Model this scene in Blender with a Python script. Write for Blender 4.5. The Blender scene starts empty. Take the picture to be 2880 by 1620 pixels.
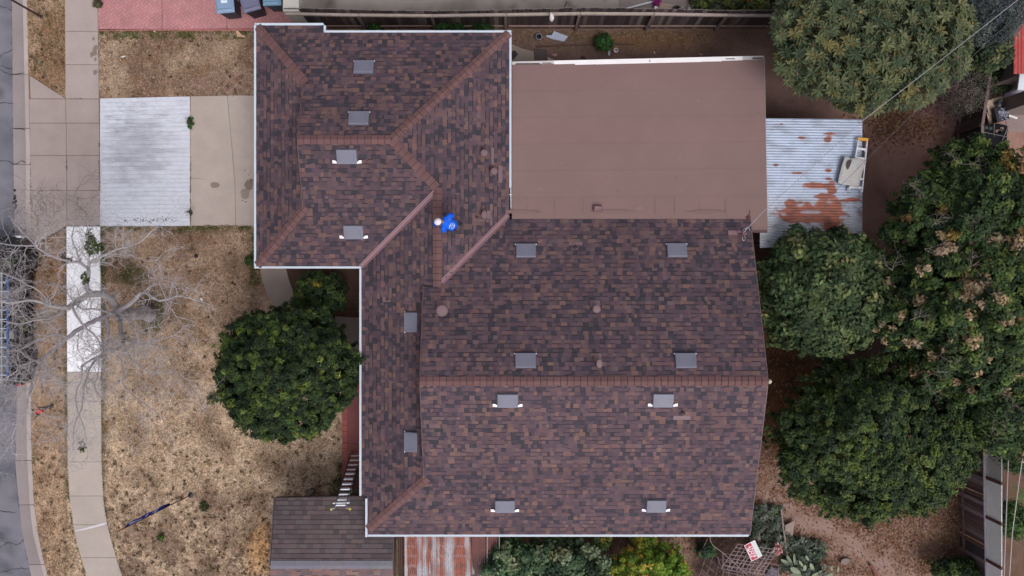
import bpy, math, random
import numpy as np
from mathutils import Vector, Matrix, noise
rad = math.radians
scene = bpy.context.scene
COL = scene.collection
# ---------------------------------------------------------------- camera, light, exposure
H, K = 28.0, 76.0          # camera height in metres; photo pixels (2880 wide) per metre on the ground
cam_d = bpy.data.cameras.new('camera'); cam = bpy.data.objects.new('camera', cam_d); COL.objects.link(cam)
cam.location = (0, 0, H); cam.rotation_euler = (0, 0, 0)
cam_d.sensor_width = 36; cam_d.lens = 18 / (1440 / K / H); cam_d.clip_end = 1000
scene.camera = cam
SUN_EL, SUN_AZ = 58, 150   # azimuth clockwise from +Y (north = top of the picture)
w = bpy.data.worlds.new('World'); scene.world = w; w.use_nodes = True
nt = w.node_tree; nt.nodes.clear()
sky = nt.nodes.new('ShaderNodeTexSky'); sky.sky_type = 'NISHITA'; sky.sun_disc = False
sky.sun_elevation = rad(SUN_EL); sky.sun_rotation = rad(SUN_AZ); sky.dust_density = 5; sky.air_density = 1.0
hs = nt.nodes.new('ShaderNodeHueSaturation'); hs.inputs['Saturation'].default_value = 0.30
tint = nt.nodes.new('ShaderNodeVectorMath'); tint.operation = 'MULTIPLY'; tint.inputs[1].default_value = (1.03, 0.985, 1.03)
bg = nt.nodes.new('ShaderNodeBackground'); bg.inputs[1].default_value = 0.15
wo = nt.nodes.new('ShaderNodeOutputWorld')
nt.links.new(sky.outputs[0], hs.inputs['Color']); nt.links.new(hs.outputs[0], tint.inputs[0])
nt.links.new(tint.outputs[0], bg.inputs[0]); nt.links.new(bg.outputs[0], wo.inputs[0])
sd = bpy.data.lights.new('sun', 'SUN'); sd.energy = 1.1; sd.angle = rad(28); sd.color = (1, .965, .93)
so = bpy.data.objects.new('sun', sd); COL.objects.link(so); so.location = (10, -20, 30)
so.rotation_euler = (rad(90 - SUN_EL), 0, rad(180 - SUN_AZ))
scene.view_settings.view_transform = 'Standard'; scene.view_settings.look = 'None'
scene.view_settings.exposure = -0.12; scene.view_settings.gamma = 1

# ---------------------------------------------------------------- helpers
def P(sx, sy, z=0.0):
    f = (H - z) / H / K
    return ((sx - 1440) * f, (810 - sy) * f, z)
def lin(c):
    c /= 255
    return c / 12.92 if c <= .04045 else ((c + .055) / 1.055) ** 2.4
def S(r, g, b): return (lin(r), lin(g), lin(b))
def mul(c, k): return (c[0] * k, c[1] * k, c[2] * k)
def mix(a, b, t): return tuple(a[i] * (1 - t) + b[i] * t for i in range(3))
def sm(e0, e1, x):
    t = max(0, min(1, (x - e0) / (e1 - e0))); return t * t * (3 - 2 * t)
def nz(x, y, s=1.0, k=0.0): return noise.noise(Vector((x * s, y * s, k)))   # about -0.7..0.7
def fbm(x, y, s=1.0, k=0.0): return nz(x, y, s, k) + .5 * nz(x, y, s * 2.1, k + 7) + .25 * nz(x, y, s * 4.3, k + 13)

def tag(o, label=None, cat=None, group=None, kind=None):
    if label: o['label'] = label
    if cat: o['category'] = cat
    if group: o['group'] = group
    if kind: o['kind'] = kind
    return o
WLOC = {}
def empty(name, loc, label, cat, group=None):
    o = bpy.data.objects.new(name, None); COL.objects.link(o); o.location = loc
    o.empty_display_size = .2
    tag(o, label, cat, group); WLOC[o.name] = Vector(loc); return o

def mesh_obj(name, me, mat, parent=None, loc=None):
    if mat: me.materials.append(mat)
    o = bpy.data.objects.new(name, me); COL.objects.link(o)
    if parent: o.parent = parent
    if loc is not None: o.location = loc
    return o

class MB:
    """collects geometry with one colour per face"""
    def __init__(s): s.v = []; s.f = []; s.c = []
    def face(s, pts, col):
        n = len(s.v); s.v += [tuple(p) for p in pts]; s.f.append(tuple(range(n, n + len(pts)))); s.c.append(col)
    def box(s, x0, x1, y0, y1, z0, z1, col, cb=None):
        s.hexa([(x0, y0, z0), (x1, y0, z0), (x1, y1, z0), (x0, y1, z0), (x0, y0, z1), (x1, y0, z1), (x1, y1, z1), (x0, y1, z1)], col)
    def hexa(s, p, col):
        n = len(s.v); s.v += [tuple(q) for q in p]
        for f in ((0, 3, 2, 1), (4, 5, 6, 7), (0, 1, 5, 4), (1, 2, 6, 5), (2, 3, 7, 6), (3, 0, 4, 7)):
            s.f.append(tuple(n + i for i in f)); s.c.append(col)
    def bar(s, a, b, w, h, col, up=(0, 0, 1)):
        a = Vector(a); b = Vector(b); d = (b - a).normalized(); u = Vector(up)
        if abs(d.dot(u)) > .98: u = Vector((0, 1, 0))
        x = d.cross(u).normalized(); y = x.cross(d).normalized()
        x *= w / 2; y *= h / 2
        s.hexa([a - x - y, a + x - y, a + x + y, a - x + y, b - x - y, b + x - y, b + x + y, b - x + y], col)
    def prism(s, poly, z0, z1, col, side=None):
        """poly: list of (x,y) ; z may be a function of x,y"""
        f0 = z0 if callable(z0) else (lambda x, y: z0); f1 = z1 if callable(z1) else (lambda x, y: z1)
        a = sum(poly[i][0] * poly[(i + 1) % len(poly)][1] - poly[(i + 1) % len(poly)][0] * poly[i][1] for i in range(len(poly)))
        if a < 0: poly = poly[::-1]
        n = len(s.v); k = len(poly)
        s.v += [(x, y, f0(x, y)) for x, y in poly] + [(x, y, f1(x, y)) for x, y in poly]
        s.f.append(tuple(n + i for i in range(k))[::-1]); s.c.append(side or col)
        s.f.append(tuple(n + k + i for i in range(k))); s.c.append(col)
        for i in range(k):
            j = (i + 1) % k; s.f.append((n + i, n + j, n + k + j, n + k + i)); s.c.append(side or col)
    def tube(s, pts, rads, n, col, cap=True):
        pts = [Vector(p) for p in pts]; base = len(s.v); m = len(pts)
        if not hasattr(rads, '__len__'): rads = [rads] * m
        x = None
        for i, p in enumerate(pts):
            d = (pts[min(i + 1, m - 1)] - pts[max(i - 1, 0)])
            if d.length < 1e-6: d = Vector((0, 0, 1))
            d.normalize()
            if x is None: x = d.orthogonal().normalized()
            else:
                x = x - d * x.dot(d)
                x = x.normalized() if x.length > 1e-5 else d.orthogonal().normalized()
            y = d.cross(x)
            for k in range(n):
                a = 2 * math.pi * k / n
                s.v.append(tuple(p + (x * math.cos(a) + y * math.sin(a)) * rads[i]))
        for i in range(m - 1):
            for k in range(n):
                a = base + i * n + k; b = base + i * n + (k + 1) % n
                s.f.append((a, b, b + n, a + n)); s.c.append(col)
        if cap:
            s.f.append(tuple(base + k for k in range(n))[::-1]); s.c.append(col)
            s.f.append(tuple(base + (m - 1) * n + k for k in range(n))); s.c.append(col)
    def lathe(s, cx, cy, prof, n, col, rx=1, ry=1):
        """prof: (r,z) list"""
        base = len(s.v); m = len(prof)
        for r, z in prof:
            for k in range(n):
                a = 2 * math.pi * k / n; s.v.append((cx + r * rx * math.cos(a), cy + r * ry * math.sin(a), z))
        for i in range(m - 1):
            for k in range(n):
                a = base + i * n + k; b = base + i * n + (k + 1) % n
                s.f.append((a, b, b + n, a + n)); s.c.append(col[i] if isinstance(col, list) else col)
        c0 = col[0] if isinstance(col, list) else col; c1 = col[-1] if isinstance(col, list) else col
        s.f.append(tuple(base + k for k in range(n))[::-1]); s.c.append(c0)
        s.f.append(tuple(base + (m - 1) * n + k for k in range(n))); s.c.append(c1)
    def build(s, name, mat, parent=None, world=True, smooth=False, loc=None):
        me = bpy.data.meshes.new(name)
        v = s.v
        if parent and world:
            off = WLOC.get(parent.name, Vector((0, 0, 0))); v = [(a[0] - off.x, a[1] - off.y, a[2] - off.z) for a in v]
        me.from_pydata(v, [], s.f)
        at = me.attributes.new('Col', 'FLOAT_COLOR', 'FACE')
        arr = np.ones((len(s.c), 4), dtype=np.float32); arr[:, :3] = np.array(s.c, dtype=np.float32)
        at.data.foreach_set('color', arr.ravel())
        if smooth: me.polygons.foreach_set('use_smooth', [True] * len(me.polygons))
        me.update()
        o = mesh_obj(name, me, mat, parent, loc)
        if parent and world: WLOC[o.name] = WLOC.get(parent.name, Vector((0, 0, 0)))
        return o

def quads_obj(name, V, C, mat, parent=None):
    """V: (n,4,3) corners, C: (n,3) colours"""
    n = len(V); me = bpy.data.meshes.new(name)
    off = WLOC.get(parent.name, Vector((0, 0, 0))) if parent else Vector((0, 0, 0))
    V = V.reshape(-1, 3) - np.array([off.x, off.y, off.z])
    me.vertices.add(n * 4); me.vertices.foreach_set('co', V.astype(np.float32).ravel())
    me.loops.add(n * 4); me.loops.foreach_set('vertex_index', np.arange(n * 4, dtype=np.int32))
    me.polygons.add(n); me.polygons.foreach_set('loop_start', np.arange(0, n * 4, 4, dtype=np.int32))
    me.polygons.foreach_set('loop_total', np.full(n, 4, dtype=np.int32))
    at = me.attributes.new('Col', 'FLOAT_COLOR', 'FACE')
    a = np.ones((n, 4), dtype=np.float32); a[:, :3] = C; at.data.foreach_set('color', a.ravel())
    me.update(calc_edges=True); me.validate()
    return mesh_obj(name, me, mat, parent)

def grid_obj(name, xs, ys, zf, cf, mat, parent=None, xy=None):
    """grid with smooth vertex colours; xy(u,v)->(x,y) optional warp"""
    nx, ny = len(xs), len(ys); V = []; C = []
    off = WLOC.get(parent.name, Vector((0, 0, 0))) if parent else Vector((0, 0, 0))
    for y in ys:
        for x in xs:
            a, b = xy(x, y) if xy else (x, y)
            V.append((a - off.x, b - off.y, zf(a, b) - off.z)); C.append((*cf(a, b), 1))
    F = [(j * nx + i, j * nx + i + 1, (j + 1) * nx + i + 1, (j + 1) * nx + i) for j in range(ny - 1) for i in range(nx - 1)]
    me = bpy.data.meshes.new(name); me.from_pydata(V, [], F)
    at = me.attributes.new('Col', 'FLOAT_COLOR', 'POINT'); at.data.foreach_set('color', np.array(C, dtype=np.float32).ravel())
    me.update(); return mesh_obj(name, me, mat, parent)

def M(name, rough=.85, spec=.3, metal=0, s1=30, a1=.2, s2=2.0, a2=.15, bump=0, bs=60, trans=0, stretch=(1, 1, 1), hue=0):
    m = bpy.data.materials.new(name); m.use_nodes = True; t = m.node_tree; N = t.nodes; L = t.links
    b = N['Principled BSDF']; b.inputs['Roughness'].default_value = rough; b.inputs['Metallic'].default_value = metal
    b.inputs['Specular IOR Level'].default_value = spec
    at = N.new('ShaderNodeAttribute'); at.attribute_name = 'Col'
    tc = N.new('ShaderNodeTexCoord'); mp = N.new('ShaderNodeMapping'); mp.inputs['Scale'].default_value = stretch
    L.new(tc.outputs['Object'], mp.inputs[0])
    def nf(sc, am, det):
        n = N.new('ShaderNodeTexNoise'); n.inputs['Scale'].default_value = sc; n.inputs['Detail'].default_value = det
        n.inputs['Roughness'].default_value = .65
        L.new(mp.outputs[0], n.inputs['Vector'])
        r = N.new('ShaderNodeMapRange'); r.inputs[1].default_value = .28; r.inputs[2].default_value = .72
        r.inputs[3].default_value = 1 - am; r.inputs[4].default_value = 1 + am; L.new(n.outputs['Fac'], r.inputs[0]); return r, n
    r1, n1 = nf(s1, a1, 3); r2, n2 = nf(s2, a2, 4)
    mm = N.new('ShaderNodeMath'); mm.operation = 'MULTIPLY'; L.new(r1.outputs[0], mm.inputs[0]); L.new(r2.outputs[0], mm.inputs[1])
    vm = N.new('ShaderNodeVectorMath'); vm.operation = 'SCALE'; L.new(at.outputs['Color'], vm.inputs[0]); L.new(mm.outputs[0], vm.inputs['Scale'])
    out = vm.outputs[0]
    if hue:
        h = N.new('ShaderNodeTexNoise'); h.inputs['Scale'].default_value = s1 * .6; L.new(mp.outputs[0], h.inputs['Vector'])
        mr = N.new('ShaderNodeVectorMath'); mr.operation = 'SUBTRACT'; mr.inputs[1].default_value = (.5, .5, .5); L.new(h.outputs['Color'], mr.inputs[0])
        sc = N.new('ShaderNodeVectorMath'); sc.operation = 'MULTIPLY_ADD'; sc.inputs[1].default_value = (hue, hue, hue); sc.inputs[2].default_value = (1, 1, 1)
        L.new(mr.outputs[0], sc.inputs[0]); m2 = N.new('ShaderNodeVectorMath'); m2.operation = 'MULTIPLY'
        L.new(out, m2.inputs[0]); L.new(sc.outputs[0], m2.inputs[1]); out = m2.outputs[0]
    L.new(out, b.inputs['Base Color'])
    if bump:
        n = N.new('ShaderNodeTexNoise'); n.inputs['Scale'].default_value = bs; n.inputs['Detail'].default_value = 4
        L.new(mp.outputs[0], n.inputs['Vector'])
        bp = N.new('ShaderNodeBump'); bp.inputs['Strength'].default_value = 1; bp.inputs['Distance'].default_value = bump
        L.new(n.outputs['Fac'], bp.inputs['Height']); L.new(bp.outputs[0], b.inputs['Normal'])
    if trans:
        tr = N.new('ShaderNodeBsdfTranslucent'); L.new(out, tr.inputs[0]); mx = N.new('ShaderNodeMixShader'); mx.inputs[0].default_value = trans
        o = N['Material Output']; L.new(b.outputs[0], mx.inputs[1]); L.new(tr.outputs[0], mx.inputs[2]); L.new(mx.outputs[0], o.inputs[0])
    return m
m_conc = M('concrete', .9, .2, s1=45, a1=.07, s2=1.1, a2=.09, bump=.002)
m_concw = M('washed_concrete', .9, .2, s1=5, a1=.10, s2=1.2, a2=.07, bump=.002, stretch=(1, 5, 1))
m_asph = M('asphalt', .9, .25, s1=70, a1=.16, s2=.9, a2=.16, bump=.004)
m_grass = M('dry_lawn', .95, .1, s1=26, a1=.5, s2=5, a2=.3, bump=.03, bs=30, hue=.25)
m_dirt = M('bare_soil', .95, .1, s1=24, a1=.16, s2=2.2, a2=.14, bump=.012, bs=30, hue=.15)
m_blade = M('grass_blades', .9, .1, s1=20, a1=.1, s2=2, a2=.1, trans=.15)
m_leaf = M('leaves', .65, .2, s1=6, a1=.14, s2=1.2, a2=.12, trans=.26)
m_bark = M('bark', .9, .2, s1=30, a1=.25, s2=5, a2=.15, bump=.01)
m_shing = M('asphalt_shingle', .82, .28, s1=42, a1=.26, s2=.7, a2=.07, bump=.002, bs=150, hue=.12)
m_flat = M('rolled_roofing', .85, .3, s1=60, a1=.055, s2=.55, a2=.07, bump=.002, bs=120)
m_paint = M('painted_metal', .5, .4, s1=20, a1=.03, s2=3, a2=.05)
m_vent = M('vent_sheet', .45, .5, s1=15, a1=.03, s2=3, a2=.04)
m_galv = M('galvanised_sheet', .5, .4, metal=.15, s1=14, a1=.06, s2=2, a2=.08)
m_wood = M('weathered_wood', .9, .2, s1=12, a1=.25, s2=2, a2=.15, stretch=(3, 3, .5), bump=.004)
m_brick = M('paving_brick', .88, .25, s1=40, a1=.10, s2=1.5, a2=.12, bump=.002)
m_stucco = M('stucco', .9, .2, s1=60, a1=.06, s2=1, a2=.06, bump=.004)
m_plastic = M('plastic', .5, .4, s1=10, a1=.05, s2=3, a2=.08)
m_gloss = M('gloss_paint', .25, .5, s1=5, a1=.03, s2=2, a2=.03)
m_cloth = M('cloth', .9, .15, s1=25, a1=.08, s2=6, a2=.08)
m_skin = M('skin', .6, .3, s1=20, a1=.05, s2=5, a2=.05)
m_glass = M('dark_glass', .08, .6, s1=3, a1=.02, s2=1, a2=.02)

def jc(c, R, a=.1, h=.04):
    k = 1 + R.uniform(-a, a); return tuple(max(0, x * k * (1 + R.uniform(-h, h))) for x in c)
def clip(poly, cv):
    """clip 2-D poly by convex polygon cv"""
    a = sum(cv[i][0] * cv[(i + 1) % len(cv)][1] - cv[(i + 1) % len(cv)][0] * cv[i][1] for i in range(len(cv)))
    if a < 0: cv = cv[::-1]
    out = poly
    for i in range(len(cv)):
        (ax, ay), (bx, by) = cv[i], cv[(i + 1) % len(cv)]
        inp = out; out = []
        if not inp: return []
        def side(p): return (bx - ax) * (p[1] - ay) - (by - ay) * (p[0] - ax)
        for k in range(len(inp)):
            p, q = inp[k], inp[(k + 1) % len(inp)]; sp, sq = side(p), side(q)
            if sp >= -1e-9: out.append(p)
            if (sp > 1e-9 and sq < -1e-9) or (sp < -1e-9 and sq > 1e-9):
                t = sp / (sp - sq); out.append((p[0] + (q[0] - p[0]) * t, p[1] + (q[1] - p[1]) * t))
    if len(out) < 3: return []
    ar = abs(sum(out[i][0] * out[(i + 1) % len(out)][1] - out[(i + 1) % len(out)][0] * out[i][1] for i in range(len(out)))) / 2
    return out if ar > 1e-6 else []
def pxy(*pts, z=0): return [P(a, b, z)[:2] for a, b in pts]
# ================================================================ SETTING: ground
def struct(o, label, cat='ground'):
    return tag(o, label, cat, kind='structure')
kerbR = [(-60, 74), (0, 76), (207, 79.6), (405, 84), (640, 86), (1215, 87), (1299, 89.5), (1411, 95), (1497, 106), (1553, 117), (1620, 134), (1700, 158)]
kerbL = [(-60, 62), (0, 64), (210, 68.5), (405, 72.7), (640, 73), (1215, 75), (1299, 77), (1425, 84), (1497, 92), (1553, 106), (1620, 123), (1700, 147)]
gutL = [(-60, 32), (0, 33.5), (405, 37), (640, 41), (1100, 48), (1299, 43), (1341, 46), (1452, 57), (1517, 65), (1587, 81), (1620, 88), (1700, 108)]
walkL = [(-60, 183), (0, 183), (278, 184.5), (636, 186.7), (1046, 189), (1215, 190.5), (1299, 191), (1397, 195.6), (1497, 209.6), (1553, 223.6), (1620, 244.5), (1700, 275)]
walkR = [(-60, 274), (0, 274), (278, 278), (636, 281), (1046, 284), (1215, 284.5), (1299, 285), (1411, 290.7), (1472, 300.5), (1553, 321.4), (1620, 343), (1700, 377)]
for _t in (kerbR, kerbL, gutL, walkL, walkR):
    (ya, xa), (yb, xb) = _t[-2], _t[-1]; _t.append((2150, xb + (xb - xa) / (yb - ya) * (2150 - yb) * 1.2)); _t.insert(0, (-450, _t[0][1]))
def at(tab, y):
    for (y0, x0), (y1, x1) in zip(tab, tab[1:]):
        if y <= y1: return x0 + (x1 - x0) * (y - y0) / (y1 - y0)
    return tab[-1][1]
def strip_poly(L, R, y0, y1, step=24, z=0):
    n = max(1, int(abs(y1 - y0) / step)); ys = [y0 + (y1 - y0) * i / n for i in range(n + 1)]
    l = L if callable(L) else (lambda y: at(L, y)); r = R if callable(R) else (lambda y: at(R, y))
    return ys, [P(l(y), y, z)[:2] for y in ys], [P(r(y), y, z)[:2] for y in ys]
def strip(mb, L, R, y0, y1, zt, zb, col, step=24):
    ys, a, b = strip_poly(L, R, y0, y1, step, zt)
    for i in range(len(ys) - 1):
        mb.prism([a[i], b[i], b[i + 1], a[i + 1]], zb, zt, col)

c_conc = S(164, 152, 147); c_conc2 = S(158, 146, 140); c_soil = S(104, 82, 76)
b = MB(); b.face([(-300, -300, -.30), (300, -300, -.30), (300, 300, -.30), (-300, 300, -.30)], S(110, 95, 84))
struct(b.build('ground', m_dirt), 'bare earth that runs on past the plot')
# road and gutter pan (0.13 m below the kerb top)
RZ = -.13
b = MB(); ys = list(range(-60, 1701, 40))
def roadcol(x, y): return mix(S(118, 118, 126), S(98, 99, 108), sm(-.2, .5, fbm(x, y, .8)))
xs = [i / 22 for i in range(23)]
def rxy(u, v):
    X1 = P(at(gutL, v), v, RZ)[0]; Y = P(0, v, RZ)[1]; return (-24 + (X1 + 24) * u, Y)
def rcol(x, y):
    c = roadcol(x, y)
    for (sx, sy, r, k) in ((30, 1540, .45, .6), (8, 1510, .25, .65), (45, 1400, .3, .75), (3, 265, .22, .6), (20, 1600, .3, .7)):
        X, Y, _ = P(sx, sy, RZ); d = math.hypot((x - X) * 1.3, y - Y) + .12 * nz(x, y, 4); c = mul(c, 1 - (1 - k) * (1 - sm(r * .5, r, d)))
    return c
struct(grid_obj('road', xs, [(-450 + 2600 * i / 260) for i in range(261)], lambda x, y: RZ, rcol, m_asph, xy=rxy), 'grey cracked asphalt street along the left side', 'road')
b = MB()
def crack(b, pts, z, w, col, R, jit=5):
    q = []
    for (x0, y0), (x1, y1) in zip(pts, pts[1:]):
        n = max(2, int(math.hypot(x1 - x0, y1 - y0) / 10))
        q += [(x0 + (x1 - x0) * i / n + (R.uniform(-jit, jit) if i else 0), y0 + (y1 - y0) * i / n + (R.uniform(-jit, jit) if i else 0)) for i in range(n)]
    q.append(pts[-1])
    for (x0, y0), (x1, y1) in zip(q, q[1:]):
        ax, ay, _ = P(x0, y0, z); bx, by, _ = P(x1, y1, z); d = Vector((bx - ax, by - ay)); 
        if d.length < 1e-4: continue
        n = Vector((-d.y, d.x)).normalized() * w * R.uniform(.4, 1) / 2; e = d.normalized() * w * .3
        b.face([(ax - e.x + n.x, ay - e.y + n.y, z), (ax - e.x - n.x, ay - e.y - n.y, z), (bx + e.x - n.x, by + e.y - n.y, z), (bx + e.x + n.x, by + e.y + n.y, z)], col)
R = random.Random(3); dk = S(52, 50, 52)
for pts in ([(0, 18), (20, 22), (34, 30)], [(0, 160), (12, 150), (34, 140), (33, 120)], [(0, 186), (16, 190), (38, 196)], [(0, 195), (20, 206), (36, 209)], [(0, 290), (36, 292)], [(0, 452), (24, 453), (38, 463)],
            [(0, 1436), (30, 1440), (44, 1441)], [(0, 1538), (20, 1526), (44, 1532), (63, 1520)], [(64, 1517), (84, 1590), (95, 1620)], [(100, 1587), (120, 1585)], [(0, 1610), (40, 1600), (80, 1600)]):
    crack(b, pts, RZ + .004, .03, dk, R, 3)
crack(b, [(at(gutL, y) + 1, y) for y in range(0, 1620, 30)], RZ + .0045, .05, S(70, 66, 66), R, 2)
b.build('cracks', m_asph, bpy.data.objects['road'])
b = MB(); b2 = MB()
R = random.Random(5)
yj = [-450, -200, -60, 210, 361, 463, 705, 1000, 1295, 1420, 1588, 1740, 1940, 2150]
for y0, y1 in zip(yj, yj[1:]):
    k = R.uniform(.94, 1.04)
    strip(b, gutL, lambda y: at(kerbL, y) + .5, y0 + .6, y1 - .6, RZ + .006, RZ - .1, mul(mix(S(152, 143, 142), S(140, 132, 131), R.random()), k))
    yy0, yy1 = y0, y1
    strip(b2, kerbL, kerbR, yy0 + .8, yy1 - .8, .02, -.3, mul(S(170, 160, 155), k))
o = struct(b.build('gutter', m_conc), 'concrete gutter pan between the asphalt and the kerb', 'gutter')
b = MB(); 
for pts in ([(36, 209), (60, 206), (78, 207)], [(37, 361), (60, 362), (84, 366)], [(38, 463), (50, 460), (62, 452), (85, 462)], [(58, 702), (80, 702)]):
    crack(b, pts, RZ + .011, .035, S(60, 52, 46), R, 2)
for i in range(26):   # black spill by the gutter edge
    X, Y, _ = P(44 + R.gauss(0, 3), 568 + R.gauss(0, 12), RZ); r = R.uniform(.02, .06)
    b.face([(X + r * math.cos(t * 1.05) * R.uniform(.6, 1.1), Y + r * math.sin(t * 1.05) * R.uniform(.6, 1.1), RZ + .012 + i * .0003) for t in range(6)], S(40, 38, 40))
b.build('cracks', m_asph, o)
struct(b2.build('kerb', m_conc), 'pale concrete kerb curving along the street', 'kerb')

# front yard (sheet under the pavements) -----------------------------------------------------------
def lawncol(x, y):
    f = (H) / H / K; sx = x / f + 1440; sy = 810 - y / f
    n = fbm(x, y, .7, 1); n2 = fbm(x, y, 2.3, 5)
    tan = S(158, 139, 118); brn = S(112, 91, 76); red = S(132, 101, 78); grn = S(88, 84, 56)
    if sy < 300: c = mix(tan, brn, sm(-.5, .5, n + .15)); c = mix(c, red, .55 * sm(.05, .6, n2))
    else:
        ca = mix(S(152, 130, 110), brn, sm(-.35, .6, n)); ca = mix(ca, red, .5 * sm(0, .5, n2))
        c = mix(S(173, 153, 130), S(128, 109, 91), sm(-.2, .7, n)); c = mix(c, S(160, 134, 106), .35 * sm(.1, .6, n2)); c = mix(ca, c, sm(760, 1160, sy + 110 * n))
    if sx < 190: c = mix(c, S(138, 104, 76), .4)
    if sy > 1380 and sx > 280: c = mix(c, S(104, 84, 74), .6 * sm(-.25, .35, n2 + .5 * n))
    d = math.hypot((sx - 735) / 60, (sy - 1530) / 85); c = mix(c, S(192, 152, 104), .85 * (1 - sm(.5, 1.15, d + n * .5)))
    if sy < 300: # smooth soil near the slab
        d = math.hypot((sx - 620) / 150, (sy - 235) / 40); c = mix(c, S(126, 103, 93), .7 * (1 - sm(.5, 1.1, d + n * .3)))
    # green fringes
    g = 0
    g = max(g, 1 - sm(4, 22 + 14 * n2, abs(sx - 282))) if sy > 640 else g
    g = max(g, .8 * (1 - sm(2, 26 + 20 * n2, sy - 636))) if 636 < sy < 700 and sx > 282 else g
    g = max(g, (1 - sm(2, 30 + 30 * n2, 722 - sx))) if 636 < sy < 760 else g
    g = max(g, .9 * (1 - sm(.5, 1.1, math.hypot((sx - 420) / 55, (sy - 880) / 75) + .3 * n2)))
    g = max(g, .8 * (1 - sm(.4, 1.1, math.hypot((sx - 370) / 60, (sy - 770) / 40) + .3 * n2)))
    g = max(g, .7 * (1 - sm(2, 30, 966 - sx))) if sy > 1280 and sx > 860 else g
    g = max(g, .7 * (1 - sm(2, 14 + 12 * n2, sy - 85))) if 80 < sy < 130 and sx > 278 else g
    g = max(g, .7 * (1 - sm(2, 16 + 12 * n2, 189 - sx))) if sx < 190 and sy > 640 else g
    return mix(mul(c, 1.30), mix(grn, S(60, 66, 34), sm(-.2, .5, n2)), .75 * g)
def lxy(u, v):
    x0 = P(at(kerbR, v) - .5, v)[0]; return (x0 + (-4.2 - x0) * u, P(0, v)[1])
lawn = struct(grid_obj('lawn', [i / 150 for i in range(151)], [-450 + 2600 * i / 300 for i in range(301)],
              lambda x, y: .012 * fbm(x, y, 1.5, 2) - .008, lawncol, m_grass, xy=lxy), 'dried out brown lawn of the front yard', 'lawn')
# back and side yards
def yardcol(x, y):
    f = 1 / K; sx = x / f + 1440; sy = 810 - y / f; n = fbm(x, y, .6, 3); n2 = fbm(x, y, 2, 9)
    c = mix(S(118, 95, 88), S(100, 79, 73), sm(-.4, .5, n))
    if sy < 190 and sx > 1300: c = mix(S(118, 97, 88), S(104, 84, 76), sm(-.4, .5, n)); c = mix(c, S(128, 96, 62), .5 * (1 - sm(.5, 1.1, math.hypot((sx - 1830) / 170, (sy - 115) / 32) + .4 * n2)))
    if 2330 < sx and sy < 800: c = mix(c, mix(S(152, 120, 108), S(130, 100, 88), sm(-.3, .5, n)), sm(2330, 2400, sx) * sm(240, 300, sy) * (1 - sm(700, 800, sy)))
    if sx > 2110 and sy > 1180: # pinkish tan corner, leaf litter
        c = mix(mix(S(112, 80, 60), S(92, 66, 52), .5), mix(S(140, 116, 106), S(120, 92, 76), sm(-.3, .4, n2)), sm(1180, 1330, sy + 60 * n)); c = mix(c, S(90, 70, 56), .7 * sm(2600, 2700, sx))
        d = abs((sy - 1440) - (sx - 2240) * .62); c = mix(c, S(150, 127, 117), .62 * (1 - sm(0, 62, d + 26 * n2)) * (1 - sm(2480, 2640, sx))) if sy > 1380 else c
    elif 2060 < sx and sy > 760: c = mix(c, mix(S(112, 80, 60), S(92, 66, 52), sm(-.3, .4, n2)), sm(760, 900, sy) * (1 - sm(2230, 2380, sx + 50 * n)))
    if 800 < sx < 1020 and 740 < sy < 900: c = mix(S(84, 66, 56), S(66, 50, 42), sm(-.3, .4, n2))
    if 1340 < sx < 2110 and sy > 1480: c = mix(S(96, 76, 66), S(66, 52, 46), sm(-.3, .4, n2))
    if 1340 < sx < 2110 and sy > 1480: c = mix(c, S(148, 122, 106), .9 * (1 - sm(.5, 1.1, math.hypot((sx - 1905) / 60, (sy - 1560) / 90) + .3 * n2)))
    return c
struct(grid_obj('yard', [-4.2 + 29.2 * i / 180 for i in range(181)], [17 - 34.5 * i / 220 for i in range(221)],
       lambda x, y: .015 * fbm(x, y, 1.1, 4) - .012, yardcol, m_dirt), 'bare brown soil of the side and back yard', 'yard')
yz = lambda x, y: .004
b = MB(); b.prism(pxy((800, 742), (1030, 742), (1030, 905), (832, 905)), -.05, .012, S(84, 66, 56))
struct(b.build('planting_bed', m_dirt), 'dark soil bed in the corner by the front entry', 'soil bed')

# pavement slabs ------------------------------------------------------------------------------------
R = random.Random(11)
b = MB(); js = [-450, -300, -200, -100, -5, 88, 182, 278]
for y0, y1 in zip(js, js[1:]): strip(b, walkL, walkR, y0 + .7, y1 - .7, .03, -.05, mul(c_conc, R.uniform(.98, 1.05)))
js = [1046.5, 1128, 1299, 1395, 1476, 1568, 1660, 1750, 1850, 1950, 2050, 2150]
for y0, y1 in zip(js, js[1:]): strip(b, walkL, walkR, y0 + .5, y1 - .5, .03, -.05, mul(S(172, 162, 153), R.uniform(.97, 1.04)))
sw = struct(b.build('sidewalk', m_conc), 'pale concrete pavement that bends away at the bottom', 'sidewalk')
b = MB(); pts = [(209, 1494), (235, 1489), (262, 1482), (300, 1472)]
for (a0, c0), (a1, c1), w0, w1 in zip(pts, pts[1:], (5, 7, 9), (7, 9, 9)):
    q = [P(a0, c0 - w0 / 2 + 1, .03), P(a1, c1 - w1 / 2 + 1, .03), P(a1, c1 + w1 / 2 - 2, .03), P(a0, c0 + w0 / 2 - 2, .03)]
    b.face([(x, y, .034) for x, y, _ in q][::-1], S(205, 203, 208))
b.build('patched_joint', m_conc, sw)
b = MB(); X0, Y0, _ = P(262, 150, .03)
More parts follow.
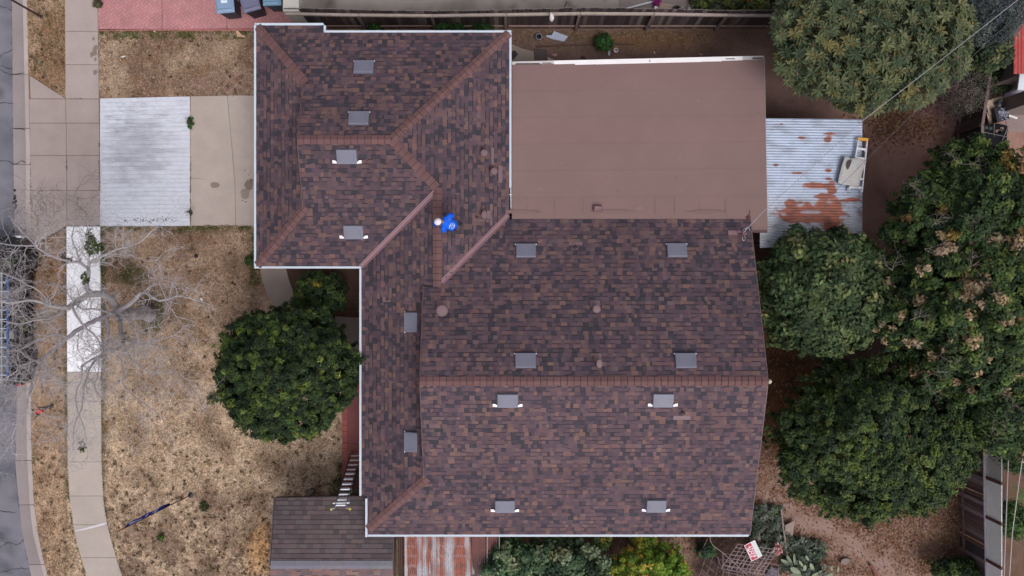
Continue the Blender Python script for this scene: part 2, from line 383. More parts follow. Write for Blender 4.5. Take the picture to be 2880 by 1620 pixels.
for k in range(14):
    X, Y, _ = P(272 - abs(R.gauss(0, 6)), 148 + R.gauss(0, 16), .03); r = R.uniform(.03, .09)
    b.face([(min(X + r * math.cos(t * .9) * R.uniform(.7, 1.1), P(277, 0, .03)[0]), Y + r * 1.4 * math.sin(t * .9) * R.uniform(.7, 1.1), .0335 + k * .0002) for t in range(7)], S(128, 117, 108))
b.build('damp_stain', m_conc, sw)
b = MB(); 
for y0, y1 in ((636.5, 739), (739.6, 842), (842.6, 945), (945.6, 1046)): strip(b, walkL, walkR, y0 + .3, y1 - .2, .034, -.05, mul(S(244, 246, 250), R.uniform(.98, 1.01)))
struct(b.build('white_sidewalk', m_conc), 'newly poured white section of the pavement under the bare tree', 'sidewalk')
# driveway apron
b = MB(); AZ = .026
def apr(pts, k=1): b.prism(pxy(*pts, z=AZ), -.05, AZ, mul(c_conc2, k))
xl = lambda y: at(kerbR, y) + .6
g = .6
apr([(84, 213), (183.6, 277), (86, 277)], 1.03)
apr([(184.6 + g, 279), (278, 279), (278, 345.5), (185.5 + g, 345.5)], 1.0)
apr([(xl(300), 279), (184.6 - g, 279), (185.5 - g, 345.5), (xl(345), 345.5)], 1.02)
apr([(186 + g, 347), (279, 347), (279, 437), (186.5 + g, 437)], .97)
apr([(xl(380), 347), (186 - g, 347), (186.5 - g, 437), (xl(437), 437)], 1.0)
apr([(187 + g, 438.5), (280, 438.5), (280, 535), (187.5 + g, 535)], .99)
apr([(xl(440), 438.5), (187 - g, 438.5), (187.5 - g, 535), (xl(535), 535)], 1.03)
apr([(187.5 + g, 536.5), (281, 536.5), (281, 635.5), (188 + g, 635.5)], .97)
apr([(xl(540), 536.5), (187.5 - g, 536.5), (188 - g, 635.5), (103, 687), (xl(687), 690)], 1.0)
struct(b.build('driveway_apron', m_conc), 'tan concrete driveway apron with square joints', 'driveway')
# washed slab with grooves
b = MB(); n = 30
for i in range(n):
    y0 = 277 + (635.3 - 277) * i / n; y1 = 277 + (635.3 - 277) * (i + 1) / n; t0 = i / n
    def yy(x, y): return y - 6 * (x - 279.5) / 256 * (1 - (y - 277) / 358)
    q = [(281.5, yy(281.5, y0) + .3), (534, yy(534, y0) + .3), (534, yy(534, y1) - .2), (281.5, yy(281.5, y1) - .2)]
    # split along x so that the wear stain has a shape
    m = 42
    for j in range(m):
        xa = 281.5 + 252.5 * j / m; xb = 281.5 + 252.5 * (j + 1) / m
        cx, cy = (xa + xb) / 2, (y0 + y1) / 2
        d = math.hypot((cx - 385) / 110, (cy - 420) / 120); c = mix(S(200, 205, 214), S(148, 151, 160), min(1, .85 * (1 - sm(.2, 1.25, d + .5 * fbm(cx, cy * 2.5, .02))) * (.75 + .5 * nz(cx * .3, cy * 3, .05)) + .2 * max(0, nz(cx * .25, cy, .3))))
        b.prism(pxy((xa, yy(xa, y0) + .25), (xb, yy(xb, y0) + .25), (xb, yy(xb, y1) - .15), (xa, yy(xa, y1) - .15), z=.03), -.04, .03, c)
ws = struct(b.build('washed_driveway', m_concw), 'pale blue-grey ribbed driveway slab with a dark worn patch', 'driveway')
b = MB()
for k in range(70):
    X, Y, _ = P(R.uniform(345, 500), 619 + R.gauss(0, 3.5), .03); r = R.uniform(.01, .035)
    b.face([(X + r * math.cos(t * 1.25) * R.uniform(.5, 1.2), Y + r * .8 * math.sin(t * 1.25) * R.uniform(.5, 1.2), .0345 + k * .00005) for t in range(5)], S(62, 56, 54))
for k in range(60):
    x0 = R.uniform(285, 470); y0 = R.uniform(285, 470); X, Y, _ = P(x0, y0, .03); l = R.uniform(.05, .35)
    b.face([(X, Y, .034 + k * .00003), (X + l, Y + .005, .034 + k * .00003), (X + l, Y + .012, .034 + k * .00003), (X, Y + .01, .034 + k * .00003)], S(118, 118, 124))
b.build('dried_mud', m_dirt, ws)
b = MB(); yb = lambda x: 271 - 4 * (x - 537) / 183
b.prism(pxy((537, yb(537)), (639, yb(639)), (660, 510), (662, 634.5), (537, 634.5), z=.028), -.05, .028, S(172, 161, 152))
b.prism(pxy((640, yb(640)), (880, yb(720)), (880, 634.5), (663, 634.5), (661, 510), z=.028), -.05, .028, S(168, 158, 149))
td = struct(b.build('tan_driveway', m_conc), 'tan driveway slab against the garage eave', 'driveway')
b = MB()
for k, (sx, sy, rx, ry, c) in enumerate(((604, 520, .19, .12, S(134, 121, 113)), (700, 522, .17, .22, S(122, 112, 102)), (690, 545, .2, .2, S(136, 126, 116)), (706, 508, .1, .1, S(116, 106, 96)))):
    X, Y, _ = P(sx, sy, .03); b.face([(X + rx * math.cos(t * .5) * R.uniform(.75, 1.1), Y + ry * math.sin(t * .5) * R.uniform(.75, 1.1), .0325 + k * .0006) for t in range(12)], c)
for k in range(14):
    X, Y, _ = P(R.gauss(695, 16), R.gauss(520, 30), .03); r = R.uniform(.01, .03); b.face([(X + r * math.cos(t * 1.1), Y + r * math.sin(t * 1.1), .036) for t in range(6)], S(112, 102, 94))
crack(b, [(536, 501), (560, 503), (578, 504)], .033, .012, S(90, 80, 72), R, 1)
b.build('oil_stain', m_conc, td)
# pink brick paving: herringbone bricks cut to the outline
def herring(name, outline, wd, ang, z, base, label, borders=()):
    b = MB(); b.prism(outline, -.05, z - .004, mul(base, .42))
    cx = sum(p[0] for p in outline) / len(outline); cy = sum(p[1] for p in outline) / len(outline)
    rmax = max(math.hypot(p[0] - cx, p[1] - cy) for p in outline) + .3; n = int(rmax / wd) + 2; ca, sa = math.cos(ang), math.sin(ang); g = .004
    for i in range(-n, n):
        for j in range(-n, n):
            t = (i - j) % 4
            if t == 0: r = (i, i + 2, j, j + 1)
            elif t == 3: r = (i, i + 1, j, j + 2)
            else: continue
            x0, x1, y0, y1 = r[0] * wd + g, r[1] * wd - g, r[2] * wd + g, r[3] * wd - g
            q = [(cx + x * ca - y * sa, cy + x * sa + y * ca) for x, y in ((x0, y0), (x1, y0), (x1, y1), (x0, y1))]
            q = clip(q, outline)
            if q: b.face([(x, y, z) for x, y in q], jc(base, R, .07, .02))
    return struct(b.build(name, m_brick), label, 'paving')
pk = S(178, 128, 128)
herring('brick_paving', pxy((276, -330), (820, -330), (820, 78), (277, 84.5), z=.02), .107, .62, .02, pk, 'pink herringbone brick driveway of the next house at the top')
b = bpy.data.objects['brick_paving']
bb = MB()
for sx in (456, 638): X, Y0, _ = P(sx, -330, .02); bb.box(X - .008, X + .008, P(0, 82, .02)[1], Y0, .0, .0235, S(96, 60, 60))
bb.box(P(276, 0)[0], P(820, 0)[0], P(0, 84, .02)[1] - .035, P(0, 82, .02)[1], -.05, .02, S(170, 108, 106))
bb.build('paving_joint', m_brick, b)
# red porch strip along the house
b = MB(); base = S(136, 84, 82); z = .03
y0 = 985
for k in range(24):
    ya = 985 + (1376 - 985) * k / 24; yb_ = 985 + (1376 - 985) * (k + 1) / 24
    b.prism(pxy((962, ya + .5), (977.5, ya + .5), (977.5, yb_ - .4), (962, yb_ - .4), z=z), -.05, z, jc(S(158, 94, 90), R, .06))
for ya, yb_ in ((985, 1092), (1093, 1246), (1247, 1376)):
    b.prism(pxy((978.5, ya + .5), (1080, ya + .5), (1080, yb_ - .4), (978.5, yb_ - .4), z=z), -.05, z, jc(base, R, .03))
struct(b.build('porch_paving', m_brick), 'dark red paved porch strip under the front eave', 'paving')
# curved entry path
cl = [(728, 735), (731, 752), (738, 790), (752, 830), (775, 866), (812, 912)]; cr = [(796, 735), (804, 752), (812, 785), (823, 815), (838, 836), (866, 866)]
b = MB()
for i in range(len(cl) - 1): b.prism(pxy(cl[i], cr[i], cr[i + 1], cl[i + 1], z=.03), -.05, .03, S(150, 138, 128))
b.prism(pxy((830, 900), (884, 876), (948, 890), (1060, 897), (1060, 984), (850, 984), (812, 930), z=.036), -.05, .036, S(140, 129, 119))
struct(b.build('entry_path', m_conc), 'curved concrete path from the driveway to the front door', 'path')
# neighbour's concrete yards
b = MB()
ncol = lambda x, y: mix(mix(S(150, 142, 134), S(118, 110, 100), sm(-.3, .6, fbm(x, y, .7, 8))), S(84, 80, 68), .8 * sm(.35, .8, fbm(x, y, 1.3, 22)))
X0 = P(804, 0, .02)[0]; X1 = P(1741, 0, .02)[0]
struct(grid_obj('neighbour_slab', [X0 + (X1 - X0) * i / 120 for i in range(121)], [P(0, 44, .02)[1] + 6 * i / 40 for i in range(41)], lambda x, y: .02, ncol, m_conc),
       'stained grey concrete slab beyond the top fence', 'concrete slab')
b.prism(pxy((1742, -50), (1950, -50), (1950, 60), (1742, 60), z=.01), -.05, .01, S(134, 122, 118))
b.prism(pxy((2830, 262), (2960, 230), (2960, 292), (2790, 300), z=.02), -.05, .022, S(176, 172, 186))
b.prism(pxy((2820, 300), (2960, 296), (2960, 372), (2836, 372), z=.012), -.05, .013, S(140, 124, 120))
b.prism(pxy((2780, 60), (2960, 20), (2960, 262), (2790, 262), z=.015), -.05, .016, S(112, 114, 122))
struct(b.build('neighbour_paving', m_conc), 'grey paving of the yards beyond the fences', 'paving')
b = MB(); 
for q in ([(1432, 122), (1450, 130), (1470, 138), (1501, 145), (1503, 172), (1430, 174)],): b.prism(pxy(*q), -.05, .04, S(150, 138, 128))
struct(b.build('broken_slab', m_conc), 'broken pebbly concrete slab beside the flat roof corner', 'concrete slab')
# ================================================================ HOUSE
house = empty('house', (0, -2, 0), 'single storey house with dark brown shingle roof filling the middle', 'house')
PN = lambda x, y: 2.7 + .337 * (8.54 - y)
PS = lambda x, y: 2.7 + .324 * (y - .725)
PW1 = lambda x, y: 2.7 + .34 * (x + 8.55)
PE = lambda x, y: 2.7 + .347 * (-.09 - x)
PWm = lambda x, y: 2.7 + .31 * (x + 5.03)
PNm = lambda x, y: 4.5 - .337 * (y + 2.9)
PSm = lambda x, y: 4.5 + .337 * (y + 2.9)
PAL = [(S(86, 70, 77), 32), (S(78, 65, 73), 20), (S(95, 76, 80), 17), (S(62, 57, 66), 18), (S(56, 54, 60), 4), (S(104, 81, 80), 13), (S(113, 88, 82), 5), (S(100, 83, 85), 6)]
PC = [p[0] for p in PAL]; PW = [p[1] for p in PAL]
def shingles(name, plane, pieces, up, seed, label=None, pal=None, expo=.143, widths=(.06, .24), kk=.93, band=.55, sh=.028):
    """pieces: convex (x,y) polygons on the plane; up: horizontal unit vector pointing up the slope"""
    R = random.Random(seed); PCc, PWc = pal or (PC, PW)
    b = MB(); ux, uy = up[1], -up[0]                    # along-eave direction
    g = plane(up[0], up[1]) - plane(0, 0); cs = 1 / math.sqrt(1 + g * g)   # cos(pitch)
    nrm = Vector((-up[0] * g, -up[1] * g, 1)).normalized(); O = Vector((0, 0, plane(0, 0)))
    def to(u, v, h):  # u along eave, v horizontal distance up slope
        x = u * ux + v * up[0]; y = u * uy + v * up[1]
        return (x + nrm.x * h, y + nrm.y * h, plane(x, y) + nrm.z * h)
    uv = [[(p[0] * ux + p[1] * uy, p[0] * up[0] + p[1] * up[1]) for p in q] for q in pieces]
    for q in pieces: b.prism(q, lambda x, y: plane(x, y) - .10, lambda x, y: plane(x, y) - .012, S(50, 40, 40), S(150, 142, 138))
    vmin = min(p[1] for q in uv for p in q); vmax = max(p[1] for q in uv for p in q)
    umin = min(p[0] for q in uv for p in q); umax = max(p[0] for q in uv for p in q)
    e = expo * cs; row = 0; v = vmin
    while v < vmax:
        v1 = v + e; u = umin - R.random() * .3; tone = R.uniform(.93, 1.06)
        while u < umax:
            wd = R.uniform(widths[0] + .03, widths[1] * .85) if R.random() < .8 else R.uniform(*widths)
            hi = R.random() < .5; c = jc(R.choices(PCc, PWc)[0], R, .065, .03)
            xm = u + wd / 2; c = mul(c, tone * kk * (1 + .10 * nz(xm, v, .45, seed)))
            h0 = .013 if hi else .007; h1 = .003
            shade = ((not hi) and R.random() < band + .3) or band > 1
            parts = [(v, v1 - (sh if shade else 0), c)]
            if shade: parts.append((v1 - sh, v1, mul(S(50, 43, 49), kk)))  # dark strip paints the shadow line under the course above
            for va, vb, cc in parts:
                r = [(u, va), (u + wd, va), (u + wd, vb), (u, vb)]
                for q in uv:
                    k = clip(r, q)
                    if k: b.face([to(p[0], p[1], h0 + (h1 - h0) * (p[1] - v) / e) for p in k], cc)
            if hi or R.random() < .5:   # butt edge of the tab
                r = clip([(u, v), (u + wd, v), (u + wd, v + .004), (u, v + .004)], uv[0])
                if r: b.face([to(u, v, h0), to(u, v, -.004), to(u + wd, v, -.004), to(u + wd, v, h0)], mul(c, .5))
            u += wd
        v = v1; row += 1
    o = b.build(name, m_shing, house)
    if label: o['label'] = label
    return o
N1 = [[(-6.80, 4.709), (-3.81, 4.709), (-.09, 8.54), (-6.80, 8.54)], [(-6.80, 6.70), (-6.80, 8.54), (-8.55, 8.54)], [(-8.55, 8.54), (-6.31, 8.54), (-6.31, 8.80), (-8.55, 8.80)]]
S1 = [[(-6.80, .725), (-5.03, .725), (-2.42, 3.22), (-3.81, 4.709), (-6.80, 4.709)], [(-8.55, .725), (-6.80, .725), (-6.80, 2.56)]]
W1 = [[(-8.55, .725), (-6.7, 2.666), (-6.7, 6.67), (-8.55, 8.78)]]
E1 = [[(-.09, 2.44), (-.09, 8.54), (-2.42, 6.14), (-2.42, .03)], [(-2.42, 3.22), (-2.42, 6.14), (-3.81, 4.709)]]
WM = [[(-5.03, 0), (-5.03, .725), (-2.42, 3.22), (-2.42, 0)], [(-5.03, -6.17), (-5.03, 0), (-2.74, 0), (-2.74, -6.17)],
      [(-5.03, -6.95), (-5.03, -6.17), (-2.78, -6.17), (-3.63, -6.95)], [(-4.82, -8.06), (-4.82, -6.95), (-3.63, -6.95)]]
NM = [[(-2.85, -2.9), (7.95, -2.9), (7.95, .04), (-2.85, .04)], [(-2.42, .04), (7.95, .04), (7.95, 2.29), (-.24, 2.29)]]
SM = [[(-2.85, -8.24), (7.95, -8.24), (7.95, -2.9), (-2.85, -2.9)], [(-2.85, -6.23), (-4.82, -8.05), (-4.82, -8.24), (-2.85, -8.24)]]
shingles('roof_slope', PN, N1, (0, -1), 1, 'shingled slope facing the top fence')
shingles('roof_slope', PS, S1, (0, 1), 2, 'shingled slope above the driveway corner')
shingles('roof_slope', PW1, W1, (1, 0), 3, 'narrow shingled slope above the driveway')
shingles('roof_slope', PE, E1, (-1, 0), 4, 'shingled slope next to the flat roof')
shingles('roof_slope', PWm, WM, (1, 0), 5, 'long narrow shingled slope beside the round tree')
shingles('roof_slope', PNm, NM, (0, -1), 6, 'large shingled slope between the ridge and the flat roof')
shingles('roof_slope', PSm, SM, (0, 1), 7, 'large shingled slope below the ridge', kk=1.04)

def ridge(pts, pl1, pl2, d1, d2, w=.15, lap=.205, label=None):
    """caps along a 3-D line; d1,d2 = horizontal directions to each side"""
    R = random.Random(int(abs(pts[0][0] * 100)) + 7); b = MB()
    A, B = Vector(pts[0]), Vector(pts[1]); L = (B - A).length; d = (B - A) / L; n = max(1, int(L / lap))
    def sidev(pl, dd):
        v = Vector((dd[0], dd[1], pl(dd[0], dd[1]) - pl(0, 0))); return v.normalized()
    s1, s2 = sidev(pl1, d1), sidev(pl2, d2); up = Vector((0, 0, 1))
    b.hexa([A + s1 * w - up * .02, B + s1 * w - up * .02, B, A, A + s1 * w + up * .012, B + s1 * w + up * .012, B + up * .02, A + up * .02], S(46, 34, 36))
    b.hexa([A, B, B + s2 * w - up * .02, A + s2 * w - up * .02, A + up * .02, B + up * .02, B + s2 * w + up * .012, A + s2 * w + up * .012], S(46, 34, 36))
    for i in range(n):
        a = A + d * (L * i / n + .008); e = A + d * (L * (i + 1) / n - .008); c = jc(S(105, 78, 77), R, .09, .03); h0, h1 = .038, .026
        t = R.uniform(-.004, .004)
        for s in (s1, s2):
            q = [a + up * h0, e + up * h1, e + s * (w + t) + up * (h1 - .01), a + s * (w + t) + up * (h0 - .01)]
            if (q[1] - q[0]).cross(q[2] - q[0]).z < 0: q = q[::-1]
            b.face(q, c)
    o = b.build('ridge_cap', m_shing, house)
    if label: o['label'] = label
r2 = .7071
ridge([(-6.82, 4.709, 3.995), (-3.83, 4.709, 3.995)], PN, PS, (0, 1), (0, -1))
ridge([(-.10, 8.53, 2.71), (-3.80, 4.72, 3.99)], PN, PE, (-r2, r2), (r2, -r2))
ridge([(-3.82, 4.70, 3.995), (-2.43, 3.23, 3.52)], PE, PS, (r2, r2), (-r2, -r2))
ridge([(-2.42, 3.26, 3.52), (-2.42, .03, 3.52)], PE, PWm, (1, 0), (-1, 0))
ridge([(-8.52, 8.74, 2.70), (-6.72, 6.68, 3.335)], PN, PW1, (r2, r2), (-r2, -r2))
ridge([(-8.52, .75, 2.715), (-6.72, 2.66, 3.335)], PS, PW1, (r2, -r2), (-r2, r2))
ridge([(-2.87, -2.9, 4.5), (7.97, -2.9, 4.5)], PNm, PSm, (0, 1), (0, -1))
ridge([(-4.80, -8.05, 2.775), (-2.76, -6.16, 3.41)], PSm, PWm, (r2, -r2), (-r2, r2))
# dutch gable triangles
for X, y0, y1, ym, zb, p0, p1 in ((-6.62, 2.60, 6.72, 4.709, 3.25, PS, PN), (-2.70, -6.25, .2, -2.9, 3.30, PSm, PNm)):
    za = lambda y: (p0(0, y) if y < ym else p1(0, y)) - .11
    q = [(X, y0, zb), (X, y1, zb), (X, y1, max(zb + .01, za(y1))), (X, ym, za(ym)), (X, y0, max(zb + .01, za(y0)))]
    b = MB(); b.face(q, S(120, 110, 108)); b.face([(X + .05, y, z) for X, y, z in q][::-1], S(120, 110, 108)); b.build('gable_wall', m_stucco, house)
for X, y0, y1, ym, p0, p1 in ((-6.82, 2.60, 6.68, 4.709, PS, PN), (-2.87, -6.22, .04, -2.9, PSm, PNm), (7.96, -8.24, 2.29, -2.9, PSm, PNm)):
    b = MB(); b.bar((X, y0, p0(0, y0) - .075), (X, ym, p0(0, ym) - .075), .022, .16, S(104, 84, 86)); b.build('barge_board', m_paint, house)
    b = MB(); b.bar((X, ym, p1(0, ym) - .075), (X, y1, p1(0, y1) - .075), .022, .16, S(104, 84, 86)); b.build('barge_board', m_paint, house)
# valley flashings
def valley(A, B, pl1, pl2, d1, d2):
    b = MB(); A = Vector(A); B = Vector(B); up = Vector((0, 0, 1))
    def sv(pl, dd): return Vector((dd[0], dd[1], pl(dd[0], dd[1]) - pl(0, 0))).normalized()
    for s in (sv(pl1, d1), sv(pl2, d2)):
        for w0, w1, h, c in ((.0, .028, .03, S(150, 118, 124)), (.028, .040, .02, S(84, 62, 68)), (.040, .088, .034, S(134, 103, 109))):
            q = [A + s * w0 + up * h, B + s * w0 + up * h, B + s * w1 + up * h, A + s * w1 + up * h]
            if (q[1] - q[0]).cross(q[2] - q[0]).z < 0: q = q[::-1]
            b.face(q, c)
        q = [A + s * .088 + up * .034, B + s * .088 + up * .034, B + s * .092, A + s * .092]; b.face(q, S(84, 62, 68))
    b.build('valley_flashing', m_paint, house)
valley((-5.05, .70, 2.69), (-2.50, 3.10, 3.47), PS, PWm, (-r2, r2), (r2, -r2))
valley((-.12, 2.43, 2.70), (-2.28, .18, 3.44), PE, PNm, (-r2, r2), (r2, -r2))
# gutters
def gutter(pts, z, side, col=S(196, 208, 218), w=.066):
    """open box gutter outside the eave line; side: outward unit vector"""
    b = MB(); A = Vector((*pts[0], z)); B = Vector((*pts[1], z)); o = Vector((*side, 0)); d = (B - A).normalized(); L = (B - A).length
    up = Vector((0, 0, 1))
    n = max(1, int(L / 3.0)); R = random.Random(int(L * 100))
    for i in range(n):
        a = A + d * (L * i / n + .004); e = A + d * (L * (i + 1) / n - .004); c = jc(col, R, .02, .01)
        for (w0, w1, z0, z1) in ((.005, w, -.12, -.105), (w - .012, w, -.105, .0), (.005, .017, -.105, .0), (w - .022, w + .006, .0005, .012), (.004, w - .024, -.012, .006)):
            b.hexa([a + o * w0 + up * z0, e + o * w0 + up * z0, e + o * w1 + up * z0, a + o * w1 + up * z0, a + o * w0 + up * z1, e + o * w0 + up * z1, e + o * w1 + up * z1, a + o * w1 + up * z1], c)
    for i in range(1, n):
        a = A + d * (L * i / n); b.bar(a + o * .002 - d * .012 + up * .002, a + o * .002 + d * .012 + up * .002, .002, .03, S(120, 126, 134))
    b.build('gutter', m_paint, house)
Z = 2.70
gutter([(-8.62, 8.80), (-6.31, 8.80)], 2.66, (0, 1)); gutter([(-6.31, 8.54), (-6.31, 8.80)], 2.66, (1, 0)); gutter([(-6.24, 8.54), (-.02, 8.54)], Z, (0, 1))
gutter([(-8.55, .72), (-8.55, 8.80)], Z, (-1, 0)); gutter([(-8.62, .725), (-5.03, .725)], Z, (0, -1)); gutter([(-.09, 3.35), (-.09, 8.54)], Z, (1, 0)); 
gutter([(-5.03, -6.95), (-5.03, .65)], Z, (-1, 0)); gutter([(-4.82, -8.31), (-4.82, -7.02)], 2.76, (-1, 0)); gutter([(-4.82, -8.24), (7.90, -8.24)], Z, (0, -1))
b = MB(); b.bar((-.04, 3.34, 2.66), (-.03, 2.62, 2.62), .03, .05, S(210, 214, 222)); b.bar((-.1, 3.12, 2.72), (.0, 3.12, 2.70), .02, .02, S(225, 225, 230)); b.build('gutter_outlet', m_paint, house)
b = MB(); b.tube([(7.93, -8.28, 2.66), (8.12, -8.42, 2.1), (8.28, -8.62, 1.3)], .022, 6, S(220, 222, 228)); b.build('downpipe', m_paint, house)
# walls under the eaves
b = MB(); st = S(176, 160, 142)
def wall(x0, y0, x1, y1, zt, t=.14):
    b.bar((x0, y0, zt / 2), (x1, y1, zt / 2), t, zt, st, up=(0, 0, 1))
for q in ((-8.1, 1.2, -8.1, 8.1, 2.62), (-8.1, 8.1, -.5, 8.1, 2.62), (-8.1, 1.2, -4.5, 1.2, 2.62), (-4.5, 1.2, -4.5, -7.8, 2.62), (-4.5, -7.8, 7.6, -7.8, 2.62), (7.6, -7.8, 7.6, 2.0, 2.62), (-.5, 8.1, -.5, 2.2, 2.55), (-.5, 2.2, 7.6, 2.0, 2.6)):
    x0, y0, x1, y1, zt = q
    if abs(x0 - x1) < .1: b.box(x0 - .07, x0 + .07, min(y0, y1), max(y0, y1), 0, zt, st)
    else: b.box(min(x0, x1) + .072, max(x0, x1) - .072, y0 - .07, y0 + .07, 0, zt - .003, st)
b.box(7.53, 7.67, -7.8, 2.0, 2.62, 2.7, st)
b.face([(7.66, -7.8, 2.7), (7.66, 2.0, 2.7), (7.66, -2.9, 4.38)], st)
for xx in (.1, 8.35): 
    for y in (7.4,): b.box(xx, xx + .12, y - .06, y + .06, 0, 2.38, S(150, 140, 130))
b.build('wall', m_stucco, house)
b = MB(); b.box(-8.2, -8.14, 2.2, 7.0, .02, 2.15, S(205, 200, 190))
for k in range(1, 4): b.box(-8.215, -8.2, 2.2, 7.0, .02 + k * .53, .05 + k * .53, S(150, 146, 140))
b.build('garage_door', m_paint, house)
b = MB(); b.box(-4.62, -4.575, -.6, .32, .03, 2.08, S(90, 52, 40)); fd = b.build('front_door', m_wood, house)
b = MB(); b.box(-4.68, -4.62, -.5, -.44, 1.0, 1.06, S(190, 170, 110)); b.build('handle', m_gloss, fd)
for y0, y1 in ((-3.9, -2.1), (-6.4, -5.0)):
    b = MB(); b.box(-4.60, -4.575, y0, y1, .95, 2.05, S(30, 34, 38)); wn = b.build('window', m_glass, house)
    b = MB()
    for q in ((y0 - .05, y0, .9, 2.1), (y1, y1 + .05, .9, 2.1), (y0, y1, .9, .95), (y0, y1, 2.05, 2.1), ((y0 + y1) / 2 - .02, (y0 + y1) / 2 + .02, .95, 2.05)):
        b.box(-4.63, -4.571, q[0], q[1], q[2], q[3], S(220, 220, 220))
    b.build('window_frame', m_paint, wn)
# flat roof: overlapping strips of brown rolled roofing
R = random.Random(21); b = MB()
FZ = lambda x, y: 2.74 - .06 * (y - 2.27)
fl = [(.0, 2.31), (7.965, 2.31), (7.965, 1.85), (8.52, 1.85), (8.52, 7.80), (.0, 7.60)]
b.prism([(.0, 2.31), (7.965, 2.31), (8.52, 2.31), (8.52, 7.80), (.0, 7.60)], lambda x, y: FZ(x, y) - .12, lambda x, y: FZ(x, y) - .012, S(92, 72, 72))
b.prism([(7.97, 1.85), (8.52, 1.85), (8.52, 2.309), (7.97, 2.309)], lambda x, y: FZ(x, y) - .12, lambda x, y: FZ(x, y) - .012, S(92, 72, 72))
fc = S(126, 104, 100); ysr = [1.85, 2.31, 2.50, 3.02, 3.92, 4.83, 5.73, 6.62, 7.85]; outl = [(.0, 2.3), (7.965, 2.3), (7.965, 1.84), (8.53, 1.84), (8.53, 7.79), (.0, 7.59)]
conv = [[(.0, 2.3), (8.53, 2.3), (8.53, 7.79), (.0, 7.59)], [(7.965, 1.84), (8.53, 1.84), (8.53, 2.3), (7.965, 2.3)]]
for i, (ya, yb_) in enumerate(zip(ysr, ysr[1:])):
    c = jc(fc, R, .012, .006)
    for cv in conv:
        q = clip([(-1, ya - .014), (9, ya + .10), (9, yb_ + .10), (-1, yb_ - .014)], cv)
        if q: b.face([(x, y, FZ(x, y) + .004 * (y - ya + .1) ) for x, y in q], c)
        q = clip([(-1, yb_ - .020), (9, yb_ + .094), (9, yb_ + .10), (-1, yb_ - .014)], cv)
        if q and i > 1: b.face([(x, y, FZ(x, y) + .004 * (y - ya + .1) + .0015) for x, y in q], S(106, 86, 86))
fr = b.build('flat_roof', m_flat, house); fr['label'] = 'plain brown flat roof over the back patio'
b = MB()   # patches, scuffs and seams
def blob(b, X, Y, rx, ry, z, c, n=10, jt=.3):
    b.face([(X + rx * math.cos(t * 2 * math.pi / n) * R.uniform(1 - jt, 1 + jt * .3), Y + ry * math.sin(t * 2 * math.pi / n) * R.uniform(1 - jt, 1 + jt * .3), z) for t in range(n)], c)
for (sx, sy, r, c) in ((1909, 443, .09, S(128, 110, 104)), (1900, 500, .04, S(92, 66, 66)), (1797, 586, .08, S(146, 122, 120)), (1452, 520, .08, S(122, 108, 104)), (1518, 532, .05, S(146, 126, 122)), (1581, 460, .04, S(150, 128, 126)),
                       (1737, 538, .04, S(98, 72, 72)), (1913, 536, .05, S(144, 122, 118)), (1485, 218, .05, S(120, 98, 96)), (1496, 266, .04, S(118, 96, 94)), (1966, 281, .06, S(146, 124, 118)), (2138, 316, .05, S(110, 88, 86)), (1575, 298, .04, S(146, 122, 118)), (1856, 251, .02, S(96, 72, 72))):
    X, Y, _ = P(sx, sy, 2.6); z = FZ(X, Y) + .011; blob(b, X, Y, r, r * .8, z, mix(c, fc, .45)); blob(b, X + .01, Y, r * .6, r * .5, z + .001, mix(c, fc, .75))
for sx in (1480, 1560, 1640, 1842, 1897, 1967, 2040):
    X = P(sx, 600, 2.73)[0]; b.face([(X, 2.45, FZ(0, 2.4) + .012), (X + .01, 2.45, FZ(0, 2.4) + .012), (X + .01, 3.0, FZ(0, 3) + .012), (X, 3.0, FZ(0, 3) + .012)], S(112, 92, 92))
for kk_, (sx, w) in enumerate(((1450, .9), (1730, .8), (1990, .7))):
    X = P(sx, 600, 2.73)[0]; blob(b, X, 2.55, w, .06, FZ(0, 2.5) + .0165 + kk_ * .002, mix(S(112, 90, 88), fc, .55), 14)
X, Y, _ = P(2105, 612, 2.75); blob(b, X, Y + .02, .10, .1, FZ(X, Y) + .013, S(84, 50, 54), 9, .5); b.bar((X + .02, Y, FZ(X, Y) + .02), (X + .05, Y + .22, FZ(X, Y) + .015), .02, .004, S(96, 62, 64))
b.build('roofing_patch', m_flat, fr)
b = MB()
for i in range(12):
    xa = 8.5 * i / 12 + .0; xb = 8.5 * (i + 1) / 12; t = i / 11
    ya = 7.60 + .2 * xa / 8.52; yb_ = 7.60 + .2 * xb / 8.52; w = .05 + .06 * sm(.1, .3, t) * (1 - .6 * sm(.75, 1, t)); zz = 2.425
    b.hexa([(xa, ya - w, zz - .1), (xb, yb_ - w, zz - .1), (xb, yb_ + .05, zz - .1), (xa, ya + .05, zz - .1), (xa, ya - w, zz + .012), (xb, yb_ - w, zz + .012), (xb, yb_ + .05, zz + .012), (xa, ya + .05, zz + .012)], S(232, 230, 230) if 1 < i < 11 else S(190, 186, 184))
fg = b.build('flat_roof_edge', m_paint, house); fg['label'] = 'white painted edge trim along the top of the flat roof'
b = MB()
for (x, l, w) in ((.1, .9, .035), (1.0, .35, .02), (8.1, .4, .04), (7.2, .35, .02), (4.62, .05, .04)):
    ya = 7.6 + .2 * x / 8.52 - .02; b.face([(x, ya - w, 2.4395), (x + l, ya - w, 2.4395), (x + l * .9, ya + w * .6, 2.4395), (x + .03, ya + w * .4, 2.4395)], S(84, 78, 76))
b.build('peeled_paint', m_paint, fg)
b = MB(); b.bar((8.53, 1.85, 2.70), (8.53, 7.8, 2.36), .018, .13, S(150, 140, 140)); b.build('drip_edge', m_paint, house)

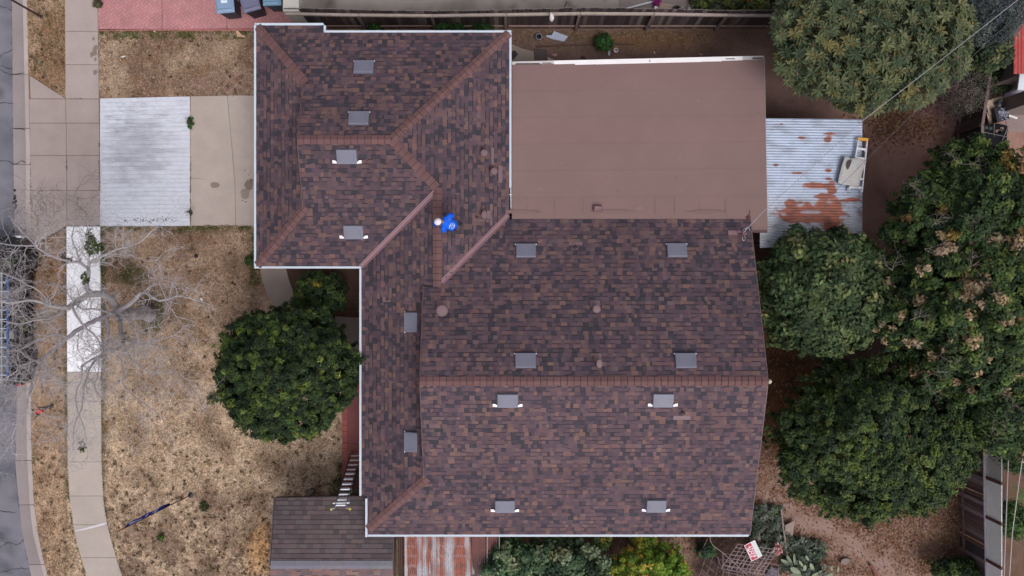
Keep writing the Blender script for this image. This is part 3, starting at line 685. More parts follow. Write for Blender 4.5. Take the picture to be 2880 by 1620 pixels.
# vents ---------------------------------------------------------------------------------------------
def slope_mat(plane, up, x, y):
    g = plane(up[0], up[1]) - plane(0, 0); v = Vector((up[0], up[1], g)).normalized(); u = Vector((up[1], -up[0], 0)); n = u.cross(v)
    if n.z < 0: u = -u; n = u.cross(v)
    m = Matrix((u, v, n)).transposed().to_4x4(); m.translation = Vector((x, y, plane(x, y))) - WLOC['house']; return m
cv_ = S(110, 112, 127)
def hood_mesh(wide):
    b = MB(); W, L, h = .325, .235, .11; e = .03
    # base flange
    b.box(-W - .02, W + .02, -L + .03, L + .02, .012, .016, S(84, 70, 76))
    # hood body: walls up to a top with softened shoulders; the low (open) side is at -v
    t = [(-W + .035, -L + .01), (W - .035, -L + .01), (W - .02, L - .02), (-W + .02, L - .02)]
    o = [(-W, -L), (W, -L), (W, L), (-W, L)]
    zt = h
    n = len(b.v); b.v += [(x, y, .02 if y > 0 else .06) for x, y in o] + [(x * .985, y * .98, zt - .012 if y > 0 else zt - .012) for x, y in o] + [(x, y, zt) for x, y in t]
    for i in range(4):
        j = (i + 1) % 4
        b.f.append((n + i, n + j, n + 4 + j, n + 4 + i)); b.c.append(mul(cv_, .97)); b.f.append((n + 4 + i, n + 4 + j, n + 8 + j, n + 8 + i)); b.c.append(mul(cv_, 1.0))
    b.f.append((n + 8, n + 9, n + 10, n + 11)); b.c.append(cv_)
    b.f.append((n + 3, n + 2, n + 1, n)); b.c.append(S(40, 40, 44))
    for s in (-1, 1):  # pressed panels
        xa, xb = sorted((s * .20, s * .27)); b.box(xa, xb, -.13, .08, zt, zt + .003, mul(cv_, .93))
    return b
def tab_mesh(wide, s):
    b = MB(); W, L = .325, .235
    if wide:
        q = [(s * (W - .03), -L + .015), (s * (W + .14), -L + .03), (s * (W + .14), -L + .125), (s * (W + .06), -L + .12), (s * (W - .01), -L + .06)]
    else:
        q = [(s * (W - .01), -L + .0), (s * (W + .028), -L + .0), (s * (W + .028), -L + .035), (s * (W - .01), -L + .035)]
    if s < 0: q = q[::-1]
    b.prism(q, .062, .068, S(248, 249, 250) if wide else S(225, 228, 232))
    return b
hm = {}
def vent(px, py, plane, up, wide, z):
    x, y, _ = P(px, py, z)
    if wide not in hm:
        v = hood_mesh(wide).build('attic_vent', m_vent, house, world=False)
        hm[wide] = (v, [tab_mesh(wide, s).build('side_tab', m_paint, v, world=False) for s in (-1, 1)])
    else:
        v0, ts = hm[wide]; v = v0.copy(); COL.objects.link(v); v.parent = house
        for t0 in ts: t = t0.copy(); COL.objects.link(t); t.parent = v
    v.matrix_local = slope_mat(plane, up, x, y)
    v['label'] = 'grey hooded attic vent with bright white side tabs' if wide else 'grey hooded attic vent with tiny white corners'
F = 1.118
for (dx, dy, pl, up, wide, z) in ((912, 165, PN, (0, -1), 0, 3.3), (901, 297, PN, (0, -1), 0, 3.8), (871, 392, PS, (0, 1), 1, 3.85), (887, 582, PS, (0, 1), 1, 3.15),
    (1323, 632, PNm, (0, -1), 0, 3.0), (1702, 631, PNm, (0, -1), 0, 3.0), (1322, 908, PNm, (0, -1), 0, 4.2), (1724, 908, PNm, (0, -1), 0, 4.2),
    (1277, 1007, PSm, (0, 1), 1, 4.3), (1669, 1006, PSm, (0, 1), 1, 4.3), (1270, 1274, PSm, (0, 1), 1, 3.1), (1652, 1273, PSm, (0, 1), 1, 3.1),
    (1037, 810, PWm, (1, 0), 0, 3.0), (1037, 1109, PWm, (1, 0), 0, 3.0)):
    vent(dx * F, dy * F, pl, up, wide, z + .1)
vc = S(114, 93, 96)
def capvent(px, py, plane, up, r, z, flange, oval=1.0, ang=0, name='flue_cap', h=.28):
    """flange: (x0,x1,y0,y1) in photo px relative to the cap centre"""
    zc = z + h; x, y, _ = P(px, py, zc); zr = plane(x, y)
    b = MB(); b.lathe(x, y, [(r * .6, zr - .05), (r * .6, zr + h - .06)], 16, mul(vc, .6), 1, oval)
    b.lathe(x, y, [(r * .94, zr + h - .07), (r, zr + h - .06), (r, zr + h - .015), (r * .93, zr + h), (r * .80, zr + h + .002), (r * .78, zr + h - .004), (r * .2, zr + h + .002)], 20, [vc, mul(vc, 1.05), mul(vc, 1.05), mul(vc, .8), mul(vc, .8), mul(vc, 1.06)], 1, oval)
    o = b.build(name, m_paint, house)
    b = MB()
    for f in (flange if isinstance(flange[0], tuple) else (flange,)):
        x0, y0, _ = P(px + f[0], py + f[2], z); x1, y1, _ = P(px + f[1], py + f[3], z)
        b.prism([(x0, y0), (x1, y0), (x1, y1), (x0, y1)], lambda a, c: plane(a, c) + .014, lambda a, c: plane(a, c) + .019, mul(vc, .98))
    b.build('flashing', m_paint, o)
capvent(1218 * F, 384 * F, PE, (-1, 0), .12, 3.0, (20, 27, -16, 34)); capvent(1243 * F, 430 * F, PE, (-1, 0), .12, 2.9, (12, 23, -16, 32))
capvent(1218 * F, 540 * F, PE, (-1, 0), .10, 3.0, ((8, 22, -12, 10), (17, 22, -18, 28), (-22, 2, 14, 18)), 1.45); capvent(1113 * F, 781 * F, PNm, (0, -1), .19, 3.6, (-14, 22, -28, -6), h=.3)
capvent(1500 * F, 777 * F, PNm, (0, -1), .13, 3.6, (-18, 9, -24, -4), h=.3); capvent(1507 * F, 914 * F, PNm, (0, -1), .10, 4.2, (-14, 6, -28, -6), 1.45, h=.25)
def pipe(px, py, plane, flange, z, h=.22, r=.035):
    x, y, _ = P(px, py, z + h); zr = plane(x, y); b = MB()
    b.lathe(x, y, [(r + .045, zr), (r + .02, zr + .06), (r, zr + .09), (r, zr + h), (r * .75, zr + h), (r * .72, zr + .02)], 14, [mul(vc, .8), mul(vc, .8), mul(vc, .85), mul(vc, .9), S(12, 10, 10)], 1)
    b.lathe(x, y, [(r * .74, zr + h - .04), (r * .1, zr + h - .04)], 10, S(8, 8, 8))
    o = b.build('vent_pipe', m_paint, house); b = MB()
    x0, y0, _ = P(px + flange[0], py + flange[2], z); x1, y1, _ = P(px + flange[1], py + flange[3], z)
    b.prism([(x0, y0), (x1, y0), (x1, y1), (x0, y1)], lambda a, c: plane(a, c) + .014, lambda a, c: plane(a, c) + .019, vc); b.build('flashing', m_paint, o)
pipe(720 + 1312 / 3.578, 810 + 118 / 3.578, PWm, (-13, 10, -9, 7), 3.1); pipe(1440 + 650 / 3.578, 405 + 1042 / 3.578, PNm, (-21, 16, -16, -6), 3.0); pipe(1440 + 1738 / 3.578, 810 + 1268 / 3.578, PSm, (-30, 18, 6, 18), 4.2)
pipe(720 + 2223 / 3.578, 405 + 738 / 3.578, PE, (-8, 6, 3, 8), 3.1, .15, .025)
b = MB(); x, y, z = P(1680, 586, 2.75); z = FZ(x, y)
b.box(x - .16, x + .16, y - .12, y + .12, z + .006, z + .03, S(96, 70, 72)); b.hexa([(x - .13, y - .10, z + .03), (x + .13, y - .10, z + .03), (x + .13, y + .10, z + .03), (x - .13, y + .10, z + .03), (x - .11, y - .03, z + .2), (x + .11, y - .03, z + .2), (x + .11, y + .05, z + .2), (x - .11, y + .05, z + .2)], S(128, 100, 104))
b.build('roof_jack', m_paint, house)
# service mast with cable loops
b = MB(); x, y, _ = P(2090, 655, 3.2); zr = PNm(x, y)
fx0, fy0, _ = P(2049, 648, 2.95); fx1, fy1, _ = P(2084, 661, 2.95)
b.prism([(fx0, fy0), (fx1, fy0), (fx1, fy1), (fx0, fy1)], lambda a, c: PNm(a, c) + .014, lambda a, c: PNm(a, c) + .019, S(138, 108, 112))
b.tube([(x - .05, y - .02, zr), (x - .05, y - .02, zr + .55)], .03, 8, S(110, 70, 74)); b.lathe(x - .05, y - .02, [(.05, zr + .5), (.06, zr + .56), (.02, zr + .6)], 10, S(110, 74, 78))
mast = b.build('service_mast', m_paint, house)
b = MB()
for k, (cx, cy, rr, c) in enumerate(((.10, .06, .10, S(206, 198, 198)), (.0, .05, .07, S(190, 180, 180)), (.04, -.18, .12, S(60, 56, 60)), (-.02, -.16, .1, S(196, 188, 188)))):
    pts = [(x + cx + rr * .6 * math.cos(t * .52 + k), y + cy + rr * 1.1 * math.sin(t * .52 + k), zr + .50 - .02 * t) for t in range(10)]
    b.tube(pts, .007, 5, c)
b.build('cable_loop', m_plastic, mast)
# ================================================================ OTHER BUILDINGS
R = random.Random(31)
# small old-shingled shed roof at the bottom left: ridge at photo y 1590
shed = empty('shed', (*P(930, 1600, 0)[:2], 0), 'low outbuilding with worn grey-brown shingle roof and grey ridge strip', 'outbuilding')
sh_r = P(0, 1590, 2.75)[1]; sh_e = P(0, 1400, 2.3)[1]; sl = .45 / (sh_e - sh_r)
SA = lambda x, y: 2.75 - sl * (y - sh_r)
SB = lambda x, y: 2.75 + sl * (y - sh_r)
xl0 = P(773, 0, 2.3)[0]; xl1 = P(765, 0, 2.7)[0]; xr = -3.98
PALs = ([S(92, 80, 82), S(84, 74, 76), S(98, 84, 84), S(78, 70, 72), S(94, 86, 88)], [30, 25, 20, 15, 10])
_h = house; house = shed
A = [[(xl0, sh_e), (-4.95, sh_e + .06), (-4.6, P(0, 1500, 2.4)[1] + .2), (xr, P(0, 1500, 2.4)[1] - .0), (xr, sh_r), (xl0 - .02, sh_r)]]
A = [[(xl0, sh_r), (-4.9, sh_r), (-4.9, sh_e + .05), (xl0, sh_e)], [(-4.9, sh_r), (xr, sh_r), (xr, -7.6), (-4.9, -7.6)]]
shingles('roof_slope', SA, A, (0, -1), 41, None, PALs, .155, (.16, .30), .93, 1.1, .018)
PALb = ([S(112, 92, 94), S(122, 96, 92), S(100, 88, 92), S(128, 104, 98)], [30, 25, 25, 20])  # lighter palette puts the sky light on this slope into its colour
shingles('roof_slope', SB, [[(xl0 - .02, sh_r - 2.4), (xr, sh_r - 2.4), (xr, sh_r), (xl0 - .02, sh_r)]], (0, 1), 42, 'redder shingles below the grey ridge strip, coloured lighter as the sky-lit slope', PALb, .15, (.12, .34), 1.0, .1)
b = MB()
for i in range(5):
    xa = xl0 + (xr - xl0) * i / 5; xb = xl0 + (xr - xl0) * (i + 1) / 5; c = jc(S(116, 114, 122), R, .03)
    b.face([(xa, sh_r - .005, 2.765), (xb - .004, sh_r - .005, 2.768), (xb - .004, sh_r + .15, SA(0, sh_r + .15) + .022), (xa, sh_r + .15, SA(0, sh_r + .15) + .022)], c)
    b.face([(xa, sh_r - .12, SB(0, sh_r - .12) + .022), (xb - .004, sh_r - .12, SB(0, sh_r - .12) + .022), (xb - .004, sh_r - .005, 2.768), (xa, sh_r - .005, 2.765)], mul(c, 1.05))
b.build('ridge_strip', m_shing, shed)
b = MB(); b.bar((xl0 - .03, sh_e, 2.27), (xl0 - .03, sh_r, 2.72), .03, .12, S(96, 90, 92)); b.bar((xl0 + .02, sh_e + .3 - .3, 2.25), (-5.0, sh_e + .06, 2.25), .03, .12, S(60, 52, 50)); b.build('fascia', m_wood, shed)
b = MB(); b.box(xl0 + .35, xr - .3, sh_r - 2.2, -7.95, 0, 2.25, S(120, 104, 92)); b.build('wall', m_stucco, shed)
house = _h
# corrugated sheets ---------------------------------------------------------------------------------
def corrugated(name, x0, x1, y0, y1, zf, pitch, amp, along, cf, mat, parent, fine=6, coarse=.07):
    """waves run along 'x' or 'y'"""
    if along == 'x': ys_ = np.arange(y0, y1 + 1e-6, pitch / fine); xs_ = np.linspace(x0, x1, max(2, int((x1 - x0) / coarse)))
    else: xs_ = np.arange(x0, x1 + 1e-6, pitch / fine); ys_ = np.linspace(y0, y1, max(2, int((y1 - y0) / coarse)))
    wv = (lambda x, y: math.sin(2 * math.pi * y / pitch)) if along == 'x' else (lambda x, y: math.sin(2 * math.pi * x / pitch))
    return grid_obj(name, list(xs_), list(ys_), lambda x, y: zf(x, y) + amp * wv(x, y), lambda x, y: cf(x, y), mat, parent)
lean = empty('corrugated_shelter', (*P(2300, 480, 0)[:2], 0), 'open shelter with pale galvanised corrugated roof rusted at the bottom', 'shelter')
LZ = lambda x, y: 2.30 - .05 * (x - 8.5)
def px_of(x, y, z): return (1440 + x * K * H / (H - z), 810 - y * K * H / (H - z))
def galv(x, y):
    sx, sy = px_of(x, y, 2.2); n = fbm(x * .35, y, 3.2, 3); n2 = fbm(x * .5, y, 7, 6)
    c = mix(S(168, 182, 202), S(146, 156, 172), sm(-.2, .7, n)); low = sm(500, 640, sy)
    c = mix(c, S(160, 160, 164), .7 * low); c = mix(c, S(100, 92, 90), .55 * sm(.25, .6, n2) * (.25 + .75 * low))
    r = 0
    for cx, cy, rx, ry in ((2250, 600, 62, 26), (2330, 592, 42, 36), (2340, 628, 22, 34), (2222, 580, 14, 22), (2300, 522, 42, 8), (2322, 552, 26, 10), (2285, 518, 16, 5), (2345, 300, 1, 1), (2305, 613, 55, 13), (2398, 562, 30, 5), (2340, 530, 14, 18), (2225, 650, 6, 10),
                           (2328, 392, 10, 8), (2330, 480, 8, 5), (2330, 503, 8, 4), (2238, 487, 20, 3), (2255, 388, 10, 3), (2178, 466, 9, 4), (2336, 376, 18, 3), (2195, 350, 5, 3)):
        d = math.hypot((sx - cx) / rx, (sy - cy) / ry); r = max(r, 1 - sm(.9, 1.25, d + .5 * fbm(x * .6, y, 5, 11)))
    hole = (sx - 2280) ** 2 / 900 + (sy - 597) ** 2 / 25 < 1.0
    if hole: r *= .3
    c = mix(c, mix(S(150, 82, 58), S(122, 74, 56), sm(-.3, .4, n2)), .95 * r)
    if 2385 < sx < 2430 and 540 < sy < 610: c = mix(c, S(110, 84, 78), .5 * sm(-.1, .4, n2))
    return c
corrugated('roof', 8.42, 11.98, P(0, 697, 2.2)[1], 5.78, LZ, .092, .008, 'x', galv, m_galv, lean, 6, .045)
wc = S(96, 76, 64)
for x, y in ((11.8, 5.6), (11.8, 1.6), (8.75, 1.6), (8.75, 5.6)): b = MB(); b.box(x - .045, x + .045, y - .045, y + .045, 0, LZ(x, y) - .12, wc); b.build('post', m_wood, lean)
for x in (8.75, 10.3, 11.8): b = MB(); b.box(x - .03, x + .03, 1.5, 5.7, LZ(x, 0) - .12, LZ(x, 0) - .014, wc); b.build('rafter', m_wood, lean)
aw = empty('rusty_awning', (*P(1250, 1580, 0)[:2], 0), 'rust streaked corrugated awning below the white gutter', 'awning')
def rust(x, y):
    sx, sy = px_of(x, y, 2.2); n = fbm(x * 3.2, y * .45, 1.6, 5); n2 = fbm(x, y * .5, 9, 2); n3 = fbm(x, y, 14, 9)
    c = mix(S(148, 86, 68), S(114, 74, 64), sm(-.3, .4, n2 + .3 * n))
    g = .8 * sm(.25, .6, n + .25 * n2)
    for cx, wd in ((1196, 7), (1222, 7), (1264, 13), (1233, 3), (1315, 6), (1142, 4), (1180, 5)):
        g = max(g, (1 - sm(wd * .3, wd * 1.5, abs(sx - cx) + 7 * nz(x * 2, y, 1.8, cx))) * (.35 + .65 * sm(-.3, .25, nz(x, y, 1.6, cx) + .4 * n3)))
    dots = (abs(((sy - 1530) % 28) - 6) < 3) and (math.sin(2 * math.pi * x / .068) > .2)
    if dots and nz(x, y, 1.2, 31) > -.1: g = max(g, .45)
    c = mix(c, mix(S(172, 170, 172), S(150, 152, 162), sm(-.2, .4, n3)), g); return mix(c, S(84, 66, 62), .5 * sm(.25, .6, n3) * (1 - g))
corrugated('roof', P(1136, 0, 2.25)[0], P(1325, 0, 2.25)[0], P(0, 1690, 2.2)[1], -7.9, lambda x, y: 2.25 + .04 * (y + 8), .068, .008, 'y', rust, m_galv, aw, 6, .03)
corrugated('side_sheet', -3.9, P(1136, 0, 2.2)[0] - .005, P(0, 1690, 2.2)[1], -7.9, lambda x, y: 2.17 + .04 * (y + 8) + .2 * min(0, (x + 3.6)), .068, .009, 'y', lambda x, y: mix(S(78, 56, 50), S(62, 46, 44), sm(-.3, .4, fbm(x, y * .3, 4))), m_galv, aw, 6, .08)  # side sheet: its shadow is painted in as a dark tone
corrugated('lower_sheet', P(1327, 0, 2.1)[0], P(1401, 0, 2.1)[0], P(0, 1690, 2.1)[1], -7.9, lambda x, y: 2.12 + .04 * (y + 8) - .25 * (x + 1.28), .068, .009, 'y', lambda x, y: mix(S(112, 74, 70), mix(S(84, 64, 62), S(158, 150, 150), sm(.2, .5, fbm(x * 3, y, 2, 8))), sm(-8.9, -9.6, y)), m_galv, aw, 6, .05)
for sx in (1139, 1141.5): X = P(sx, 0, 2.27)[0]; b = MB(); b.bar((X, -10, 2.18), (X, -7.95, 2.268), .018, .02, S(196, 196, 200)); b.build('batten', m_wood, aw)
for sx in (1369, 1403): X = P(sx, 0, 2.2)[0]; b = MB(); b.bar((X, -10.2, 1.98), (X + .02, -7.9, 2.12), .03, .05, S(150, 146, 146)); b.build('batten', m_wood, aw)
for q in ((-3.7, -9.8), (-3.7, -8.3), (-.6, -9.8)): b = MB(); b.box(q[0] - .05, q[0] + .05, q[1] - .05, q[1] + .05, 0, 1.95, wc); b.build('post', m_wood, aw)

# ================================================================ FENCES
FC = [S(66, 54, 54), S(58, 50, 52), S(74, 62, 60), S(52, 44, 46), S(84, 74, 74), S(62, 56, 60)]
fen = empty('wooden_fence', (4.5, 9.56, 0), 'long weathered board fence with pale rails running along the top', 'fence')
R = random.Random(44); x = -7.93; bay = []
zt = 1.77; rails = MB(); low = MB(); posts_x = []
bm = MB(); lastp = x; nb = 0
while x < 16.8:
    wd = .152; c = jc(R.choice(FC), R, .12); h = zt + R.uniform(-.035, .03) + .03 * math.sin(x * .7); y0 = 9.60 + R.uniform(-.004, .006)
    if R.random() < .14: c = jc(S(104, 96, 94), R, .08)
    yy = y0 + .055 + .04 * math.sin(x * .5)
    x1 = x + wd - .006
    # dog-eared board leaning a touch outward at the top
    q = [(x, 0), (x1, 0), (x1, h - .03), (x1 - .03, h), (x + .03, h), (x, h - .03)]
    n = len(bm.v); bm.v += [(a, y0 + (yy - y0) * z / zt, z) for a, z in q] + [(a, y0 + .02 + (yy - y0) * z / zt, z) for a, z in q]
    k = 6; bm.f.append(tuple(n + i for i in range(k))); bm.c.append(c); bm.f.append(tuple(n + k + i for i in range(k))[::-1]); bm.c.append(c)
    for i in range(k):
        j = (i + 1) % k; top = q[i][1] > 1 and q[j][1] > 1
        bm.f.append((n + i, n + k + i, n + k + j, n + j)); bm.c.append(S(120, 112, 110) if top else c)
    x += wd; nb += 1
    if x - lastp > 2.44 or x >= 16.8:
        bm.build('board_panel', m_wood, fen); bm = MB(); 
        t = jc(S(162, 150, 142), R, .06)
        dy = .04 * math.sin(x * .5); dy0 = .04 * math.sin(lastp * .5)
        r_ = MB(); r_.hexa([(lastp, 9.535 + dy0, 1.43), (x - .02, 9.535 + dy, 1.43), (x - .02, 9.62 + dy, 1.43), (lastp, 9.62 + dy0, 1.43), (lastp, 9.535 + dy0, 1.53), (x - .02, 9.535 + dy, 1.53), (x - .02, 9.62 + dy, 1.535), (lastp, 9.62 + dy0, 1.535)], t); r_.build('rail', m_wood, fen)
        r_ = MB(); r_.box(lastp + .05, x - .07, 9.545, 9.592, .30, .39, jc(S(134, 114, 106), R, .07)); r_.build('rail', m_wood, fen)
        r_ = MB(); r_.box(x - .10, x - .01, 9.50 , 9.59, 0, 1.49, jc(S(110, 98, 94), R, .08)); r_.build('post', m_wood, fen); lastp = x
b = MB(); a = P(795, 3, 1.75); b.hexa([(a[0] - .0, 9.62, 0), (a[0] + .55, 9.62, 0), (a[0] + .55, 9.78, 0), (a[0], 9.78, 0)] + [(a[0], 9.62, 1.72), (a[0] + .55, 9.62, 1.72), (a[0] + .55, 10.3, 1.72), (a[0], 10.3, 1.72)], S(176, 174, 166))
b.bar((a[0] - .02, 9.60, .02), (a[0] - .02, 10.3, 1.76), .03, .04, S(206, 208, 206))
tag(b.build('gate_pillar', m_stucco), 'whitewashed masonry pier at the left end of the top fence', 'pier')
# east fence
ef = empty('wooden_fence', (16.5, 5, 0), 'dark board fence with pale cap rail on the right of the back yard', 'fence')
def fence_run(parent, pts, h, z0=0, boards=FC, railc=S(128, 112, 106), wid=.15, low=True):
    for (xa, ya), (xb, yb) in zip(pts, pts[1:]):
        d = Vector((xb - xa, yb - ya)); L = d.length; d.normalize(); nn = Vector((-d.y, d.x)); 
        n = int(L / wid); b = MB()
        for i in range(n):
            c = jc(R.choice(boards), R, .14); p = Vector((xa, ya)) + d * (i * wid); q = p + d * (wid - .006); hh = h + R.uniform(-.03, .03)
            b.hexa([(p.x, p.y, z0), (q.x, q.y, z0), (q.x + nn.x * .02, q.y + nn.y * .02, z0), (p.x + nn.x * .02, p.y + nn.y * .02, z0), (p.x, p.y, hh), (q.x, q.y, hh), (q.x + nn.x * .02, q.y + nn.y * .02, hh), (p.x + nn.x * .02, p.y + nn.y * .02, hh)], c)
        b.build('board_panel', m_wood, parent)
        b = MB(); b.bar((xa + nn.x * .03, ya + nn.y * .03, h + .03), (xb + nn.x * .03, yb + nn.y * .03, h + .03), .10, .04, jc(railc, R, .06)); b.build('rail', m_wood, parent)
        if low: b = MB(); b.bar((xa - nn.x * .03, ya - nn.y * .03, .3), (xb - nn.x * .03, yb - nn.y * .03, .3), .045, .09, jc(S(110, 88, 80), R, .08)); b.build('rail', m_wood, parent)
        b = MB(); b.box(xb - .05, xb + .05, yb - .05, yb + .05, 0, h, jc(S(96, 76, 70), R, .1)); b.build('post', m_wood, parent)
fence_run(ef, [(16.80, 9.4), (16.74, 8.18), (16.53, 6.76), (16.36, 5.68), (16.40, 3.6), (16.44, 1.2)], 1.6, railc=S(122, 106, 104))
sf = empty('wooden_fence', (16.5, -6, 0), 'board fence with pale sheet panels above it at the bottom right', 'fence')
fence_run(sf, [(16.47, -.2), (16.5, -2.6), (16.5, -5.0), (16.52, -7.35), (16.56, -9.1), (16.6, -11.2)], 1.5, boards=[S(86, 72, 75), S(72, 60, 66), S(100, 84, 84), S(124, 114, 118), S(64, 54, 58)], railc=S(190, 182, 190))
for k, (ya, yb) in enumerate(((-5.05, -6.58), (-6.68, -7.95), (-8.05, -9.45), (-9.55, -10.9))):
    b = MB(); c = [S(178, 184, 184), S(232, 240, 242), S(222, 232, 234), S(240, 242, 248)][k]
    b.bar((16.60, ya, 1.96), (16.60, yb, 1.96), .02, .80, c); o = b.build('sheet_panel', m_plastic, sf); b = MB(); b.bar((16.58, ya + .05, 1.5), (16.58, ya + .05, 2.38), .05, .1, S(98, 66, 66)); b.build('post', m_wood, sf)
# ================================================================ WIRES, POLE
def wire(name, pts, r, col, label, sag=0, n=24):
    b = MB(); out = []
    for a, c in zip(pts, pts[1:]):
        a = Vector(a); c = Vector(c)
        for i in range(n): t = i / n; q = a.lerp(c, t); q.z -= sag * 4 * t * (1 - t); out.append(q)
    out.append(Vector(pts[-1])); b.tube(out, r, 6, col); return tag(b.build(name, m_plastic), label, 'overhead wire', 'overhead wires')
wire('overhead_wire', [P(2090, 655, 4.0), P(2150, 592, 4.4), P(2430, 336, 5.6), P(2600, 205, 6.2), P(2862, 0, 7.4), P(2920, -44, 7.6)], .010, S(150, 150, 156), 'thicker pale service cable from the roof mast to the top right corner', .0)
wire('overhead_wire', [P(2090, 655, 3.9), P(2275, 612, 4.6), P(2436, 450, 5.2), P(2640, 250, 6), P(2770, 125, 6.6), P(2900, 10, 7.2)], .006, S(92, 88, 92), 'thin dark cable crossing above the dented white panel')
wire('overhead_wire', [P(2836, 1180, 2.6), P(2836, 1290, 2.6), P(2829, 1480, 2.6), P(2823, 1640, 2.6)], .016, S(170, 166, 172), 'straight pale wire beside the sheet panels at the bottom right')
wire('overhead_wire', [P(2885, 1230, 3), P(2868, 1340, 3), P(2847, 1500, 3), P(2838, 1640, 3)], .014, S(186, 180, 180), 'slightly curved pale wire closest to the right edge at the bottom')
pl = empty('sign_pole', (*P(117, 48, 0)[:2], 0), 'thin dark pole standing in the verge at the top left', 'pole')
b = MB(); a = P(117, 48, 0); b.tube([(a[0], a[1], 0), (a[0], a[1], 2.6)], .038, 8, S(58, 44, 48)); b.build('shaft', m_paint, pl)
b = MB(); b.lathe(a[0], a[1], [(.07, 0), (.07, .03), (.04, .05)], 10, S(84, 60, 56)); b.build('base', m_paint, pl)
# ================================================================ WHEELIE BINS
def bin_(px, py, ang, body, lid, label, sq=None):
    x, y, _ = P(px, py, 1.1); e = empty('wheelie_bin', (x, y, 0), label, 'wheelie bin', 'wheelie bins on the pink paving'); e.rotation_euler = (0, 0, ang)
    b = MB(); b.hexa([(-.23, -.27, .06), (.23, -.27, .06), (.23, .22, .06), (-.23, .22, .06), (-.29, -.36, 1.02), (.29, -.36, 1.02), (.29, .33, 1.02), (-.29, .33, 1.02)], body); b.build('body', m_plastic, e, world=False)
    b = MB(); b.box(-.325, .325, -.42, .38, 1.02, 1.06, lid); b.hexa([(-.31, -.39, 1.06), (.31, -.39, 1.06), (.31, .36, 1.06), (-.31, .36, 1.06), (-.26, -.32, 1.10), (.26, -.32, 1.10), (.26, .29, 1.10), (-.26, .29, 1.10)], mul(lid, 1.06))
    b.box(-.24, .24, -.30, -.27, 1.1005, 1.104, mul(lid, .7)); l = b.build('lid', m_plastic, e, world=False)
    if sq: b = MB(); b.box(-.11, .11, -.08, .13, 1.1045, 1.107, sq); b.box(-.07, .07, .0, .02, 1.1072, 1.108, S(150, 190, 200)); b.build('sticker', m_paint, l, world=False)
    for s in (-1, 1):
        b = MB(); b.tube([(s * .23, .28, .11), (s * .28, .28, .11)], .11, 14, S(24, 24, 26)); b.build('wheel', m_plastic, e, world=False)
    b = MB(); b.tube([(-.2, .44, 1.0), (.2, .44, 1.0)], .018, 8, body); b.build('handle', m_plastic, e, world=False)
bin_(630, 2, .10, S(30, 44, 60), S(122, 146, 172), 'pale blue lidded wheelie bin with a white square sticker', S(214, 228, 236))
bin_(700, -2, .27, S(28, 34, 48), S(102, 104, 128), 'grey-purple lidded wheelie bin in the middle of the three')
bin_(763, -19, .04, S(30, 62, 72), S(104, 138, 162), 'blue-green wheelie bin next to the white pier')
# ================================================================ LADDERS
lad = empty('extension_ladder', (-5.75, -6.0, 0), 'aluminium extension ladder leaning over the shed roof beside the eave', 'ladder')
A0 = Vector((*P(1003, 1272, .1)[:2], .06)); B0 = Vector((*P(958, 1428, 3.3)[:2], 3.3)); dL = (B0 - A0); LL = dL.length; dU = dL / LL
sd_ = Vector((1, .0, 0)); sd_ = (sd_ - dU * sd_.dot(dU)).normalized(); nL = dU.cross(sd_).normalized()
if nL.z < 0: nL = -nL
for s in (-1, 1):
    b = MB(); b.bar(A0 + sd_ * s * .205, A0 + dU * LL * .74 + sd_ * s * .205, .028, .07, S(54, 54, 60), up=nL); b.build('rail', m_galv, lad)
    b = MB(); b.bar(A0 + dU * LL * .36 + sd_ * s * .175 + nL * .06, B0 + sd_ * s * .175 + nL * .06, .024, .06, S(84, 88, 94), up=nL); b.build('rail', m_galv, lad)
for i in range(11):
    p = A0 + dU * (.25 + i * .305); 
    if i < 8: b = MB(); b.bar(p - sd_ * .205, p + sd_ * .205, .05, .03, S(226, 230, 236), up=nL); b.build('rung', m_paint, lad)
    if i > 3: b = MB(); q = p + dU * .06 + nL * .06; b.bar(q - sd_ * .19, q + sd_ * .19, .075, .03, S(230, 234, 240), up=nL); b.build('rung', m_paint, lad)
for s in (-1, 1):
    b = MB(); b.bar(A0 + sd_ * s * .2 - dU * .02, A0 + sd_ * s * .2 + dU * .09, .05, .1, S(196, 120, 50), up=nL); b.build('foot', m_plastic, lad)
    b = MB(); q = B0 + sd_ * s * .2; b.tube([q - dU * .1 + sd_ * -s * .04, q + dU * .02, q + dU * .06 + sd_ * s * .09], .02, 6, S(150, 152, 158)); b.lathe(q.x + s * .1, q.y - .04, [(.045, q.z - .04), (.05, q.z), (.03, q.z + .05)], 8, S(190, 180, 60)); b.build('end_cap', m_plastic, lad)
b = MB(); q = B0 - dU * .14 + nL * .09; b.bar(q - sd_ * .27, q + sd_ * .27, .05, .03, S(238, 240, 244), up=nL); b.build('stabiliser', m_paint, lad)
# step ladder on the shelter roof
sl_ = empty('stepladder', (*P(2420, 460, 2.2)[:2], 2.16), 'white stepladder with yellow top lying on the corrugated roof', 'stepladder')
def Q(sx, sy, z): return Vector(P(sx, sy, z))
lz = 2.24
rl = [(Q(2415, 388, lz + .05), Q(2404, 443, lz + .05)), (Q(2439, 390, lz + .05), Q(2424, 540, lz + .05))]
b = MB(); b.bar(rl[0][0], Q(2389, 535, lz + .05), .035, .06, S(214, 216, 220)); b.build('rail', m_paint, sl_)
b = MB(); b.bar(*rl[1], .035, .06, S(214, 216, 220)); b.build('rail', m_paint, sl_)
b = MB(); b.bar(Q(2410, 400, lz - .03), Q(2382, 538, lz - .03), .03, .04, S(168, 176, 186)); b.build('rear_rail', m_paint, sl_)
b = MB(); b.bar(Q(2436, 400, lz - .03), Q(2420, 545, lz - .03), .03, .04, S(168, 176, 186)); b.build('rear_rail', m_paint, sl_)
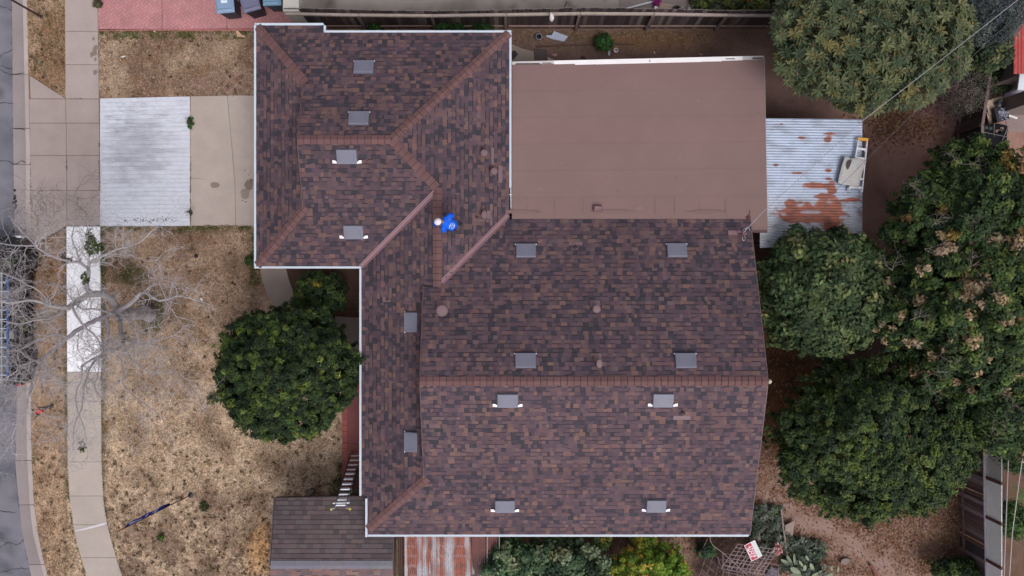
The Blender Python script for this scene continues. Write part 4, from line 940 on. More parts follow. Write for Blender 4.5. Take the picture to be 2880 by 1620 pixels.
b = MB(); b.bar(Q(2412, 391, lz + .06), Q(2441, 393, lz + .06), .09, .07, S(214, 160, 62)); b.build('top_cap', m_plastic, sl_)
for (xa, ya, xb, yb) in ((2409, 417, 2436, 421), (2405, 443, 2432, 447), (2399, 470, 2430, 474), (2394, 500, 2427, 504), (2391, 526, 2425, 528)):
    b = MB(); b.bar(Q(xa, ya, lz + .05), Q(xb, yb, lz + .05), .07, .03, S(218, 220, 224)); b.build('step', m_paint, sl_)
b = MB()
for q in ((2410, 424, 2413, 419), (2435, 428, 2428, 421), (2384, 534, 2390, 524), (2422, 540, 2414, 526)): b.bar(Q(q[0], q[1], lz + .06), Q(q[2], q[3], lz + .06), .02, .02, S(210, 212, 216))
b.build('brace', m_paint, sl_)
# dented pale panel over it
zt = lz + .13; ol = [(2376, 442), (2384, 441), (2393, 446), (2401, 445), (2412, 444), (2437, 452), (2430, 470), (2420, 505), (2416, 526), (2395, 522), (2370, 519), (2357, 515), (2359, 500), (2368, 465)]
pc = Vector(P(2400, 485, zt)); b = MB(); pts = [P(a, c, zt + .01 * math.sin(a * .3)) for a, c in ol]; hole = [(2378, 459), (2382, 452), (2394, 449), (2391, 462), (2384, 476), (2381, 478), (2378, 470)]
n0 = len(pts); cen = pc + Vector((0, 0, .05)); c1 = S(184, 184, 180)
rings = [[Vector(p) for p in pts]]
for t, dz in ((.86, .03), (.6, .045), (.3, .05)): rings.append([Vector(p).lerp(pc, 1 - t) + Vector((0, 0, dz + .008 * math.sin(i * 2.3))) for i, p in enumerate(pts)])
base = len(b.v)
for rg in rings: b.v += [tuple(v) for v in rg]
b.v += [tuple(v - Vector((0, 0, .05))) for v in rings[0]]; b.v.append(tuple(cen))
for k in range(3):
    for i in range(n0): j = (i + 1) % n0; b.f.append((base + k * n0 + i, base + k * n0 + j, base + (k + 1) * n0 + j, base + (k + 1) * n0 + i)); b.c.append(jc(c1, R, .04))
for i in range(n0): j = (i + 1) % n0; b.f.append((base + 3 * n0 + i, base + 3 * n0 + j, base + 5 * n0)); b.c.append(c1); b.f.append((base + 4 * n0 + i, base + 4 * n0 + j, base + j, base + i)); b.c.append(S(96, 86, 82))
dp = tag(b.build('sheet_panel', m_cloth), 'dented off-white panel with a dark opening lying over the stepladder', 'panel')
b = MB(); hp = [P(a, c, zt) for a, c in hole]; b.face([(x, y, zt + .064) for x, y, _ in hp][::-1], S(78, 72, 76)); b.build('opening', m_cloth, dp)
# ================================================================ FOR RENT SIGN
sc_ = Vector(P(2118.5, 1549, 1.0)); sgn = empty('rent_sign', tuple(sc_), 'red and white FOR RENT sign lying on the wire mesh', 'sign'); ang = math.atan2(42, -20)
sgn.rotation_euler = (rad(4), 0, ang)
SW, SH = .63, .43
b = MB(); b.box(-SW / 2, SW / 2, -SH / 2, SH / 2, -.004, .0, S(226, 222, 226)); b.build('board', m_plastic, sgn, world=False)
b = MB(); b.box(-SW / 2 + .02, SW / 2 - .02, -.045, SH / 2 - .02, .0005, .003, S(176, 48, 72)); b.build('red_field', m_plastic, sgn, world=False)
b = MB(); b.box(-SW / 2 + .02, SW / 2 - .05, -SH / 2 + .02, -.055, .0005, .003, S(206, 214, 212)); 
for k in range(3): b.box(-SW / 2 + .03, SW / 2 - .07, -SH / 2 + .045 + k * .035, -SH / 2 + .049 + k * .035, .0035, .004, S(170, 176, 180))
b.build('writing_field', m_plastic, sgn, world=False)
m_white = bpy.data.materials.new('white_lettering'); m_white.use_nodes = True; m_white.node_tree.nodes['Principled BSDF'].inputs['Base Color'].default_value = (.85, .8, .84, 1)
m_white.node_tree.nodes['Principled BSDF'].inputs['Roughness'].default_value = .6
def text(s, size, x, y, z, parent, mat, sx=1, ext=.001, name='lettering'):
    cu = bpy.data.curves.new(name, 'FONT'); cu.body = s; cu.size = size; cu.align_x = 'CENTER'; cu.align_y = 'CENTER'; cu.extrude = ext; cu.offset = size * .006
    o = bpy.data.objects.new(name, cu); COL.objects.link(o); o.location = (x, y, z); o.scale = (sx, 1, 1); o.parent = parent; cu.materials.append(mat)
    bpy.context.view_layer.update(); me = bpy.data.meshes.new_from_object(o.evaluated_get(bpy.context.evaluated_depsgraph_get())); o2 = bpy.data.objects.new(name, me); COL.objects.link(o2); o2.location = (x, y, z); o2.scale = (sx, 1, 1); o2.parent = parent; bpy.data.objects.remove(o); return o2
text('FOR', .17, 0, .135, .006, sgn, m_white, 1.15); text('RENT', .165, -.0, .015, .006, sgn, m_white, 1.1)
b = MB(); p = [(-.32, -.20, -.02), (-.32, -.20, -1.0)]; b.tube([(.28, -.17, -.006), (.30, -.19, -.95)], .012, 6, S(150, 146, 140)); b.build('stake', m_wood, sgn, world=False)
# ================================================================ WIRE MESH AND GARDEN JUNK (bottom)
R = random.Random(52)
wm = empty('wire_mesh', (*P(2060, 1580, 0)[:2], .0), 'tangle of rusty pink-grey wire mesh panels below the sign', 'wire mesh')
def grid_panel(o, e1, e2, n1, n2, z, r, c):
    b = MB(); o = Vector(P(*o, z)); A = Vector(P(*e1, z)) - o; B = Vector(P(*e2, z)) - o
    for i in range(n1 + 1): t = i / n1; j = R.uniform(-.02, .02); b.tube([o + A * t, o + A * (t + j) + B * .5 + Vector((0, 0, R.uniform(-.03, .05))), o + A * (t + j) + B], r, 4, jc(c, R, .12), False)
    for i in range(n2 + 1): t = i / n2; j = R.uniform(-.02, .02); b.tube([o + B * t, o + B * (t + j) + A * .5 + Vector((0, 0, R.uniform(-.03, .05))), o + B * (t + j) + A], r, 4, jc(c, R, .12), False)
    return b
grid_panel((2075, 1530), (2030, 1600), (2190, 1545), 7, 9, .75, .010, S(150, 130, 134)).build('mesh_panel', m_plastic, wm)
grid_panel((2035, 1556), (2030, 1640), (2190, 1590), 5, 8, .55, .010, S(130, 110, 114)).build('mesh_panel', m_plastic, wm)
grid_panel((1990, 1545), (1960, 1640), (2060, 1600), 5, 4, .4, .009, S(112, 96, 98)).build('mesh_panel', m_plastic, wm)
for pts, r, c in (([(1997, 1506), (1998, 1522), (2006, 1535), (2031, 1553), (2070, 1588), (2104, 1618)], .012, S(150, 128, 124)), ([(1990, 1514), (1976, 1545), (1958, 1575)], .010, S(122, 98, 92)), ([(2031, 1552), (2032, 1602)], .01, S(120, 104, 106)), ([(2018, 1568), (2030, 1600), (2100, 1614)], .01, S(126, 108, 112)), ([(2140, 1580), (2115, 1618)], .01, S(130, 112, 114))):
    b = MB(); b.tube([P(a, c_, .8) for a, c_ in pts], r, 6, c); b.build('rod', m_plastic, wm)
def plank(name, pts, z, w, th, col, label, cat, mat=None):
    b = MB()
    for a, c in zip(pts, pts[1:]): b.bar(P(*a, z), P(*c, z), w, th, col)
    return tag(b.build(name, mat or m_wood), label, cat)
def slab(name, poly, z0, z1, col, label, cat, mat=None, group=None):
    b = MB(); b.prism(pxy(*poly, z=z1), z0, z1, col); return tag(b.build(name, mat or m_wood), label, cat, group)
plank('wooden_pole', [(2197, 1432), (2202, 1478), (2208, 1520), (2213, 1568)], .25, .05, .05, S(140, 126, 120), 'thin bleached pole lying beside the cactus', 'pole')
slab('wooden_board', [(2208, 1478), (2237, 1462), (2230, 1500), (2227, 1530), (2212, 1530), (2209, 1500)], .12, .16, S(150, 132, 126), 'tapered pinkish board lying next to the thin pole', 'board')
slab('wooden_board', [(2124, 1514), (2137, 1496), (2140, 1524), (2131, 1525)], .1, .14, S(158, 144, 136), 'small pale board behind the rent sign', 'board')
slab('terracotta_shard', [(2154, 1462), (2160, 1459), (2176, 1472), (2174, 1478), (2166, 1473)], .1, .16, S(162, 104, 84), 'broken piece of orange terracotta among the grey leaves', 'shard', m_plastic)
b = MB(); X, Y, _ = P(2188, 1544, .5)
for k in range(46):
    a = R.uniform(0, 6.28); r = R.uniform(0, .19); c = R.choice([S(150, 62, 66), S(178, 160, 164), S(196, 180, 182), S(140, 84, 76), S(168, 118, 112)]); p = Vector((X + r * math.cos(a) * .9, Y + r * math.sin(a) * 1.35, .38 + .16 * math.cos(r * 7) + R.uniform(0, .05)))
    u = Vector((R.uniform(-1, 1), R.uniform(-1, 1), R.uniform(-.3, .3))).normalized() * R.uniform(.03, .08); v = u.cross(Vector((R.uniform(-.3, .3), R.uniform(-.3, .3), 1))).normalized() * R.uniform(.03, .06)
    b.hexa([p - u - v, p + u - v, p + u + v, p - u + v] + [q + Vector((0, 0, .02)) for q in (p - u - v, p + u - v, p + u + v, p - u + v)], c)
tag(b.build('crumpled_bag', m_cloth), 'crumpled red and white plastic bag on the wire mesh', 'bag')
slab('orange_brick', [(2167, 1578), (2177, 1578), (2177, 1588), (2167, 1588)], .1, .2, S(150, 92, 56), 'small orange block under the wire mesh', 'block', m_brick)
slab('grey_sheet', [(2166, 1594), (2192, 1600), (2194, 1625), (2150, 1625)], .05, .08, S(112, 108, 118), 'grey scrap sheet under the wire mesh', 'scrap')
plank('rusty_log', [(2446, 1588), (2456, 1600), (2466, 1622)], .1, .10, .1, S(124, 80, 72), 'reddish log end at the bottom right', 'log')
slab('flat_stone', [(2368, 1574), (2380, 1570), (2392, 1574), (2388, 1584), (2376, 1590), (2364, 1584)], -.02, .12, S(128, 116, 112), 'rounded grey stone beyond the cactus', 'stone', m_conc)
# ================================================================ SIDE YARD JUNK (top)
slab('metal_sheet', [(1558, 87), (1597, 102), (1586, 117), (1551, 109), (1536, 103), (1537, 99), (1552, 99)], .03, .08, S(170, 180, 200), 'bent pale blue metal sheet lying by the top fence', 'metal sheet', m_paint)
x, y, _ = P(1516, 103, .2); b = MB(); b.lathe(x, y, [(.07, 0), (.11, .18), (.12, .2), (.095, .2), (.07, .06)], 14, [S(36, 38, 46), S(60, 64, 76), S(130, 136, 150), S(20, 20, 24)]); tag(b.build('plant_pot', m_plastic), 'small black plant pot near the metal sheet', 'pot')
slab('paving_tile', [(1502, 136), (1538, 139), (1541, 172), (1503, 172)], -.02, .055, S(92, 80, 80), 'dark square paving tile at the flat roof edge', 'paving tile', m_conc)
slab('roof_tile', [(1436, 150), (1444, 142), (1449, 142), (1457, 153), (1441, 168), (1434, 164)], .04, .07, S(68, 62, 66), 'dark broken tile on the pebbly slab', 'tile', m_conc)
x, y, _ = P(1733, 140, .2); b = MB(); b.lathe(x, y, [(.06, 0), (.085, .14), (.09, .15), (.07, .15), (.05, .05), (.02, .07)], 14, [S(190, 188, 186), S(216, 214, 212), S(216, 214, 212), S(150, 140, 130), S(190, 180, 170)]); tag(b.build('plant_pot', m_plastic), 'round white pot beside the leafy weed', 'pot')
b = MB(); a = Vector(P(1712, 137, .06)); c = Vector(P(1713, 156, .06)); b.tube([a, a.lerp(c, .3), a.lerp(c, .36), a.lerp(c, .8), c], [.018, .02, .045, .05, .03], 8, S(182, 192, 206)); tag(b.build('bottle', m_plastic), 'small pale blue bottle lying next to the white pot', 'bottle')
x, y, _ = P(1641, 160, .2); b = MB(); b.lathe(x, y, [(.06, 0), (.08, .1), (.05, .16), (.02, .18)], 10, S(84, 52, 46)); tag(b.build('plant_pot', m_plastic), 'dark red-brown pot at the white roof edge', 'pot')
plank('edging_board', [(1508, 131), (1580, 127), (1640, 126), (1720, 122), (1780, 125)], .03, .05, .06, S(98, 78, 70), 'thin brown edging board dividing the side yard', 'edging')
for k, (q, c, l) in enumerate((([(1550, 152), (1567, 151), (1566, 159), (1553, 156)], S(168, 138, 134), 'pink scrap of wood beside the dark tile'), ([(1540, 160), (1562, 170), (1558, 173), (1541, 174)], S(176, 162, 152), 'pale splinter of wood at the flat roof edge'),
      ([(1838, 144), (1843, 145), (1844, 151), (1839, 150)], S(196, 176, 166), 'small pale chip lying on the bare side yard'), ([(1966, 148), (1978, 154), (1975, 156), (1966, 152)], S(158, 130, 112), 'tan wood chip near the white roof edge'), ([(1960, 97), (1972, 99), (1974, 103), (1963, 102)], S(84, 72, 70), 'dark bark scrap below the fence'))):
    slab('wood_scrap', q, .0, .03, c, l, 'scrap')
slab('cardboard', [(663, 87), (669, 86), (675, 92), (679, 98), (690, 101), (688, 106), (678, 103), (668, 104)], .03, .045, S(196, 160, 132), 'bent tan piece of cardboard on the upper lawn', 'cardboard')
b = MB(); a = P(1550, 42, 1.68)
b.tube([(a[0] - .02, a[1] + .10, 1.66), (a[0] - .01, a[1] + .05, 1.69), (a[0] + .02, a[1], 1.66), (a[0] + .03, a[1] - .07, 1.55), (a[0] + .03, a[1] - .12, 1.46)], [.015, .03, .07, .085, .05], 8, S(216, 208, 206)); tag(b.build('glove', m_cloth), 'white rag hanging over the top fence rail', 'rag')
# neighbour's garden row beyond the fence
plank('white_pipe', [(1762, 24), (1838, 4)], .06, .05, .05, S(206, 212, 214), 'white pipe lying beyond the top fence', 'pipe', m_plastic)
b = MB(); x, y, _ = P(1846, 8, .3)
for k in range(24): p = Vector((x + R.gauss(0, .06), y + R.gauss(0, .12), .1 + R.random() * .2)); b.box(p.x - .05, p.x + .05, p.y - .05, p.y + .05, p.z, p.z + .03, jc(S(120, 38, 92), R, .2))
tag(b.build('purple_cloth', m_cloth), 'bundle of purple cloth at the end of the white pipe', 'cloth')
slab('plywood_sheet', [(1850, 6), (1906, 14), (1896, 32), (1846, 32)], .02, .05, S(164, 144, 130), 'tan plywood sheet beyond the fence', 'plywood')
for px, l in ((1845, 'white box left of the plywood sheet beyond the fence'), (1942, 'white box right of the tyre beyond the fence')):
    slab('white_box', [(px - 4, 17), (px + 5, 17), (px + 5, 40), (px - 4, 40)], .0, .25, S(222, 220, 220), l, 'box', m_plastic)
x, y, _ = P(1904, 26, .2); b = MB()
b.lathe(x, y, [(.10, .02), (.16, .02), (.18, .10), (.16, .18), (.10, .18), (.09, .10)], 18, S(40, 36, 38)); tag(b.build('tyre', m_plastic), 'black tyre beyond the top fence', 'tyre')
x, y, _ = P(1920, 24, .2); b = MB(); b.lathe(x, y, [(.05, 0), (.065, .2), (.05, .21), (.045, .05)], 12, S(210, 208, 208)); tag(b.build('bucket', m_plastic), 'small white bucket next to the tyre', 'bucket')
b = MB(); x, y, _ = P(2019, 20, .4)
for k in range(5): b.tube([(x + .13 * math.cos(t * .4) * math.cos(k * .6), y + .13 * math.sin(t * .4), .25 + .13 * math.cos(t * .4) * math.sin(k * .6)) for t in range(17)], .006, 4, S(186, 182, 178), False)
tag(b.build('wire_ball', m_paint), 'round cage of thin white wire above the garden bed', 'wire cage')
for k, px in enumerate((2122, 2182)):
    b = MB(); q = P(px, 2, .2); b.box(q[0] - .15, q[0] + .15, q[1] - .1, q[1] + .1, 0, .2, S(156, 146, 142)); 
    for s in (-.07, .07): b.box(q[0] + s - .04, q[0] + s + .04, q[1] - .06, q[1] + .06, .2005, .202, S(60, 54, 52))
    tag(b.build('cinder_block', m_conc), 'grey hollow block at the top edge, ' + ('left one of two' if k == 0 else 'right one of two'), 'concrete block')
x, y, _ = P(2215, 6, .3); b = MB(); b.lathe(x, y, [(.09, 0), (.12, .26), (.10, .27), (.08, .05)], 14, S(40, 96, 112)); tag(b.build('plant_pot', m_plastic), 'teal pot in the top garden bed', 'pot')
b = MB(); x, y, _ = P(1585, 27, .1)
b.box(x - .34, x + .34, y - .05, y + .02, .05, .09, S(60, 60, 58)); b.bar((x, y, .1), (x + .12, y + .24, .3), .03, .03, S(34, 62, 52)); b.bar((x - .1, y - .02, .1), (x + .1, y - .02, .1), .1, .06, S(30, 30, 30)); tag(b.build('garden_rake', m_paint), 'dark garden rake lying on the stained slab', 'rake')
# ================================================================ RIGHT-HAND NEIGHBOUR
nb_ = empty('red_roofed_shed', (19.6, 9, 0), 'shed with red corrugated roof at the top right edge', 'shed')
corrugated('roof', P(2852, 0, 2.5)[0], P(2852, 0, 2.5)[0] + 2.6, P(0, 208, 2.5)[1], P(0, -60, 2.5)[1], lambda x, y: 2.5 + .06 * (x - 17), .11, .012, 'y', lambda x, y: mix(S(176, 78, 74), S(196, 108, 100), sm(.1, .5, fbm(x, y, 3, 3))), m_galv, nb_, 6, .1)
b = MB(); b.box(17.35, 19.8, P(0, 208, 2.5)[1] + .1, 11, 0, 2.4, S(120, 110, 108)); b.build('wall', m_stucco, nb_)
b = MB(); q = pxy((2868, 208), (3000, 208), (3000, 262), (2862, 252), z=2.3); b.prism(q, 2.25, 2.31, S(206, 214, 220)); b.box(17.9, 18.9, 6.4, 6.9, 0, 2.24, S(130, 120, 116)); tag(b.build('white_canopy', m_paint), 'white canopy sheet below the red roof', 'canopy')
slab('plank_deck', [(2806, 112), (2852, 95), (2852, 205), (2822, 190)], .15, .2, S(116, 118, 130), 'grey plank deck beside the red roof', 'deck')
slab('orange_crate', [(2784, 186), (2803, 183), (2805, 215), (2784, 216)], .1, .4, S(168, 118, 56), 'orange wooden crate beside the right fence', 'crate')
slab('wood_block', [(2836, 96), (2852, 86), (2853, 100), (2841, 104)], .3, .36, S(204, 160, 128), 'pale wooden block against the red roof', 'block')
slab('rusty_sheet', [(2822, 205), (2850, 210), (2860, 235), (2852, 250), (2822, 255)], .2, .22, S(128, 72, 48), 'rusty metal sheet below the plank deck', 'rusty sheet', m_galv)
slab('plywood_board', [(2772, 284), (2818, 270), (2822, 280), (2806, 322), (2782, 324)], .30, .33, S(196, 176, 158), 'upper tan plywood board behind the right fence', 'plywood', None, 'plywood boards')
slab('plywood_board', [(2774, 312), (2782, 325), (2804, 322), (2806, 344), (2782, 349)], .26, .29, S(188, 168, 150), 'lower tan plywood board behind the right fence', 'plywood', None, 'plywood boards')
ct = empty('black_crate', (*P(2820, 320, 0)[:2], .0), 'black crate covered with shiny plastic wrap on the plywood', 'crate')
b = MB(); b.prism(pxy((2799, 304), (2834, 296), (2842, 333), (2808, 343), z=.6), .05, .55, S(44, 46, 54)); b.build('box', m_plastic, ct)
b = MB()
for k in range(60):
    X, Y, _ = P(R.gauss(2823, 7), R.gauss(320, 9), .6); a = R.uniform(0, 3.1); l = R.uniform(.03, .12)
    b.bar((X, Y, .57 + R.random() * .04), (X + l * math.cos(a), Y + l * math.sin(a), .57 + R.random() * .04), .02, .005, jc(S(150, 156, 172), R, .25))
b.build('plastic_wrap', m_gloss, ct)
b = MB(); x, y, _ = P(2816, 288, .5); 
for k in range(5): b.lathe(x + R.gauss(0, .08), y + R.gauss(0, .06), [(.05, .3), (.08, .42), (.04, .5)], 8, R.choice([S(84, 88, 96), S(150, 154, 160), S(52, 54, 60)]))
tag(b.build('cooking_pots', m_gloss), 'cluster of grey pots on the plywood', 'pots')
plank('white_tube', [(2836, 325), (2860, 333)], .5, .06, .06, S(226, 226, 226), 'short white tube sticking out of the black crate', 'tube', m_plastic)
plank('wooden_stick', [(2784, 231), (2815, 216)], .5, .04, .04, S(168, 160, 150), 'thin pale stick leaning on the right fence', 'stick')
plank('metal_bar', [(2788, 228), (2798, 220)], .5, .06, .04, S(160, 168, 176), 'short wide grey bar behind the right fence', 'bar', m_paint)
b = MB(); b.prism(pxy((2768, 352), (2808, 345), (2836, 352), (2836, 412), (2790, 416), (2770, 392), z=.7), 0, .62, S(26, 28, 32)); cr = tag(b.build('trampoline_net', m_cloth), 'black mesh enclosure full of scraps behind the right fence', 'enclosure')
b = MB()
for p, q in (((2808, 345), (2836, 354)), ((2836, 354), (2812, 412)), ((2768, 372), (2836, 386)), ((2796, 346), (2796, 384))): b.bar(P(*p, .7), P(*q, .7), .02, .02, S(110, 104, 104))
for k in range(9): X, Y, _ = P(R.uniform(2772, 2830), R.uniform(355, 380), .66); b.box(X - .06, X + .06, Y - .05, Y + .05, .625, .65, R.choice([S(96, 74, 68), S(70, 74, 76), S(124, 92, 84), S(52, 66, 62)]))
b.build('frame', m_paint, cr)
# ================================================================ FRONT YARD THINGS
R = random.Random(61)
ff = empty('feather_flag', (*P(537, 1392, 0)[:2], 0), 'tall dark blue feather flag with white lettering and orange tip', 'flag')
X, Y, _ = P(537, 1392, 0); tip = Vector(P(328, 1497, 4.6)); mid = Vector(P(480, 1420, 1.3)); 
polep = [Vector((X, Y, 0)), mid, mid.lerp(tip, .35), mid.lerp(tip, .7), tip]
b = MB(); b.tube(polep, [.018, .016, .014, .012, .008], 6, S(34, 34, 40)); b.build('pole', m_plastic, ff)
side = Vector((.35, .93, 0)).normalized(); b = MB(); n = 26
def flagpt(t, s): # s 0..1 across
    p = mid.lerp(tip, t); w_ = .62 * (sm(0, .12, t)) * (1 - .65 * sm(.8, 1, t)); return p + Vector((0, 0, -.0)) + Vector((.82, -.5, -.35)).normalized() * 0 + (Vector((-.12, -.06, -1)).normalized() * .5 + side * .19) * w_ * s + side * .02 * math.sin(t * 22 + s * 2)
for i in range(n):
    for j in range(4):
        t0, t1, s0, s1 = i / n, (i + 1) / n, j / 4, (j + 1) / 4
        c = S(206, 134, 54) if t0 > .86 else (S(34, 44, 122) if t0 > .12 else S(22, 24, 48))
        if .3 < t0 < .84 and j in (0, 1, 2) and R.random() < .5: c = S(150, 160, 205)
        b.face([flagpt(t0, s0), flagpt(t1, s0), flagpt(t1, s1), flagpt(t0, s1)], jc(c, R, .08))
b.build('banner', m_cloth, ff)
b = MB(); b.lathe(X, Y, [(.10, 0), (.10, .03), (.02, .06)], 10, S(40, 40, 44)); b.build('base', m_plastic, ff)
bl = empty('leaf_blower', (*P(120, 1156, 0)[:2], 0), 'red leaf blower with a black nozzle lying on the verge', 'leaf blower')
b = MB(); x, y, _ = P(110, 1156, .1); b.lathe(x, y, [(.06, .02), (.12, .05), (.12, .12), (.07, .18), (.02, .2)], 12, S(186, 48, 48), 1.15, .85); b.box(x - .14, x - .06, y - .1, y + .04, .03, .12, S(170, 42, 44)); b.build('motor_body', m_gloss, bl)
b = MB(); b.tube([P(122, 1152, .08), P(130, 1148, .07), P(150, 1140, .06)], [.05, .035, .045], 8, S(44, 38, 44)); b.build('nozzle', m_plastic, bl)
b = MB(); b.tube([(x - .06, y - .1, .1), (x, y - .15, .16), (x + .08, y - .12, .12)], .018, 6, S(30, 28, 30)); b.build('handle', m_plastic, bl)
x, y, _ = P(550, 720, .1); b = MB(); b.lathe(x, y, [(.055, 0), (.075, .05), (.06, .09), (.02, .10)], 14, S(28, 28, 32)); tag(b.build('black_ball', m_plastic), 'small black round cap on the front lawn', 'cap')
for k, (sx, sy, l) in enumerate(((348, 159, 'white torn paper scrap on the upper lawn'), (566, 842, 'white litter scrap right of the bare tree'), (433, 90, 'small white scrap below the pink paving'), (566, 975, 'pale bit of litter in the middle of the lawn'), (532, 161, 'tiny white strip on the upper lawn'), (429, 216, 'thin white twig-like scrap on the upper lawn'))):
    b = MB()
    for q in range(4 if k < 2 else 2):
        X, Y, _ = P(sx + R.gauss(0, 2.5), sy + R.gauss(0, 2), .05); r = R.uniform(.02, .05) if k < 2 else R.uniform(.012, .03); n = len(b.v)
        b.hexa([(X - r, Y - r * .5, .03), (X + r, Y - r * .6, .04), (X + r * .8, Y + r * .5, .05), (X - r * .7, Y + r * .4, .03), (X - r, Y - r * .5, .036), (X + r, Y - r * .6, .046), (X + r * .8, Y + r * .5, .056), (X - r * .7, Y + r * .4, .036)], S(214, 212, 212))
    tag(b.build('litter_scrap', m_cloth), l, 'litter')
x, y, _ = P(2164, 1073, 3.9); b = MB(); b.lathe(x, y, [(.04, 3.7), (.075, 3.82), (.08, 3.9), (.05, 3.97), (.01, 3.99)], 12, S(206, 196, 170)); b.build('security_lamp', m_plastic, bpy.data.objects['house'])
b = MB(); x, y, _ = P(2138, 1322, .2); b.lathe(x, y, [(.03, 0), (.05, .1), (.03, .16)], 8, S(168, 52, 58)); tag(b.build('red_toy', m_plastic), 'tiny red object on the soil right of the house', 'toy')
slab('wood_log', [(852, 1398), (872, 1375), (884, 1380), (866, 1402)], .0, .2, S(120, 108, 100), 'cut grey log against the shed roof edge', 'log')
# ================================================================ PICKUP under the bare tree
tk = empty('pickup_truck', (-18.45, -.85, RZ), 'black pickup with a ladder rack parked under the bare tree', 'pickup truck')
bk = S(20, 21, 26); b = MB()
x0, x1 = -19.35, -17.56
def lay(zs, prof):  # lofted body: list of (z, halfwidth, y0, y1)
    pass
def rbox(b, xa, xb, ya, yb, za, zb, col, r=.12, taper=0):
    q = [(xa + r, ya), (xb - r, ya), (xb, ya + r), (xb, yb - r), (xb - r, yb), (xa + r, yb), (xa, yb - r), (xa, ya + r)]
    cx, cy = (xa + xb) / 2, (ya + yb) / 2; n = len(b.v); k = 8
    b.v += [(x, y, za) for x, y in q] + [(x, y, zb - r * .4) for x, y in q] + [(cx + (x - cx) * (1 - taper - .04), cy + (y - cy) * (1 - taper * .6 - .02), zb) for x, y in q]
    for l in range(2):
        for i in range(k): j = (i + 1) % k; b.f.append((n + l * k + i, n + l * k + j, n + (l + 1) * k + j, n + (l + 1) * k + i)); b.c.append(col)
    b.f.append(tuple(n + 2 * k + i for i in range(k))); b.c.append(col); b.f.append(tuple(n + i for i in range(k))[::-1]); b.c.append(col)
zb = RZ
rbox(b, x0, x1, -.35, 1.85, zb + .35, zb + 1.12, bk, .28); rbox(b, x0, x1, -3.45, -.36, zb + .35, zb + .72, bk, .06)
for q in ((x0, x0 + .09), (x1 - .09, x1)): b.box(q[0], q[1], -3.42, -1.45, zb + .72, zb + 1.2, bk)
b.box(x0 + .1, x1 - .1, -3.44, -3.36, zb + .5, zb + 1.18, bk); b.build('body', m_gloss, tk)
b = MB(); rbox(b, x0 + .06, x1 - .06, -1.40, .78, zb + 1.12, zb + 1.78, bk, .1, .12); b.build('cab', m_gloss, tk)
b = MB(); b.hexa([(x0 + .2, .72, zb + 1.2), (x1 - .2, .72, zb + 1.2), (x1 - .2, .8, zb + 1.2), (x0 + .2, .8, zb + 1.2), (x0 + .3, .5, zb + 1.7), (x1 - .3, .5, zb + 1.7), (x1 - .3, .62, zb + 1.7), (x0 + .3, .62, zb + 1.7)], S(24, 30, 38)); b.build('windscreen', m_glass, tk)
b = MB(); b.box(x1 - .2, x1 - .055, -1.1, .4, zb + 1.22, zb + 1.6, S(24, 30, 38)); b.build('side_window', m_glass, tk)
for s in (x0, x1):
    for y in (1.05, -2.55):
        b = MB(); d = .02 if s > -18 else -.02; b.tube([(s - .2 if s > -18 else s + .2, y, zb + .37), (s + d, y, zb + .37)], .37, 20, S(22, 22, 24)); wv = b.build('wheel', m_plastic, tk)
        b = MB(); b.tube([(s + d, y, zb + .37), (s + d * 1.8, y, zb + .37)], .2, 14, S(66, 66, 70)); b.build('rim', m_galv, wv)
b = MB(); b.box(x1 - .14, x1 - .01, -3.50, -3.44, zb + .8, zb + 1.1, S(170, 30, 30)); b.build('tail_light', m_gloss, tk)
b = MB(); b.box(x1 - .4, x1 - .08, 1.80, 1.88, zb + .75, zb + .95, S(200, 206, 210)); b.build('headlight', m_gloss, tk)
b = MB(); b.box(x1 - .02, x1 + .16, .35, .5, zb + 1.15, zb + 1.3, bk); b.build('mirror', m_gloss, tk)
b = MB()
for x in (x1 - .10, x0 + .1):
    b.bar((x, -3.3, zb + 1.95), (x, .5, zb + 1.95), .045, .045, S(160, 166, 172))
    for y in (-3.2, -1.5): b.bar((x, y, zb + 1.2), (x, y, zb + 1.95), .04, .04, S(150, 154, 160))
for y in (-3.2, -1.5, .2): b.bar((x0 + .1, y, zb + 1.99), (x1 - .1, y, zb + 1.99), .045, .045, S(160, 166, 172))
b.build('ladder_rack', m_paint, tk)
b = MB(); bx = P(22, 0, 1.95)[0]; b.bar((bx, .4, zb + 2.08), (bx, -3.2, zb + 2.08), .06, .06, S(44, 84, 140)); b.bar((bx - .42, .4, zb + 2.08), (bx - .42, -3.2, zb + 2.08), .09, .07, S(48, 98, 168))
for k in range(11): b.bar((bx - .42, .2 - k * .32, zb + 2.08), (bx, .2 - k * .32, zb + 2.08), .03, .03, S(170, 186, 204))
tag(b.build('roof_ladder', m_plastic), 'blue ladder carried on the rack of the black pickup', 'ladder')
b = MB()
for k in range(14): b.box(*(lambda X, Y: (X, X + R.uniform(.1, .4), Y, Y + R.uniform(.1, .5)))(R.uniform(-19.1, -18.1), R.uniform(-3.2, -1.8)), zb + .72, zb + R.uniform(.8, 1.1), R.choice([S(120, 124, 130), S(60, 74, 90), S(92, 62, 50), S(40, 44, 50), S(150, 150, 150)]))
tag(b.build('tool_pile', m_plastic), 'pile of tools and boxes in the bed of the black pickup', 'tools')
